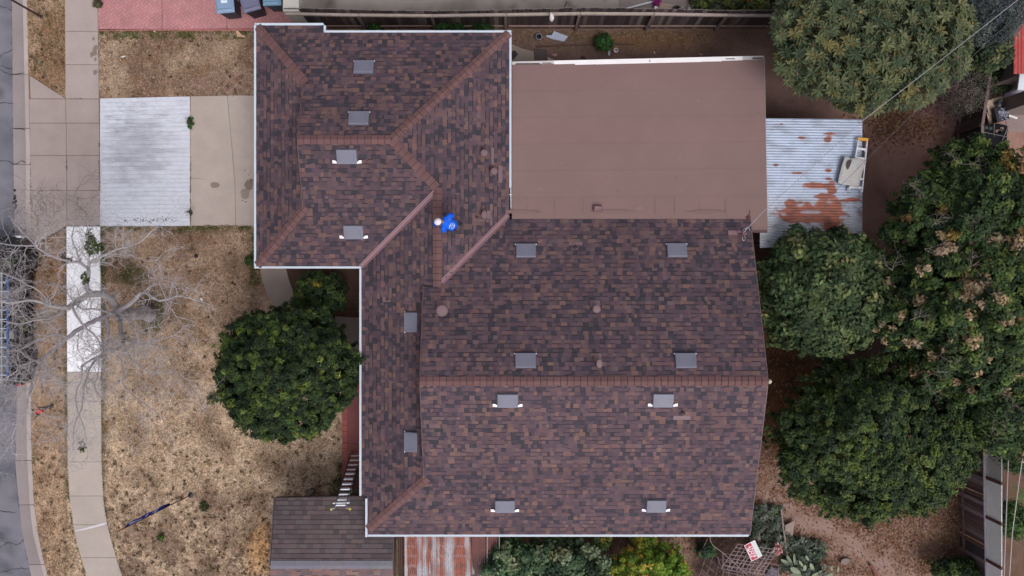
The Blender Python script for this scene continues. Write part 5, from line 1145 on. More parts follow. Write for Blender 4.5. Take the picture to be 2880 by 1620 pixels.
# ================================================================ PERSON on the roof
def skin_obj(name, V, E, Rr, mat, parent, col, sub=2):
    me = bpy.data.meshes.new(name); me.from_pydata(V, E, [])
    o = bpy.data.objects.new(name, me); COL.objects.link(o); o.parent = parent
    sk = o.modifiers.new('skin', 'SKIN'); sk.use_smooth_shade = True
    for i, r in enumerate(Rr):
        rr = r if hasattr(r, '__len__') else (r, r); me.skin_vertices[0].data[i].radius = rr; me.skin_vertices[0].data[i].use_root = (i == 0)
    ss = o.modifiers.new('sub', 'SUBSURF'); ss.levels = ss.render_levels = sub
    m = bpy.data.materials.new(name); m.use_nodes = True; p = m.node_tree.nodes['Principled BSDF']; p.inputs['Base Color'].default_value = (*col, 1); p.inputs['Roughness'].default_value = .75
    me.materials.append(m); return o
hx, hy, _ = P(1270, 630, 4.6); base_z = PE(hx, hy) + .02
man = empty('person', (hx, hy, base_z), 'person in a bright blue shirt and white cap bending forward on the roof', 'person'); man.rotation_euler = (0, 0, rad(164))
# local frame: +x = forward, +y = his left, z up (1.74 m tall, leaning forward from the hips)
sl0 = -.347 * math.cos(rad(164))
J = {'pel': (0, 0, .93), 'sp': (.07, 0, 1.10), 'ch': (.17, 0, 1.27), 'nk': (.27, .01, 1.42), 'hd0': (.33, .04, 1.49), 'hd1': (.385, .07, 1.57),
     'shL': (.20, .18, 1.36), 'shR': (.14, -.19, 1.36), 'elL': (.17, .30, 1.12), 'elR': (.02, -.31, 1.14), 'wrL': (.32, .22, .96), 'wrR': (.14, -.37, .93),
     'hpL': (0, .10, .88), 'hpR': (0, -.10, .88), 'knL': (.13, .13, .47), 'knR': (-.04, -.13, .46), 'anL': (.06, .14, .06 + .03), 'anR': (-.18, -.14, .06 - .05), 'toL': (.22, .16, .02 + .06), 'toR': (-.02, -.16, -.03 + .02)}
names = list(J); idx = {n: i for i, n in enumerate(names)}; V = [J[n] for n in names]
RD = {'pel': (.15, .11), 'sp': (.13, .10), 'ch': (.16, .11), 'nk': .055, 'hd0': (.075, .085), 'hd1': (.085, .10), 'shL': .06, 'shR': .06, 'elL': .042, 'elR': .042, 'wrL': .028, 'wrR': .028, 'hpL': .085, 'hpR': .085, 'knL': .058, 'knR': .058, 'anL': .04, 'anR': .04, 'toL': .035, 'toR': .035}
RR = [RD[n] for n in names]
E = [(idx[a], idx[b]) for a, b in (('pel', 'sp'), ('sp', 'ch'), ('ch', 'nk'), ('nk', 'hd0'), ('hd0', 'hd1'), ('ch', 'shL'), ('ch', 'shR'), ('shL', 'elL'), ('shR', 'elR'), ('elL', 'wrL'), ('elR', 'wrR'), ('pel', 'hpL'), ('pel', 'hpR'), ('hpL', 'knL'), ('hpR', 'knR'), ('knL', 'anL'), ('knR', 'anR'), ('anL', 'toL'), ('anR', 'toR'))]
# hands: palm plus five bent fingers each
for s, wr in ((1, 'wrL'), (-1, 'wrR')):
    w0 = Vector(J[wr]); d = Vector((.35, -.15 * s, -.92)).normalized(); lat = Vector((.9, 0, .35)).normalized(); inn = d.cross(lat)
    if inn.y * s > 0: inn = -inn
    palm = w0 + d * .055; V.append(tuple(palm)); RR.append((.036, .016)); pi_ = len(V) - 1; E.append((idx[wr], pi_))
    for k, (off, ln) in enumerate(((.030, .070), (.010, .080), (-.010, .075), (-.030, .058))):
        a = palm + lat * off + d * .035; b_ = a + (d * .8 + inn * .5).normalized() * ln * .5; c_ = b_ + (d * .3 + inn * .9).normalized() * ln * .5; pr = pi_
        for q, r in ((a, .0095), (b_, .0085), (c_, .007)): V.append(tuple(q)); RR.append(r); E.append((pr, len(V) - 1)); pr = len(V) - 1
    a = palm + lat * .04 - d * .01; b_ = a + (lat * .5 + d * .6 + inn * .4).normalized() * .035; c_ = b_ + (d * .8 + inn * .5).normalized() * .028; pr = pi_
    for q, r in ((a, .011), (b_, .0095), (c_, .008)): V.append(tuple(q)); RR.append(r); E.append((pr, len(V) - 1)); pr = len(V) - 1
sk_c = S(150, 104, 82)
body = skin_obj('body', V, E, RR, None, man, sk_c)
blue = S(24, 98, 222)
def seg(names_, scale, extra=None):
    v = [J[n] for n in names_]; return v
# shirt: lofted torso rings plus sleeves, one mesh
b = MB(); bc = blue
def ring(c, ax, rx, ry, n=18):
    c = Vector(c); ax = Vector(ax).normalized(); y = Vector((0, 1, 0)); x = y.cross(ax).normalized()
    return [c + y * (ry * math.cos(2 * math.pi * k / n)) + x * (rx * math.sin(2 * math.pi * k / n)) for k in range(n)]
def loft(b, rings, col, cap=True):
    n = len(rings[0]); base = len(b.v)
    for r in rings: b.v += [tuple(p) for p in r]
    for i in range(len(rings) - 1):
        for k in range(n): b.f.append((base + i * n + k, base + i * n + (k + 1) % n, base + (i + 1) * n + (k + 1) % n, base + (i + 1) * n + k)); b.c.append(col)
    if cap: b.f.append(tuple(base + k for k in range(n))[::-1]); b.c.append(col); b.f.append(tuple(base + (len(rings) - 1) * n + k for k in range(n))); b.c.append(col)
tor = [((-.03, 0, .82), (.1, 0, 1), .155, .205), ((-.01, 0, .93), (.15, 0, 1), .15, .20), ((.04, 0, 1.05), (.4, 0, 1), .14, .195), ((.11, 0, 1.18), (.5, 0, 1), .145, .205), ((.17, 0, 1.29), (.6, 0, 1), .14, .225), ((.215, 0, 1.365), (.7, 0, 1), .115, .215), ((.25, 0, 1.41), (.8, 0, 1), .085, .15), ((.275, 0, 1.435), (.9, 0, 1), .065, .085)]
loft(b, [ring(*t) for t in tor], bc)
def sleeve(b, pts, rads, col, n=12):
    b.tube(pts, rads, n, col)
for s, e in (('shL', 'elL'), ('shR', 'elR')):
    a = Vector(J[s]); c = Vector(J[e]); m0 = a + (Vector(J['ch']) - a) * .35
    sleeve(b, [m0, a + Vector((.0, 0, .01)), a.lerp(c, .35), a.lerp(c, .8)], [.09, .10, .098, .105], bc)
m_shirt = M('blue_shirt', .85, .2, s1=18, a1=.10, s2=9, a2=.16, bump=.006, bs=14)
shirt = b.build('shirt', m_shirt, man, world=False, smooth=True)
ss = shirt.modifiers.new('s', 'SUBSURF'); ss.levels = ss.render_levels = 1
# white ring emblem and lettering strokes on the back (lower left side), laid on the cloth
b = MB()
def back(u, v):  # u across (y), v along the spine 0..1 -> point on the back surface
    i = v * 4; i0 = min(3, int(i)) ; t = i - i0; A, B = tor[i0 + 1], tor[i0 + 2]
    c = Vector(A[0]).lerp(Vector(B[0]), t); ax = Vector(A[1]).lerp(Vector(B[1]), t).normalized(); rx = A[2] * (1 - t) + B[2] * t; ry = A[3] * (1 - t) + B[3] * t
    y = Vector((0, 1, 0)); x = y.cross(ax).normalized(); sgn_ = -1 if x.x > 0 else 1
    th = math.asin(max(-.98, min(.98, u / ry))); return c + y * u + x * sgn_ * (rx * math.cos(th) + .008)
def stroke(pts, wd):
    q = [back(*p) for p in pts]
    b.tube(q, wd, 5, S(226, 236, 250))
cu, cv2 = .055, .48
for a0, a1, rr in ((.3, 3.4, .085), (3.6, 5.9, .085), (1.0, 4.6, .045)):
    stroke([(cu + rr * 1.15 * math.cos(a0 + (a1 - a0) * t / 9), cv2 + rr * 2.6 * math.sin(a0 + (a1 - a0) * t / 9)) for t in range(10)], .0075)
stroke([(cu - .02, cv2 - .05), (cu + .02, cv2 + .06)], .006); stroke([(cu + .03, cv2 - .08), (cu + .05, cv2 + .02)], .006)
b.build('emblem', m_paint, shirt, world=False)
# jeans
V2 = [(0, 0, .90), J['hpL'], J['knL'], (.07, .14, .12), J['hpR'], J['knR'], (-.17, -.14, .03)]
skin_obj('trousers', V2, [(0, 1), (1, 2), (2, 3), (0, 4), (4, 5), (5, 6)], [(.16, .13), .10, .075, .062, .10, .075, .062], None, man, S(44, 50, 66))
for k, n in (('L', 1), ('R', -1)):
    a = Vector(J['an' + k]); t = Vector(J['to' + k]); b = MB(); b.tube([a + Vector((-.05, 0, -.03)), a + Vector((.02, 0, -.02)), t + Vector((0, 0, -.0)), t + Vector((.05, 0, -.005))], [.045, .052, .045, .025], 8, S(70, 60, 54)); b.build('shoe', m_cloth, man, world=False, smooth=True)
# cap with blue brim
hc = Vector((.38, .07, 1.575)); ax = Vector((.35, 0, 1)).normalized(); fw = Vector((1, 0, -.35)).normalized(); yw = Vector((0, 1, 0)); b = MB()
turn = rad(40); f2 = fw * math.cos(turn) + yw * math.sin(turn); y2 = ax.cross(f2).normalized()
rs = []
for (r, h) in ((.104, -.01), (.106, .03), (.098, .07), (.075, .10), (.04, .118), (.008, .124)): rs.append([hc + (f2 * 1.12 * math.cos(2 * math.pi * k / 20) + y2 * math.sin(2 * math.pi * k / 20)) * r + ax * h for k in range(20)])
loft(b, rs, S(222, 224, 232)); cap = b.build('cap', m_cloth, man, world=False, smooth=True)
b = MB(); n = 12; o_ = []; i_ = []
for k in range(n + 1):
    a = rad(-62 + 124 * k / n); i_.append(hc + (f2 * 1.12 * math.cos(a) + y2 * math.sin(a)) * .102 + ax * .018); o_.append(hc + f2 * (.075 + .115 * math.cos(a * .9)) + y2 * (.112 * math.sin(a)) + ax * (-.002))
for k in range(n): b.hexa([i_[k] - ax * .006, i_[k + 1] - ax * .006, o_[k + 1] - ax * .006, o_[k] - ax * .006, i_[k], i_[k + 1], o_[k + 1], o_[k]], S(22, 66, 170))
b.build('brim', m_cloth, cap, world=False)
b = MB(); p = hc + f2 * .13 + y2 * -.0 + ax * .05; b.bar(hc + f2 * .118 - y2 * .03 + ax * .035, hc + f2 * .118 + y2 * .03 + ax * .035, .012, .03, S(22, 66, 170)); b.build('badge', m_cloth, cap, world=False)
# face and hair on the head
b = MB(); hcx = Vector(J['hd1'])
b.lathe(0, 0, [(.001, -.004), (.012, 0)], 6, S(120, 80, 66)); b.v = []; b.f = []; b.c = []
for s in (-1, 1):
    e = hcx + fw * .085 + yw * s * .033 + ax * .0; b.tube([e, e + fw * .012], .010, 8, S(230, 228, 224)); b.tube([e + fw * .010, e + fw * .014], .005, 6, S(30, 22, 18))
e = hcx + fw * .095 - ax * .025; b.tube([e + ax * .02, e + fw * .022 - ax * .005, e - ax * .012], [.007, .013, .009], 6, sk_c)
e = hcx + fw * .088 - ax * .055; b.tube([e - yw * .022, e + fw * .004, e + yw * .022], [.004, .007, .004], 6, S(128, 70, 64))
for s in (-1, 1): e = hcx + yw * s * .083 - ax * .01; b.tube([e - ax * .025, e + yw * s * .012, e + ax * .022], [.008, .013, .009], 6, sk_c)
b.build('face', m_skin, man, world=False, smooth=True)
b = MB(); rs = []
for (r, h) in ((.075, -.07), (.088, -.04), (.092, -.01)): rs.append([hc + (fw * 1.0 * math.cos(2 * math.pi * k / 20) * (1 if math.cos(2 * math.pi * k / 20) < 0 else .55) + yw * math.sin(2 * math.pi * k / 20)) * r + ax * h - fw * .012 for k in range(20)])
loft(b, rs, S(34, 26, 24)); b.build('hair', m_cloth, man, world=False, smooth=True)
# ================================================================ VEGETATION
def leaves(cen, out, n, ln, wd, cols, rng, spread, up=.6, flat=.8):
    """n kite leaves around each clump centre. cen (m,3), out (m,3) outward dirs, cols (m,3) clump colour"""
    m = len(cen); N = m * n
    c = np.repeat(cen, n, 0); o = np.repeat(out, n, 0); col = np.repeat(cols, n, 0)
    d = rng.normal(size=(N, 3)); d /= np.linalg.norm(d, axis=1, keepdims=True)
    sp = np.repeat(spread, n) if hasattr(spread, '__len__') else spread
    r = rng.random((N, 1)) ** .45
    pos = c + d * r * (sp[:, None] if hasattr(sp, '__len__') else sp) * np.array([1, 1, flat])
    nr = d * .55 + o * .5 + np.array([0, 0, up]) + rng.normal(size=(N, 3)) * .38; nr /= np.linalg.norm(nr, axis=1, keepdims=True)
    t = rng.normal(size=(N, 3)) + d * .6; t -= nr * np.sum(t * nr, 1, keepdims=True); t /= np.linalg.norm(t, axis=1, keepdims=True)
    s = np.cross(nr, t); L = ln * rng.uniform(.7, 1.3, (N, 1)); W = wd * rng.uniform(.7, 1.3, (N, 1))
    V = np.stack([pos - t * L * .5, pos + s * W * .5 + t * L * .05, pos + t * L * .5 - nr * L * .08, pos - s * W * .5 + t * L * .05], 1)
    k = rng.uniform(.70, 1.32, (N, 1)) * np.where(rng.random((N, 1)) < .07, 1.6, 1.0); col = col * k * (1 + rng.normal(size=(N, 3)) * .06)
    return V, np.clip(col, 0, 1)
def crown_pts(rng, cx, cy, rx, ry, zc, rz, n, lump=.16, seed=0, low=-.35, outline=None):
    """clump centres on an uneven dome"""
    P_, O_ = [], []
    i = 0; ga = 2.39996
    while len(P_) < n:
        u = low + (1 - low) * ((i + .5) / n) if i < n else rng.uniform(low, 1); a = i * ga + rng.normal() * .15; i += 1
        r = math.sqrt(max(0, 1 - u * u)); d = Vector((r * math.cos(a), r * math.sin(a), u))
        k = 1 + lump * (noise.noise(Vector((d.x * 2.2 + seed, d.y * 2.2, d.z * 2.2))) * 1.7 + .6 * noise.noise(Vector((d.x * 6 + seed, d.y * 6, d.z * 6)))) + rng.normal() * .03
        p = (cx + rx * d.x * k, cy + ry * d.y * k, zc + rz * d.z * k)
        if outline and not outline(p): 
            if i > n * 4: break
            continue
        P_.append(p); O_.append((d.x, d.y, d.z))
    return np.array(P_), np.array(O_)
def pal(rng, n, cols, ws):
    w_ = np.array(ws, float); w_ /= w_.sum(); return np.array(cols)[rng.choice(len(cols), n, p=w_)]
def trunk(parent, x, y, z1, r, col, limbs, rng, name='trunk'):
    b = MB(); b.tube([(x, y, -.05), (x + .03, y, z1 * .5), (x, y + .03, z1)], [r * 1.25, r, r * .8], 10, col)
    for lx, ly, lz in limbs:
        m = Vector((x, y, z1 * .9)).lerp(Vector((lx, ly, lz)), .5) + Vector((rng.normal() * .1, rng.normal() * .1, .15))
        b.tube([(x, y, z1 * .85), m, (lx, ly, lz)], [r * .6, r * .4, r * .15], 6, col)
    b.build(name, m_bark, parent)
def G(*c): return [S(*q) for q in c]
TOT = [0]
def tree(name, px, py, prx, pry, zc, rz, n, per, ln, wd, cols, ws, label, cat='tree', group=None, seed=1, spread=.3, lump=.16, up=.6, low=-.35, trunk_r=.12, inner=.5, hl=None, outline=None, bark=S(92, 78, 70), sprigs=0):
    rng = np.random.default_rng(seed); cx, cy, _ = P(px, py, zc); f = (H - zc) / H / K; rx, ry = prx * f, pry * f
    t = empty(name, (cx, cy, 0), label, cat, group)
    p, o = crown_pts(rng, cx, cy, rx - spread * .6, ry - spread * .6, zc, rz, n, lump, seed, low, outline)
    c = pal(rng, len(p), cols, ws)
    # patches of lighter growth follow the crown's own variation
    if hl:
        for i in range(len(p)):
            v = noise.noise(Vector((p[i][0] * hl[1] + seed, p[i][1] * hl[1], p[i][2] * .3)))
            if v > hl[2] and rng.random() < .6: c[i] = np.array(hl[0][int(rng.integers(len(hl[0])))])
    V, C = leaves(p, o, per, ln, wd, c, rng, spread * rng.uniform(.7, 1.25, len(p)), up)
    parts_ = [(V, C)]
    if inner:
        m = int(n * inner); p2, o2 = crown_pts(rng, cx, cy, (rx - spread) * .8, (ry - spread) * .8, zc - rz * .15, rz * .72, m, lump, seed + 9, -.2, outline)
        V2, C2 = leaves(p2, o2, per, ln * 1.15, wd * 1.2, pal(rng, len(p2), cols, ws), rng, spread * 1.3, up); parts_.append((V2, C2))
    if sprigs:
        a = rng.uniform(0, 2 * math.pi, sprigs); k = rng.uniform(.88, 1.05, sprigs) * np.array([1 + lump * 1.6 * noise.noise(Vector((math.cos(tt) * 3 + seed, math.sin(tt) * 3, 0))) for tt in a]); hz = rng.uniform(-.45, .35, sprigs)
        p3 = np.stack([cx + rx * k * np.cos(a), cy + ry * k * np.sin(a), zc + rz * hz], 1); o3 = np.stack([np.cos(a), np.sin(a), 0 * a], 1)
        nb2 = max(8, sprigs // 9); ab = rng.uniform(0, 2 * math.pi, nb2); lb_ = rng.uniform(1.0, 1.2, nb2); q3 = []
        for aa, l2 in zip(ab, lb_):
            zz = zc + rz * rng.uniform(-.5, .1)
            for tt in np.linspace(.82, l2, 10): q3.append((cx + rx * tt * math.cos(aa + rng.normal() * .02), cy + ry * tt * math.sin(aa + rng.normal() * .02), zz - (tt - .82) * .4))
        p3 = np.concatenate([p3, np.array(q3)]); o3 = np.stack([np.cos(np.arctan2(p3[:, 1] - cy, p3[:, 0] - cx)), np.sin(np.arctan2(p3[:, 1] - cy, p3[:, 0] - cx)), 0 * p3[:, 0]], 1); sprigs = len(p3)
        parts_.append(leaves(p3, o3, 14, ln * 1.1, wd, pal(rng, sprigs, cols, ws), rng, spread * .55, up))
    V = np.concatenate([q[0] for q in parts_]); C = np.concatenate([q[1] for q in parts_]); TOT[0] += len(V)
    quads_obj('crown', V, C, m_leaf, t)
    lim = [tuple(p[int(rng.integers(len(p)))] * np.array([1, 1, 1]) * 1.0) for _ in range(9)]
    lim = [(cx + (a - cx) * .8, cy + (b_ - cy) * .8, c_ - .15) for a, b_, c_ in lim]
    trunk(t, cx, cy, max(.4, zc - rz * .4), trunk_r, bark, lim, rng)
    return t, rng, (cx, cy, rx, ry)
g_dark = G((34, 46, 30), (44, 60, 34), (54, 72, 38), (66, 84, 42), (86, 104, 46), (38, 52, 38))
t_round, rng, _ = tree('round_tree', 806, 1050, 183, 182, 2.7, 1.9, 1500, 42, .15, .036, G((42, 57, 38), (50, 67, 40), (60, 78, 44), (72, 92, 47), (96, 114, 54), (112, 124, 58), (36, 50, 36)), (26, 26, 20, 12, 5, 2, 10),
    'round dense dark green tree between the lawn and the house', 'tree', None, 3, .125, .17, hl=(G((88, 108, 46), (104, 118, 50), (76, 94, 44)), 3.2, .38), trunk_r=.14, sprigs=260)
tree('leafy_shrub', 902, 832, 72, 68, .95, .7, 60, 70, .13, .07, G((50, 68, 40), (64, 84, 46), (88, 104, 54), (42, 58, 38), (150, 140, 60)), (30, 24, 10, 26, 2),
    'bushy shrub in the dark corner above the round tree', 'shrub', None, 5, .20, .22, trunk_r=.03)
# large trees on the right
tree('dark_tree', 2452, 1238, 250, 210, 2.9, 1.9, 1900, 44, .135, .05, G((50, 66, 44), (60, 77, 47), (70, 88, 51), (82, 99, 54), (96, 110, 60), (42, 56, 40)), (22, 22, 22, 16, 8, 8),
    'big dark round tree at the lower right with narrow leaves', 'tree', None, 7, .14, .17, hl=(G((92, 106, 48), (78, 96, 44)), 1.8, .33), trunk_r=.2, sprigs=320)
tree('broadleaf_tree', 2320, 820, 182, 166, 2.6, 1.6, 520, 46, .20, .105, G((64, 82, 54), (76, 94, 60), (90, 106, 68), (52, 68, 46), (106, 118, 74), (120, 124, 82)), (26, 26, 16, 20, 7, 3),
    'broad leaved lighter green tree next to the right edge of the roof', 'tree', None, 9, .30, .18, trunk_r=.16, sprigs=160)
tree('broadleaf_tree', 2275, 722, 88, 50, 2.7, .9, 120, 75, .17, .09, G((62, 82, 52), (76, 96, 58), (92, 108, 62), (52, 70, 48)), (26, 26, 18, 20),
    'small broad leaved tree top covering the bottom of the corrugated roof', 'tree', None, 19, .28, .2, trunk_r=.1)
tan = G((152, 132, 102), (174, 152, 118), (140, 116, 84), (180, 160, 132))
gB = G((48, 66, 42), (58, 78, 46), (70, 91, 50), (84, 104, 55), (102, 118, 62), (42, 58, 40))
tree('flowering_tree', 2728, 612, 188, 184, 3.6, 1.9, 1100, 45, .15, .068, gB, (24, 24, 20, 14, 8, 10), 'wide dark green tree at the right edge beyond the corrugated shelter', 'tree', None, 11, .17, .22, hl=(G((130, 112, 60), (150, 122, 84)), 1.6, .40), trunk_r=.2, sprigs=220)
tree('flowering_tree', 2742, 868, 228, 228, 4.0, 2.1, 1600, 42, .15, .068, gB + tan[:2], (24, 24, 20, 14, 9, 8, 2, 2), 'largest green tree at the right edge with patches of dead tan blossom', 'tree', None, 12, .17, .24, hl=(tan, 1.6, .32), trunk_r=.25, sprigs=260)
tree('flowering_tree', 2830, 1130, 150, 150, 3.4, 1.8, 430, 62, .15, .07, gB + tan[:1], (24, 24, 20, 14, 9, 8, 2), 'green tree with one large tan blossom patch near the lower right edge', 'tree', None, 13, .28, .2, hl=(tan, 1.3, .36), trunk_r=.2)
tree('flowering_tree', 2850, 640, 110, 190, 3.8, 1.9, 400, 62, .15, .07, gB + tan[:1], (24, 24, 20, 14, 8, 10, 3), 'half seen green tree at the very right edge with tan tips', 'tree', None, 14, .28, .2, hl=(tan, 1.4, .36), trunk_r=.2)
# dead twigs standing out of the big trees
rng = np.random.default_rng(77); R = random.Random(77)
def twigs(b, p, d, L, r, depth, R, col, kink=.35, sides=3, up=0, mx=4):
    q = [Vector(p)]; n = 4 if depth > 1 else 3; dd = Vector(d).normalized()
    for i in range(n):
        dd = (dd + Vector((R.gauss(0, kink), R.gauss(0, kink), R.gauss(0, kink * .7) + up)) * .8).normalized(); q.append(q[-1] + dd * L / n)
        if depth > 0:
            for _ in range(1 if R.random() < .7 else 2):
                s = Vector((R.gauss(0, 1), R.gauss(0, 1), R.gauss(0, .6))); s = (s - dd * s.dot(dd)).normalized()
                twigs(b, q[-1], dd * .55 + s * R.uniform(.5, 1.0), L * R.uniform(.45, .68), r * .58, depth - 1, R, col, kink, sides, up, mx)
    b.tube(q, [r * (1 - .55 * i / n) for i in range(n + 1)], sides if depth < 2 else 5, jc(col, R, .12), False)
for k, (nm, pts) in enumerate((('flowering_tree.001', [(2600, 700), (2560, 900), (2720, 760), (2680, 1020), (2790, 960), (2510, 760), (2600, 1060), (2760, 640)]), ('flowering_tree', [(2560, 520), (2700, 460), (2620, 640)]), ('flowering_tree.002', [(2850, 1120), (2800, 1180)]))):
    for sx, sy in pts:
        b = MB(); q0 = P(sx, sy, 5.5)
        for _ in range(2): twigs(b, q0, (R.uniform(-1, 1), R.uniform(-1, 1), .4), .5, .007, 2, R, S(132, 122, 116))
        b.build('dead_branch', m_bark, bpy.data.objects[nm])
    
# loquat with large rosettes
lq = empty('loquat_tree', (*P(2465, 130, 3.4)[:2], 0), 'large-leaved tree with starry leaf rosettes at the top right', 'tree')
rng = np.random.default_rng(21); VV = []; CC = []
def lq_in(sx, sy):
    return ((sx - 2455) / 290) ** 2 + ((sy - 95) / 215) ** 2 < 1 + .22 * nz(sx, sy, .011, 4) and sy < 332 - (max(0, sx - 2500) * .42)
cnt = 0
for layer, (zb, nn) in enumerate(((4.3, 560), (3.8, 560), (3.2, 520))):
    for i in range(nn):
        sx = rng.uniform(2180, 2760); sy = rng.uniform(-110, 335)
        if not lq_in(sx, sy): continue
        e = ((sx - 2455) / 290) ** 2 + ((sy - 95) / 215) ** 2
        z = zb + .6 * (1 - e) + rng.normal() * .15; c0 = np.array(P(sx, sy, z)); n = int(rng.integers(8, 12)); tilt = rng.normal(size=2) * .25 + np.array([(sx - 2455) / 290, -(sy - 95) / 215]) * .35
        ax = np.array([tilt[0], tilt[1], 1.0]); ax /= np.linalg.norm(ax); u = np.cross(ax, [1, 0.2, 0]); u /= np.linalg.norm(u); w_ = np.cross(ax, u); a0 = rng.uniform(0, 6.28)
        base = np.array([S(90, 102, 74), S(102, 112, 80), S(76, 90, 68), S(118, 124, 88), S(122, 118, 76)][int(rng.choice(5, p=[.3, .25, .22, .15, .08])) ]); 
        for k in range(n):
            a = a0 + 2 * math.pi * k / n + rng.normal() * .12; el = rng.uniform(-.15, .6); d = (u * math.cos(a) + w_ * math.sin(a)) * math.cos(el) + ax * math.sin(el); s = np.cross(ax, d); s /= np.linalg.norm(s)
            L = rng.uniform(.21, .31); W = L * .34; m = c0 + d * L * .55; tip = c0 + d * L - ax * L * .15; cc = base * rng.uniform(.8, 1.2)
            mid = m - ax * .02
            VV.append([c0, m + s * W * .5 + ax * .012, tip, mid]); CC.append(cc); VV.append([c0, mid, tip, m - s * W * .5 + ax * .012]); CC.append(cc * .92)
        if rng.random() < .45:
            tc_ = np.array([S(150, 118, 86), S(168, 138, 78), S(140, 112, 96)][int(rng.integers(3))])
            for k in range(7):
                a = rng.uniform(0, 6.28); d = u * math.cos(a) * .8 + w_ * math.sin(a) * .8 + ax * .7; s = np.cross(ax, d); s /= np.linalg.norm(s); p0 = c0 + ax * .02; L = rng.uniform(.05, .10)
                VV.append([p0, p0 + d * L * .5 + s * .012, p0 + d * L, p0 + d * L * .5 - s * .012]); CC.append(tc_ * rng.uniform(.8, 1.15))
quads_obj('crown', np.array(VV), np.array(CC), m_leaf, lq)
cx, cy, _ = P(2465, 130, 3.4)
trunk(lq, cx, cy, 2.2, .15, S(92, 82, 76), [(cx + rng.uniform(-1.6, 1.6), cy + rng.uniform(-1.2, 1), 3.3) for _ in range(12)], rng)
# grey-green tree and bare purple shrub at the top right
tree('grey_leaved_tree', 2775, 40, 100, 90, 3.0, 1.2, 170, 120, .10, .03, G((84, 92, 92), (98, 106, 102), (72, 80, 84), (60, 70, 66), (112, 118, 112)), (25, 25, 20, 20, 10), 'silvery grey-green tree in the top right corner', 'tree', None, 23, .27, .22, trunk_r=.1)
tree('ivy_bush', 2770, 150, 55, 60, 2.2, .9, 60, 70, .13, .08, G((78, 90, 62), (58, 72, 52), (104, 110, 74)), (20, 20, 12), 'ivy bush on the top of the right fence', 'bush', None, 24, .22, .25, trunk_r=.05)
tree('twiggy_shrub', 2700, 255, 85, 72, 1.7, .8, 85, 60, .07, .022, G((92, 88, 84), (76, 78, 66), (110, 104, 98), (66, 74, 54)), (20, 20, 14, 18), 'greyish twiggy shrub leaning on the right fence', 'shrub', None, 25, .25, .35, inner=0, trunk_r=.05)
b = MB()
for _ in range(46): 
    a = R.uniform(0, 6.28); twigs(b, P(2650 + R.gauss(0, 16), 262 + R.gauss(0, 16), 1.6), (math.cos(a), math.sin(a) - .5, .15), R.uniform(.5, .95), .011, 2, R, S(112, 88, 92), .25)
dt = b.build('dead_branches', m_bark); tag(dt, 'tangle of bare purple-brown branches below the large-leaved tree', 'dead shrub')
# bottom bushes
tree('climbing_bush', 1440, 1580, 72, 52, 1.8, .55, 90, 38, .14, .09, G((66, 94, 62), (92, 116, 84), (122, 138, 104), (54, 78, 54), (150, 156, 116)), (26, 22, 12, 22, 6), 'leafy green creeper growing over the rusty awning', 'creeper', None, 31, .22, .35, inner=.2, sprigs=40, trunk_r=.04)
tree('climbing_bush', 1580, 1585, 118, 66, 1.4, .6, 120, 44, .14, .085, G((60, 82, 60), (84, 106, 76), (118, 132, 104), (50, 68, 50), (140, 148, 112)), (26, 22, 10, 24, 5), 'loose green bush in the dark strip between awning and yellow bush', 'bush', None, 32, .23, .4, inner=.2, sprigs=50, trunk_r=.04)
yg = G((128, 144, 56), (150, 160, 66), (104, 130, 50), (176, 166, 70), (86, 112, 46), (196, 142, 70), (204, 182, 84))
tree('yellow_bush', 1862, 1598, 70, 60, 1.3, .7, 130, 95, .085, .045, G((100, 136, 52), (120, 150, 56), (84, 116, 46), (140, 158, 62), (190, 140, 76)), (28, 24, 22, 12, 3), 'bright yellow-green bush at the bottom, right half of the pair', 'bush', 'bright bushes at the bottom', 33, .14, .3, trunk_r=.04, sprigs=40)
tree('yellow_bush', 1785, 1598, 62, 52, 1.3, .65, 110, 90, .085, .045, yg, (20, 20, 12, 16, 8, 8, 10), 'yellow and orange tipped bush at the bottom, left half of the pair', 'bush', 'bright bushes at the bottom', 34, .14, .3, trunk_r=.04, sprigs=40)
tree('yellow_bush', 1815, 1522, 34, 26, .9, .4, 30, 70, .085, .045, yg, (22, 16, 16, 14, 14, 8, 6), 'small yellow sprig directly under the white gutter', 'bush', 'bright bushes at the bottom', 35, .16, .3, trunk_r=.03)
tree('yellow_bush', 1690, 1518, 30, 20, .8, .35, 22, 60, .085, .045, G((92, 110, 50), (140, 146, 62), (74, 92, 46), (176, 150, 76)), (30, 16, 26, 6), 'small yellowish sprig left of the yellow bushes under the gutter', 'bush', 'bright bushes at the bottom', 36, .15, .35, trunk_r=.03)
tree('yellow_bush', 1712, 1608, 28, 24, .8, .35, 26, 60, .085, .045, yg, (16, 10, 20, 14, 22, 10, 3), 'orange tipped sprig at the bottom edge left of the yellow bushes', 'bush', 'bright bushes at the bottom', 37, .15, .3, trunk_r=.03)
b = MB()
for _ in range(60): twigs(b, P(R.uniform(1670, 1800), R.uniform(1520, 1615), .7), (R.uniform(-1, 1), R.uniform(-1, 1), .3), R.uniform(.25, .5), .006, 1, R, S(118, 112, 108), .3)
tag(b.build('dry_brush', m_bark), 'grey dry brushwood around the yellow bushes', 'brushwood', None, 'stuff')
b = MB()
for _ in range(230): twigs(b, P(R.uniform(1955, 2190), R.uniform(1522, 1625), R.uniform(.05, .45)), (R.uniform(-1, 1), R.uniform(-1, 1), .1), R.uniform(.3, .7), .008, 1, R, [S(64, 54, 52), S(84, 70, 66), S(104, 88, 84), S(50, 44, 44)][R.randrange(4)], .3)
tag(b.build('brush_pile', m_bark), 'tangled dark brush heaped under the rusty wire mesh', 'brush pile', None, 'stuff')
b = MB()
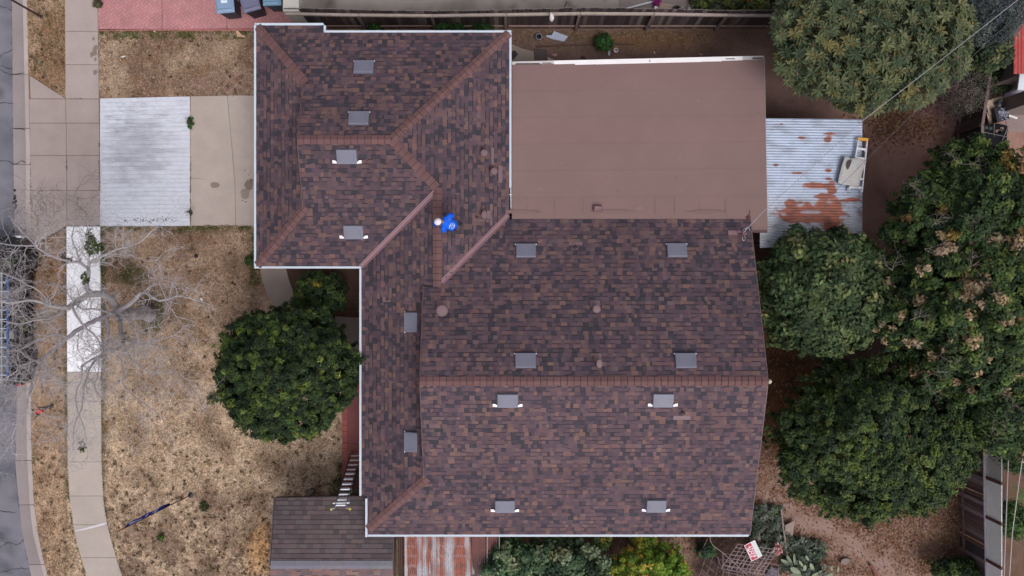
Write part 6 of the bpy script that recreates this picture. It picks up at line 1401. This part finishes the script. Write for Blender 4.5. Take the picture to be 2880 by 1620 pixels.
for _ in range(60): twigs(b, P(R.uniform(1500, 1730), R.uniform(1530, 1615), .5), (R.uniform(-1, 1), R.uniform(-1, 1), .2), R.uniform(.3, .6), .007, 1, R, S(96, 82, 76), .3)
tag(b.build('dry_brush', m_bark), 'dry twigs between the loose green bush and the yellow bushes', 'brushwood', None, 'stuff')
tree('green_shrub', 2050 - 65, 1545, 26, 22, .5, .3, 24, 60, .10, .06, G((52, 74, 56), (68, 92, 60), (44, 60, 48), (96, 124, 54)), (30, 24, 24, 6), 'small dark green shrub left of the wire mesh', 'shrub', None, 38, .13, .3, trunk_r=.02)
tree('green_shrub', 2700, 1602, 80, 34, .7, .45, 70, 70, .11, .05, G((52, 70, 46), (70, 88, 52), (92, 106, 60), (44, 60, 44)), (30, 24, 14, 24), 'green shrub at the foot of the bottom right fence', 'shrub', None, 39, .2, .3, trunk_r=.03)
tree('green_shrub', 2858, 1290, 40, 40, .9, .5, 50, 60, .14, .05, G((58, 78, 50), (74, 96, 56), (96, 116, 64)), (30, 24, 14), 'leafy plants right of the pale sheet panels', 'shrub', None, 40, .2, .3, trunk_r=.03)
tree('green_shrub', 2848, 1460, 32, 50, .8, .5, 50, 60, .14, .04, G((70, 98, 56), (88, 116, 60), (54, 76, 46)), (30, 24, 14), 'brighter green fronds by the straight pale wire', 'shrub', None, 41, .2, .35, trunk_r=.03)
tree('green_shrub', 2800, 200, 22, 34, .8, .4, 30, 60, .12, .06, G((50, 72, 42), (66, 90, 48), (96, 124, 56)), (30, 24, 6), 'green shrub squeezed between the right fence and the plank deck', 'shrub', None, 42, .15, .3, trunk_r=.02)
tree('green_shrub', 2815, 248, 26, 12, .5, .25, 16, 60, .12, .05, G((50, 68, 46), (66, 84, 50)), (30, 24), 'low green growth below the rusty sheet', 'shrub', None, 43, .13, .3, trunk_r=.02)
tree('weed_bush', 1698, 120, 25, 24, .35, .25, 26, 80, .09, .04, G((48, 86, 40), (62, 104, 46), (40, 66, 36)), (30, 24, 20), 'round bright green weed in the side yard', 'weed', None, 44, .10, .15, trunk_r=.015, inner=.2)
for k, (sx, sy, r, l) in enumerate(((1240, 76, 11, 'first green weed tuft from the left under the top fence'), (1358, 74, 14, 'leafy green weed nearest the eave corner under the top fence'), (1290, 78, 9, 'small green weed in the gap between roof and fence'), (1055, 80, 10, 'dim weed behind the step in the white gutter'))):
    tree('weed_bush', sx, sy, r * 2, r * 1.1, .4, .25, 16, 60, .09, .05, G((40, 68, 34), (52, 86, 40)), (1, 1), l, 'weed', 'weeds below the fence', 45 + k, .09, .3, trunk_r=.012, inner=0)
# courtyard weed between the slabs
tree('weed_bush', 535, 345, 9, 17, .12, .10, 14, 50, .05, .025, G((60, 90, 44), (78, 108, 54), (50, 72, 40)), (1, 1, 1), 'green weed in the joint between the two driveway slabs', 'weed', None, 51, .06, .25, trunk_r=.01, inner=0)
tree('weed_bush', 536, 598, 5, 9, .08, .06, 6, 40, .04, .02, G((60, 80, 44), (50, 66, 40)), (1, 1), 'smaller weed at the lower end of the driveway joint', 'weed', None, 52, .04, .25, trunk_r=.01, inner=0)
tree('weed_bush', 274, 10, 12, 15, .15, .12, 14, 50, .06, .025, G((84, 84, 60), (100, 100, 66), (70, 66, 52)), (1, 1, 1), 'dusty weed at the corner of the pink paving', 'weed', None, 53, .07, .3, trunk_r=.01, inner=0)
tree('weed_bush', 702, 733, 16, 14, .2, .14, 14, 50, .06, .03, G((60, 82, 40), (72, 96, 46)), (1, 1), 'green weed beside the garage eave corner', 'weed', None, 54, .08, .3, trunk_r=.01, inner=0)
tree('weed_bush', 292, 736, 9, 10, .12, .1, 10, 40, .05, .03, G((66, 92, 42), (52, 74, 38)), (1, 1), 'small bright weed right of the white pavement', 'weed', None, 55, .06, .3, trunk_r=.01, inner=0)
tree('weed_bush', 597, 1122, 16, 15, .12, .1, 12, 40, .06, .03, G((72, 96, 48), (60, 82, 44)), (1, 1), 'low green weed left of the round tree', 'weed', None, 56, .07, .35, trunk_r=.01, inner=0)
tree('weed_bush', 452, 1513, 9, 9, .1, .08, 9, 40, .05, .03, G((98, 128, 52), (84, 112, 48)), (1, 1), 'bright lime weed below the feather flag', 'weed', None, 57, .05, .3, trunk_r=.01, inner=0)
tree('weed_bush', 572, 1425, 12, 16, .1, .08, 10, 40, .05, .03, G((70, 86, 46), (54, 68, 40)), (1, 1), 'green weed to the right of the feather flag', 'weed', None, 58, .06, .35, trunk_r=.01, inner=0)
# garden bed beyond the fence
rng = np.random.default_rng(91); n = 170; px_ = rng.uniform(1945, 2230, n); py_ = rng.uniform(-30, 30, n); zc_ = rng.uniform(.1, .45, n)
cen = np.array([P(a, c, z) for a, c, z in zip(px_, py_, zc_)]); V, C = leaves(cen, np.tile([0, 0, 1.], (n, 1)), 36, .11, .05, pal(rng, n, G((70, 82, 48), (92, 104, 56), (54, 62, 42), (120, 134, 66), (150, 84, 62), (96, 80, 60)), (26, 18, 20, 12, 4, 10)), rng, .16)
tag(quads_obj('garden_plants', V, C, m_leaf), 'mixed low green and reddish plants in the garden bed beyond the fence', 'plants', None, 'stuff')
# grey-green ground cover right of the house corner
rng = np.random.default_rng(92); pts = []
while len(pts) < 270:
    a, c = rng.uniform(2112, 2320), rng.uniform(1425, 1615)
    if (c < 1560 and a < 2198) or (c > 1500 and 2195 < a < 2330 and c > 1500 + (a - 2200) * .25) or (c > 1560 and a > 2200): pts.append((a, c))
cen = np.array([P(a, c, rng.uniform(.05, .3)) for a, c in pts]); n = len(cen)
V, C = leaves(cen, np.tile([0, 0, 1.], (n, 1)), 16, .10, .09, pal(rng, n, G((98, 108, 96), (80, 92, 78), (118, 124, 112), (62, 72, 58), (94, 116, 66)), (26, 24, 14, 22, 4)), rng, .13, 1.2, .4)
tag(quads_obj('ground_cover', V, C, m_leaf), 'grey-green round leaved creeping plants at the lower right house corner', 'ground cover', None, 'stuff')
# prickly pear
cac = empty('prickly_pear', (*P(2290, 1600, 0)[:2], 0), 'pale green prickly pear cactus with long pads at the bottom', 'cactus')
R = random.Random(93); b = MB()
def pad(b, base, d, L, W, th, col, up):
    base = Vector(base); d = Vector(d).normalized(); s = d.cross(Vector(up)).normalized(); n_ = s.cross(d).normalized(); rg = []
    for i in range(8):
        t = i / 7; w_ = W * (math.sin(math.pi * min(1, .08 + t * .92)) ** .7 * (.55 + .45 * t) + .03); rg.append([base + d * L * t + s * w_ * math.cos(2 * math.pi * k / 12) + n_ * th * max(.15, math.sin(math.pi * (.05 + .9 * t))) * math.sin(2 * math.pi * k / 12) for k in range(12)])
    loft(b, rg, col)
for (sx, sy, tx, ty, W) in ((2225, 1590, 2195, 1572, .10), (2236, 1592, 2233, 1556, .085), (2262, 1598, 2247, 1576, .06), (2275, 1580, 2266, 1562, .06), (2232, 1600, 2212, 1560, .09), (2252, 1612, 2222, 1597, .13), (2262, 1606, 2264, 1588, .08), (2290, 1606, 2278, 1584, .10),
                            (2330, 1598, 2345, 1590, .05), (2340, 1606, 2335, 1590, .05), (2300, 1612, 2312, 1604, .06), (2255, 1618, 2225, 1615, .12), (2356, 1612, 2358, 1592, .05), (2280, 1625, 2300, 1610, .10), (2320, 1622, 2345, 1612, .08)):
    a = Vector(P(sx, sy, R.uniform(.15, .4))); c = Vector(P(tx, ty, R.uniform(.45, .8))); b = MB()
    pad(b, a, c - a, (c - a).length, W, .02, jc(S(128, 140, 118), R, .14, .05), (R.uniform(-.5, .5), R.uniform(-.5, .5), 1)); b.build('pad', m_cloth, cac, smooth=True)
# ferny palm fronds at the right edge
b = MB(); fp = empty('fern', (*P(2880, 1395, 0)[:2], 0), 'bright feathery fern fronds at the right edge', 'fern')
for k in range(9):
    a = math.pi + rng.uniform(-1.0, 1.0); o = Vector(P(2888, 1395, .8))
    for i in range(16):
        t = i / 16; p = o + Vector((math.cos(a), math.sin(a), .3 - .6 * t)) * .55 * t
        for s in (-1, 1):
            d = Vector((math.cos(a + s * 1.0), math.sin(a + s * 1.0), -.1)); b.face([p, p + d * .06 + Vector((0, 0, .004)), p + d * .13 * (1 - t * .6), p + d * .06 - Vector((math.cos(a), math.sin(a), 0)) * .018], jc(S(96, 132, 72), R, .15))
b.build('frond', m_leaf, fp)
# fallen leaves right of the house and under the trees
rng = np.random.default_rng(95)
def litter(n, region, cols, ws, ln, name, label):
    pos = []; 
    while len(pos) < n:
        a, c = region()
        pos.append(P(a, c, .012 + rng.random() * .02))
    pos = np.array(pos); nr = rng.normal(size=(n, 3)) * .3 + np.array([0, 0, 1]); nr /= np.linalg.norm(nr, axis=1, keepdims=True); t = rng.normal(size=(n, 3)); t -= nr * np.sum(t * nr, 1, keepdims=True); t /= np.linalg.norm(t, axis=1, keepdims=True); s = np.cross(nr, t)
    L = ln * rng.uniform(.6, 1.4, (n, 1)); V = np.stack([pos - t * L * .5, pos + s * L * .22, pos + t * L * .5, pos - s * L * .22], 1); C = pal(rng, n, cols, ws) * rng.uniform(.75, 1.2, (n, 1))
    return tag(quads_obj(name, V, C, m_leaf), label, 'leaf litter', None, 'stuff')
def reg1():
    while True:
        a, c = rng.uniform(2108, 2700), rng.uniform(850, 1620)
        if c < 1200 and a > 2330: continue
        if c < 1420 and rng.random() < .5: return a, c
        if c >= 1380 and a > 2190 and (rng.random() < .12 + .88 * sm(8, 60, abs((c - 1440) - (a - 2240) * .62) + 30 * nz(a, c, .02)) or a > 2600): return a, c
litter(15000, reg1, G((140, 100, 72), (116, 80, 58), (160, 128, 98), (96, 66, 50), (176, 150, 120), (104, 104, 70)), (22, 22, 18, 16, 10, 6), .075, 'fallen_leaves', 'brown fallen leaves on the soil right of the house')
litter(1600, lambda: (2520 + rng.normal() * 65, 345 + rng.normal() * 32), G((132, 98, 72), (110, 70, 58), (156, 124, 100), (150, 140, 70)), (20, 20, 14, 5), .09, 'fallen_leaves', 'scattered dry leaves around the round lid in the back yard')
litter(1500, lambda: (rng.uniform(1450, 2000), 86 + abs(rng.normal()) * 26), G((140, 110, 80), (120, 90, 66), (90, 100, 60), (170, 150, 128)), (20, 20, 16, 6), .06, 'fallen_leaves', 'dry scraps of leaf along the foot of the top fence')
litter(2500, lambda: (rng.uniform(1330, 2110), 1505 + abs(rng.normal()) * 50), G((112, 84, 66), (92, 68, 56), (132, 104, 88), (76, 60, 52)), (20, 20, 10, 16), .07, 'fallen_leaves', 'brown leaf litter below the bottom gutter')
litter(500, lambda: (rng.uniform(900, 1012), rng.uniform(850, 893)), G((104, 70, 54), (84, 58, 46), (120, 86, 70)), (20, 20, 10), .06, 'fallen_leaves', 'dark leaf litter in the entry corner')
b = MB(); x, y, _ = P(2554, 342, .02); b.lathe(x, y, [(.17, 0), (.17, .02), (.16, .025)], 20, S(110, 92, 84)); tag(b.build('round_lid', m_conc), 'round lid flush with the soil under the large-leaved tree', 'stone')  # flat round lid, level with the soil
# ---------------------------------------------------------------- grass blades
rng = np.random.default_rng(97)
def lawn_pts(n, dens):
    out = []
    while len(out) < n:
        sy = rng.uniform(-10, 1630); L0 = at(kerbR, sy) + 2; sx = rng.uniform(L0, 1000)
        wl, wr = at(walkL, sy), at(walkR, sy)
        if wl - 1 < sx < wr + 1: continue
        if sx > wr:
            if sy < 86 or (274 < sy < 637) : continue
            if sy < 280 and sx > 745: continue
            if sy > 640 and (sx > 730 and (sy < 900)) or sx > 961: continue
            if sy > 640 and sy < 930 and sx > 725 + max(0, (sy - 740)) * .35: continue
        else:
            if 210 < sy < 690:
                if sy < 278 and (sx - 84) / 100 > (sy - 213) / 65: pass
                elif sy > 637 and (sy - 687) > -(sx - 103) * .6: pass
                else: continue
        if rng.random() > dens(sx, sy): continue
        out.append((sx, sy))
    return out
def blades(pts, ln, wd, cf, name, label, lie=.35, z0=.0):
    n = len(pts); pos = np.array([P(a, c, z0) for a, c in pts]); a = rng.uniform(0, 2 * math.pi, n); el = rng.uniform(.02, lie, n) * math.pi / 2
    d = np.stack([np.cos(a) * np.cos(el), np.sin(a) * np.cos(el), np.sin(el)], 1); s = np.stack([-np.sin(a), np.cos(a), np.zeros(n)], 1); L = ln * rng.uniform(.5, 1.5, (n, 1)); W = wd * rng.uniform(.6, 1.4, (n, 1))
    V = np.stack([pos - s * W * .5, pos + s * W * .5, pos + d * L + s * W * .1, pos + d * L - s * W * .1], 1); C = np.array([cf(sx, sy) for sx, sy in pts]) * rng.uniform(.7, 1.3, (n, 1))
    return tag(quads_obj(name, V, np.clip(C, 0, 1), m_blade), label, 'grass', None, 'stuff')
pd = [S(180, 162, 136), S(158, 136, 112), S(128, 106, 88), S(202, 186, 162), S(104, 82, 66), S(164, 130, 94), S(84, 68, 58)]
def cf(sx, sy):
    x, y, _ = P(sx, sy); base = lawncol(x, y); return mix(base, pd[int(rng.integers(len(pd)))], .72)
blades(lawn_pts(85000, lambda a, c: .35 + .65 * sm(-.5, .3, fbm(a, c, .02, 2))), .085, .014, cf, 'dry_grass', 'dry straw coloured grass lying over the lawn')
# dark tufts, most of them on the lower lawn
tp = lawn_pts(1250, lambda a, c: (.8 * sm(1180, 1560, c) + .2) if a > 282 else .45)
bp = []; 
for a, c in tp:
    k = int(rng.integers(14, 42)); r = rng.uniform(1.5, 4.2)
    for _ in range(k): bp.append((a + rng.normal() * r, c + rng.normal() * r))
tc = {i: S(*q) for i, q in enumerate(((78, 58, 48), (92, 64, 50), (68, 58, 40), (60, 54, 38), (110, 76, 56)))}
blades(bp, .05, .012, lambda a, c: tc[(int(a / 14) * 7 + int(c / 14) * 3) % 5], 'dead_tufts', 'small dark dead tufts dotted over the lower lawn', .8)
def green_d(a, c):
    v = fbm(a, c, .035, 8)
    g = 0
    if a > 282:
        if c > 640: g = max(g, 1 - sm(3, 16, a - 284)) if c < 1100 else max(g, .4 * (1 - sm(2, 10, a - at(walkR, c))))
        if 636 < c < 700: g = max(g, .8 * (1 - sm(2, 22, c - 637)))
        if 640 < c < 800: g = max(g, 1 - sm(6, 26, 722 - a))
        g = max(g, 1 - sm(.5, 1.0, math.hypot((a - 440) / 26, (c - 885) / 55))); g = max(g, .5 * (1 - sm(.5, 1, math.hypot((a - 375) / 50, (c - 775) / 35))))
        if c > 1300 and a > 860: g = max(g, .6 * (1 - sm(4, 46, 962 - a)))
        if 85 < c < 110: g = max(g, .7)
    else:
        g = .6 * (1 - sm(1, 9, at(walkL, c) - a)) if c > 640 else .15; g = max(g, .7 * (1 - sm(.4, 1, math.hypot((a - 110) / 26, (c - 720) / 34))), .6 * (1 - sm(.4, 1, math.hypot((a - 108) / 20, (c - 915) / 16))), .6 * (1 - sm(.4, 1, math.hypot((a - 93) / 10, (c - 1292) / 16))))
    return max(.012, g * sm(-.35, .25, v))
gc = [S(74, 88, 44), S(92, 102, 54), S(60, 72, 38), S(112, 112, 62)]
blades(lawn_pts(17000, green_d), .07, .014, lambda a, c: gc[int(rng.integers(4))], 'green_grass', 'green grass along the edges of the pavement and under the bare tree', .7)
# weeds in the joints of the driveway
R = random.Random(99); jp = []
for (x0, y0, x1, y1, n) in ((279.5, 400, 281, 630, 240), (536, 440, 536, 620, 160), (187, 440, 188, 480, 40), (86, 440, 87, 600, 120), (186, 277.5, 272, 277.5, 40), (188, 636, 280, 636, 200), (103, 688, 186, 638, 260), (536, 634, 720, 636, 200)):
    for _ in range(n):
        t = R.random(); 
        if noise.noise(Vector((t * 9, y0 * .1, x0))) < -.05 and n < 250: continue
        jp.append((x0 + (x1 - x0) * t + R.gauss(0, 1.2), y0 + (y1 - y0) * t + R.gauss(0, 1.2)))
blades(jp, .04, .014, lambda a, c: [S(62, 66, 42), S(82, 84, 52), S(58, 52, 42)][int(rng.integers(3))], 'joint_weeds', 'little weeds growing in the joints of the driveway', .8, .03)
gy = [(1440 + (a * 1.0), 84 + abs(rng.normal()) * 30) for a in rng.uniform(-10, 700, 2600)]
gy = [(a, c) for a, c in gy if fbm(a, c, .03, 5) > .02 and c < 170]
blades(gy, .08, .012, lambda a, c: [S(112, 96, 60), S(84, 92, 50), S(140, 116, 78)][int(rng.integers(3))], 'yard_grass', 'patchy yellow and green grass along the top side yard', .7)
# ---------------------------------------------------------------- bare tree
bt = empty('bare_tree', (*P(414, 882, 0)[:2], 0), 'large leafless pale grey tree spreading over the pavement and street', 'tree')
R = random.Random(123); bk_ = S(158, 154, 156); bt_c = S(170, 166, 167)
limbs = [ # (sx, sy, z, radius)
    [(424, 886, -.12, .40), (417, 884, .1, .33), (404, 880, .5, .27), (388, 884, .9, .26), (365, 881, 1.4, .24), (350, 885, 1.8, .25), (335, 883, 2.2, .23)],
    [(412, 874, .1, .12), (385, 876, .9, .11), (352, 872, 1.8, .12), (335, 866, 2.3, .12)], [(408, 893, .1, .10), (380, 892, .9, .12), (350, 896, 1.7, .12), (326, 892, 2.4, .11)],
    [(335, 883, 2.2, .15), (326, 858, 2.5, .15), (302, 834, 2.9, .14), (270, 826, 3.3, .13), (232, 838, 3.7, .12), (205, 856, 4.1, .10), (184, 866, 4.4, .09), (140, 858, 4.9, .07), (95, 846, 5.3, .055), (40, 850, 5.7, .04), (-20, 846, 6.0, .03)],
    [(262, 827, 3.3, .10), (246, 812, 3.6, .09), (247, 780, 3.9, .085), (250, 752, 4.1, .07), (250, 735, 4.2, .045), (247, 700, 4.4, .035), (246, 660, 4.6, .03), (248, 630, 4.8, .02), (240, 612, 4.9, .014)],
    [(249, 754, 4.1, .06), (218, 738, 4.4, .055), (180, 730, 4.7, .05), (135, 716, 5.0, .05), (103, 692, 5.2, .04), (108, 660, 5.4, .03), (106, 635, 5.5, .02)],
    [(222, 738, 4.4, .03), (216, 710, 4.5, .028), (203, 678, 4.6, .026), (206, 645, 4.7, .022), (211, 590, 4.9, .018), (207, 560, 5.0, .014), (214, 530, 5.0, .01)],
    [(103, 692, 5.2, .035), (60, 690, 5.4, .03), (20, 688, 5.6, .025), (-20, 680, 5.8, .02)],
    [(252, 740, 4.2, .05), (285, 722, 4.4, .045), (330, 700, 4.6, .04), (370, 690, 4.8, .03), (400, 675, 5.0, .022), (440, 640, 5.2, .014)],
    [(330, 700, 4.6, .02), (380, 722, 4.6, .016), (415, 735, 4.6, .012), (445, 728, 4.7, .008)],
    [(344, 868, 2.5, .10), (370, 852, 2.9, .09), (392, 828, 3.3, .075), (408, 824, 3.5, .06), (432, 838, 3.7, .05), (461, 846, 3.9, .045), (500, 832, 4.1, .03), (530, 838, 4.2, .02)],
    [(408, 824, 3.5, .03), (420, 806, 3.7, .026), (450, 800, 3.9, .02), (480, 808, 4.0, .014), (520, 815, 4.1, .01)],
    [(350, 862, 2.5, .11), (318, 882, 2.9, .11), (285, 894, 3.2, .10), (262, 904, 3.4, .095), (225, 925, 3.7, .09), (190, 950, 4.0, .085), (150, 982, 4.3, .07), (118, 1010, 4.6, .06), (105, 1035, 4.8, .05), (102, 1065, 4.9, .045), (82, 1110, 5.2, .04), (70, 1160, 5.4, .03), (40, 1210, 5.6, .02)],
    [(305, 888, 3.0, .07), (303, 920, 3.3, .065), (303, 960, 3.5, .06), (296, 985, 3.7, .05), (280, 1003, 3.9, .05), (256, 1030, 4.1, .045), (245, 1060, 4.3, .04), (234, 1100, 4.5, .035), (228, 1150, 4.7, .028), (210, 1195, 4.9, .02), (205, 1225, 5.0, .012)],
    [(338, 900, 2.6, .08), (342, 935, 2.9, .075), (346, 958, 3.1, .07), (332, 978, 3.4, .06), (300, 990, 3.7, .05), (262, 1010, 4.0, .04), (232, 1030, 4.2, .035), (228, 1070, 4.4, .03), (212, 1110, 4.6, .025), (220, 1160, 4.8, .02), (236, 1205, 4.9, .014), (245, 1250, 5.0, .01)],
    [(346, 958, 3.1, .05), (372, 960, 3.3, .045), (405, 968, 3.5, .04), (440, 955, 3.8, .03), (480, 948, 4.0, .02)],
    [(350, 950, 3.1, .022), (375, 940, 3.3, .018), (402, 928, 3.5, .014)],
    [(325, 888, 2.9, .05), (310, 880, 3.3, .045), (270, 870, 3.6, .04), (235, 868, 3.9, .035), (210, 852, 4.1, .03)],
    [(205, 866, 4.2, .05), (222, 900, 4.3, .045), (245, 925, 4.3, .04), (270, 945, 4.3, .035), (281, 970, 4.3, .03), (282, 990, 4.4, .02)],
    [(190, 950, 4.0, .04), (150, 940, 4.5, .035), (100, 960, 4.9, .03), (50, 985, 5.3, .028), (10, 990, 5.6, .02), (-30, 1000, 5.8, .015)],
    [(184, 866, 4.4, .04), (150, 890, 4.8, .035), (100, 900, 5.2, .03), (50, 910, 5.5, .025), (0, 900, 5.8, .02)],
    [(140, 858, 4.9, .03), (110, 820, 5.2, .028), (60, 790, 5.5, .024), (10, 770, 5.8, .02)],
    [(118, 1010, 4.6, .03), (80, 1020, 5, .028), (40, 1050, 5.4, .024), (0, 1070, 5.6, .018)],
    [(346, 958, 3.1, .035), (360, 1000, 3.4, .03), (390, 1030, 3.7, .026), (430, 1050, 3.9, .022), (480, 1040, 4.2, .018), (530, 1068, 4.4, .014), (550, 1072, 4.5, .008)],
    [(330, 978, 3.4, .03), (345, 1040, 3.8, .026), (350, 1090, 4.1, .022), (400, 1130, 4.4, .018), (440, 1165, 4.6, .013), (470, 1200, 4.7, .008)],
    [(440, 955, 3.8, .015), (470, 1000, 4.0, .013), (505, 1008, 4.2, .01), (525, 990, 4.3, .008)],
    [(281, 1003, 3.9, .025), (275, 1050, 4.2, .02), (268, 1075, 4.3, .028), (268, 1100, 4.3, .026), (285, 1112, 4.4, .01)],
    [(103, 692, 5.2, .02), (60, 650, 5.5, .016), (35, 620, 5.7, .012)], [(130, 712, 5.0, .02), (128, 660, 5.3, .016), (125, 620, 5.5, .012), (128, 590, 5.6, .008)],
    [(70, 1160, 5.4, .02), (60, 1210, 5.6, .016), (20, 1260, 5.8, .01)], [(82, 1110, 5.2, .02), (110, 1080, 5.3, .018), (140, 1050, 5.4, .014), (165, 1068, 5.5, .01)]]
def smooth(pts, k=3):
    out = []
    for i in range(len(pts) - 1):
        p0 = pts[max(0, i - 1)]; p1 = pts[i]; p2 = pts[i + 1]; p3 = pts[min(len(pts) - 1, i + 2)]
        for j in range(k):
            t = j / k; out.append(tuple(.5 * ((2 * p1[m]) + (-p0[m] + p2[m]) * t + (2 * p0[m] - 5 * p1[m] + 4 * p2[m] - p3[m]) * t * t + (-p0[m] + 3 * p1[m] - 3 * p2[m] + p3[m]) * t ** 3) for m in range(4)))
    out.append(pts[-1]); return out
b = MB(); tb = MB(); nt_ = 0
for li, lb in enumerate(limbs):
    L = smooth(lb); P3 = [Vector(P(p[0], p[1], p[2])) + Vector((R.gauss(0, .012), R.gauss(0, .012), R.gauss(0, .012))) for p in L]; rr = [max(.005, p[3] * .8) for p in L]
    (b if lb[0][3] > .02 else tb).tube(P3, rr, 8 if lb[0][3] > .05 else 5, jc(bk_, R, .06))
    if li < 3: continue
    for i in range(2, len(P3)):
        r = rr[i]; 
        if R.random() < (.75 if r < .05 else .35):
            d = (P3[i] - P3[i - 1]).normalized(); s = Vector((R.gauss(0, 1), R.gauss(0, 1), R.gauss(0, .4))); s = (s - d * s.dot(d)).normalized()
            far = L[i][0] < 130
            twigs(tb, P3[i], d * .5 + s, R.uniform(.45, 1.0) * (1.15 if far else 1), max(.006, min(.016, r * .4)), 3 if R.random() < (.5 if far else .2) else 2, R, (S(122, 116, 116) if L[i][1] < 640 else bt_c), .3)
    twigs(tb, P3[-1], P3[-1] - P3[-2], .7, max(.006, rr[-1]), 2, R, (S(122, 116, 116) if lb[-1][1] < 640 else bt_c), .32)
# outer spray of fine twigs over the street and over the lawn
for (sx, sy, z, n, sp) in ((60, 800, 5.4, 6, 45), (50, 950, 5.4, 8, 50), (60, 1060, 5.4, 8, 45), (130, 900, 5.0, 7, 45), (20, 720, 5.6, 4, 40), (400, 1000, 3.9, 6, 55), (370, 1090, 4.2, 6, 50), (470, 830, 4.1, 3, 30), (410, 1150, 4.4, 4, 45), (300, 1080, 4.2, 6, 45), (380, 700, 4.7, 3, 30), (220, 560, 4.9, 4, 22), (130, 620, 5.5, 4, 30), (50, 1180, 5.4, 6, 40), (210, 1230, 4.9, 5, 25)):
    for _ in range(n):
        a = R.uniform(0, 6.28); twigs(tb, P(sx + R.gauss(0, sp), sy + R.gauss(0, sp), z + R.uniform(-.3, .3)), (math.cos(a), math.sin(a), .1), R.uniform(.4, .8), .008, 2, R, (S(122, 116, 116) if sy < 640 else bt_c), .3)
b.build('trunk', m_bark, bt, smooth=True); tw = tb.build('branches', m_bark, bt)
# a few clusters of green leaves left on it
rng = np.random.default_rng(124); pts = []
for sx, sy, n, sp in ((262, 700, 16, 10), (250, 680, 9, 9), (275, 690, 8, 8), (240, 785, 8, 6), (190, 730, 7, 9), (232, 1258, 5, 7), (60, 918, 7, 12), (255, 665, 5, 6), (25, 735, 5, 8)):
    for _ in range(n): pts.append(P(sx + rng.normal() * sp, sy + rng.normal() * sp, 4.6))
cen = np.array(pts); n = len(cen); V, C = leaves(cen, np.tile([0, 0, 1.], (n, 1)), 9, .09, .06, pal(rng, n, G((62, 78, 44), (84, 96, 52), (50, 62, 40)), (1, 1, 1)), rng, .10)
quads_obj('leaves', V, C, m_leaf, bt)
b = MB()   # dark dry debris and flowers at the foot of the trunk
for _ in range(30): twigs(b, P(425 + R.gauss(0, 9), 862 + R.gauss(0, 10), .1), (R.uniform(-1, 1), R.uniform(-1, 1), .2), R.uniform(.15, .35), .006, 1, R, S(96, 74, 78), .3)
tag(b.build('brushwood', m_bark), 'purple-brown dry brushwood at the foot of the bare tree', 'brushwood', None, 'stuff')
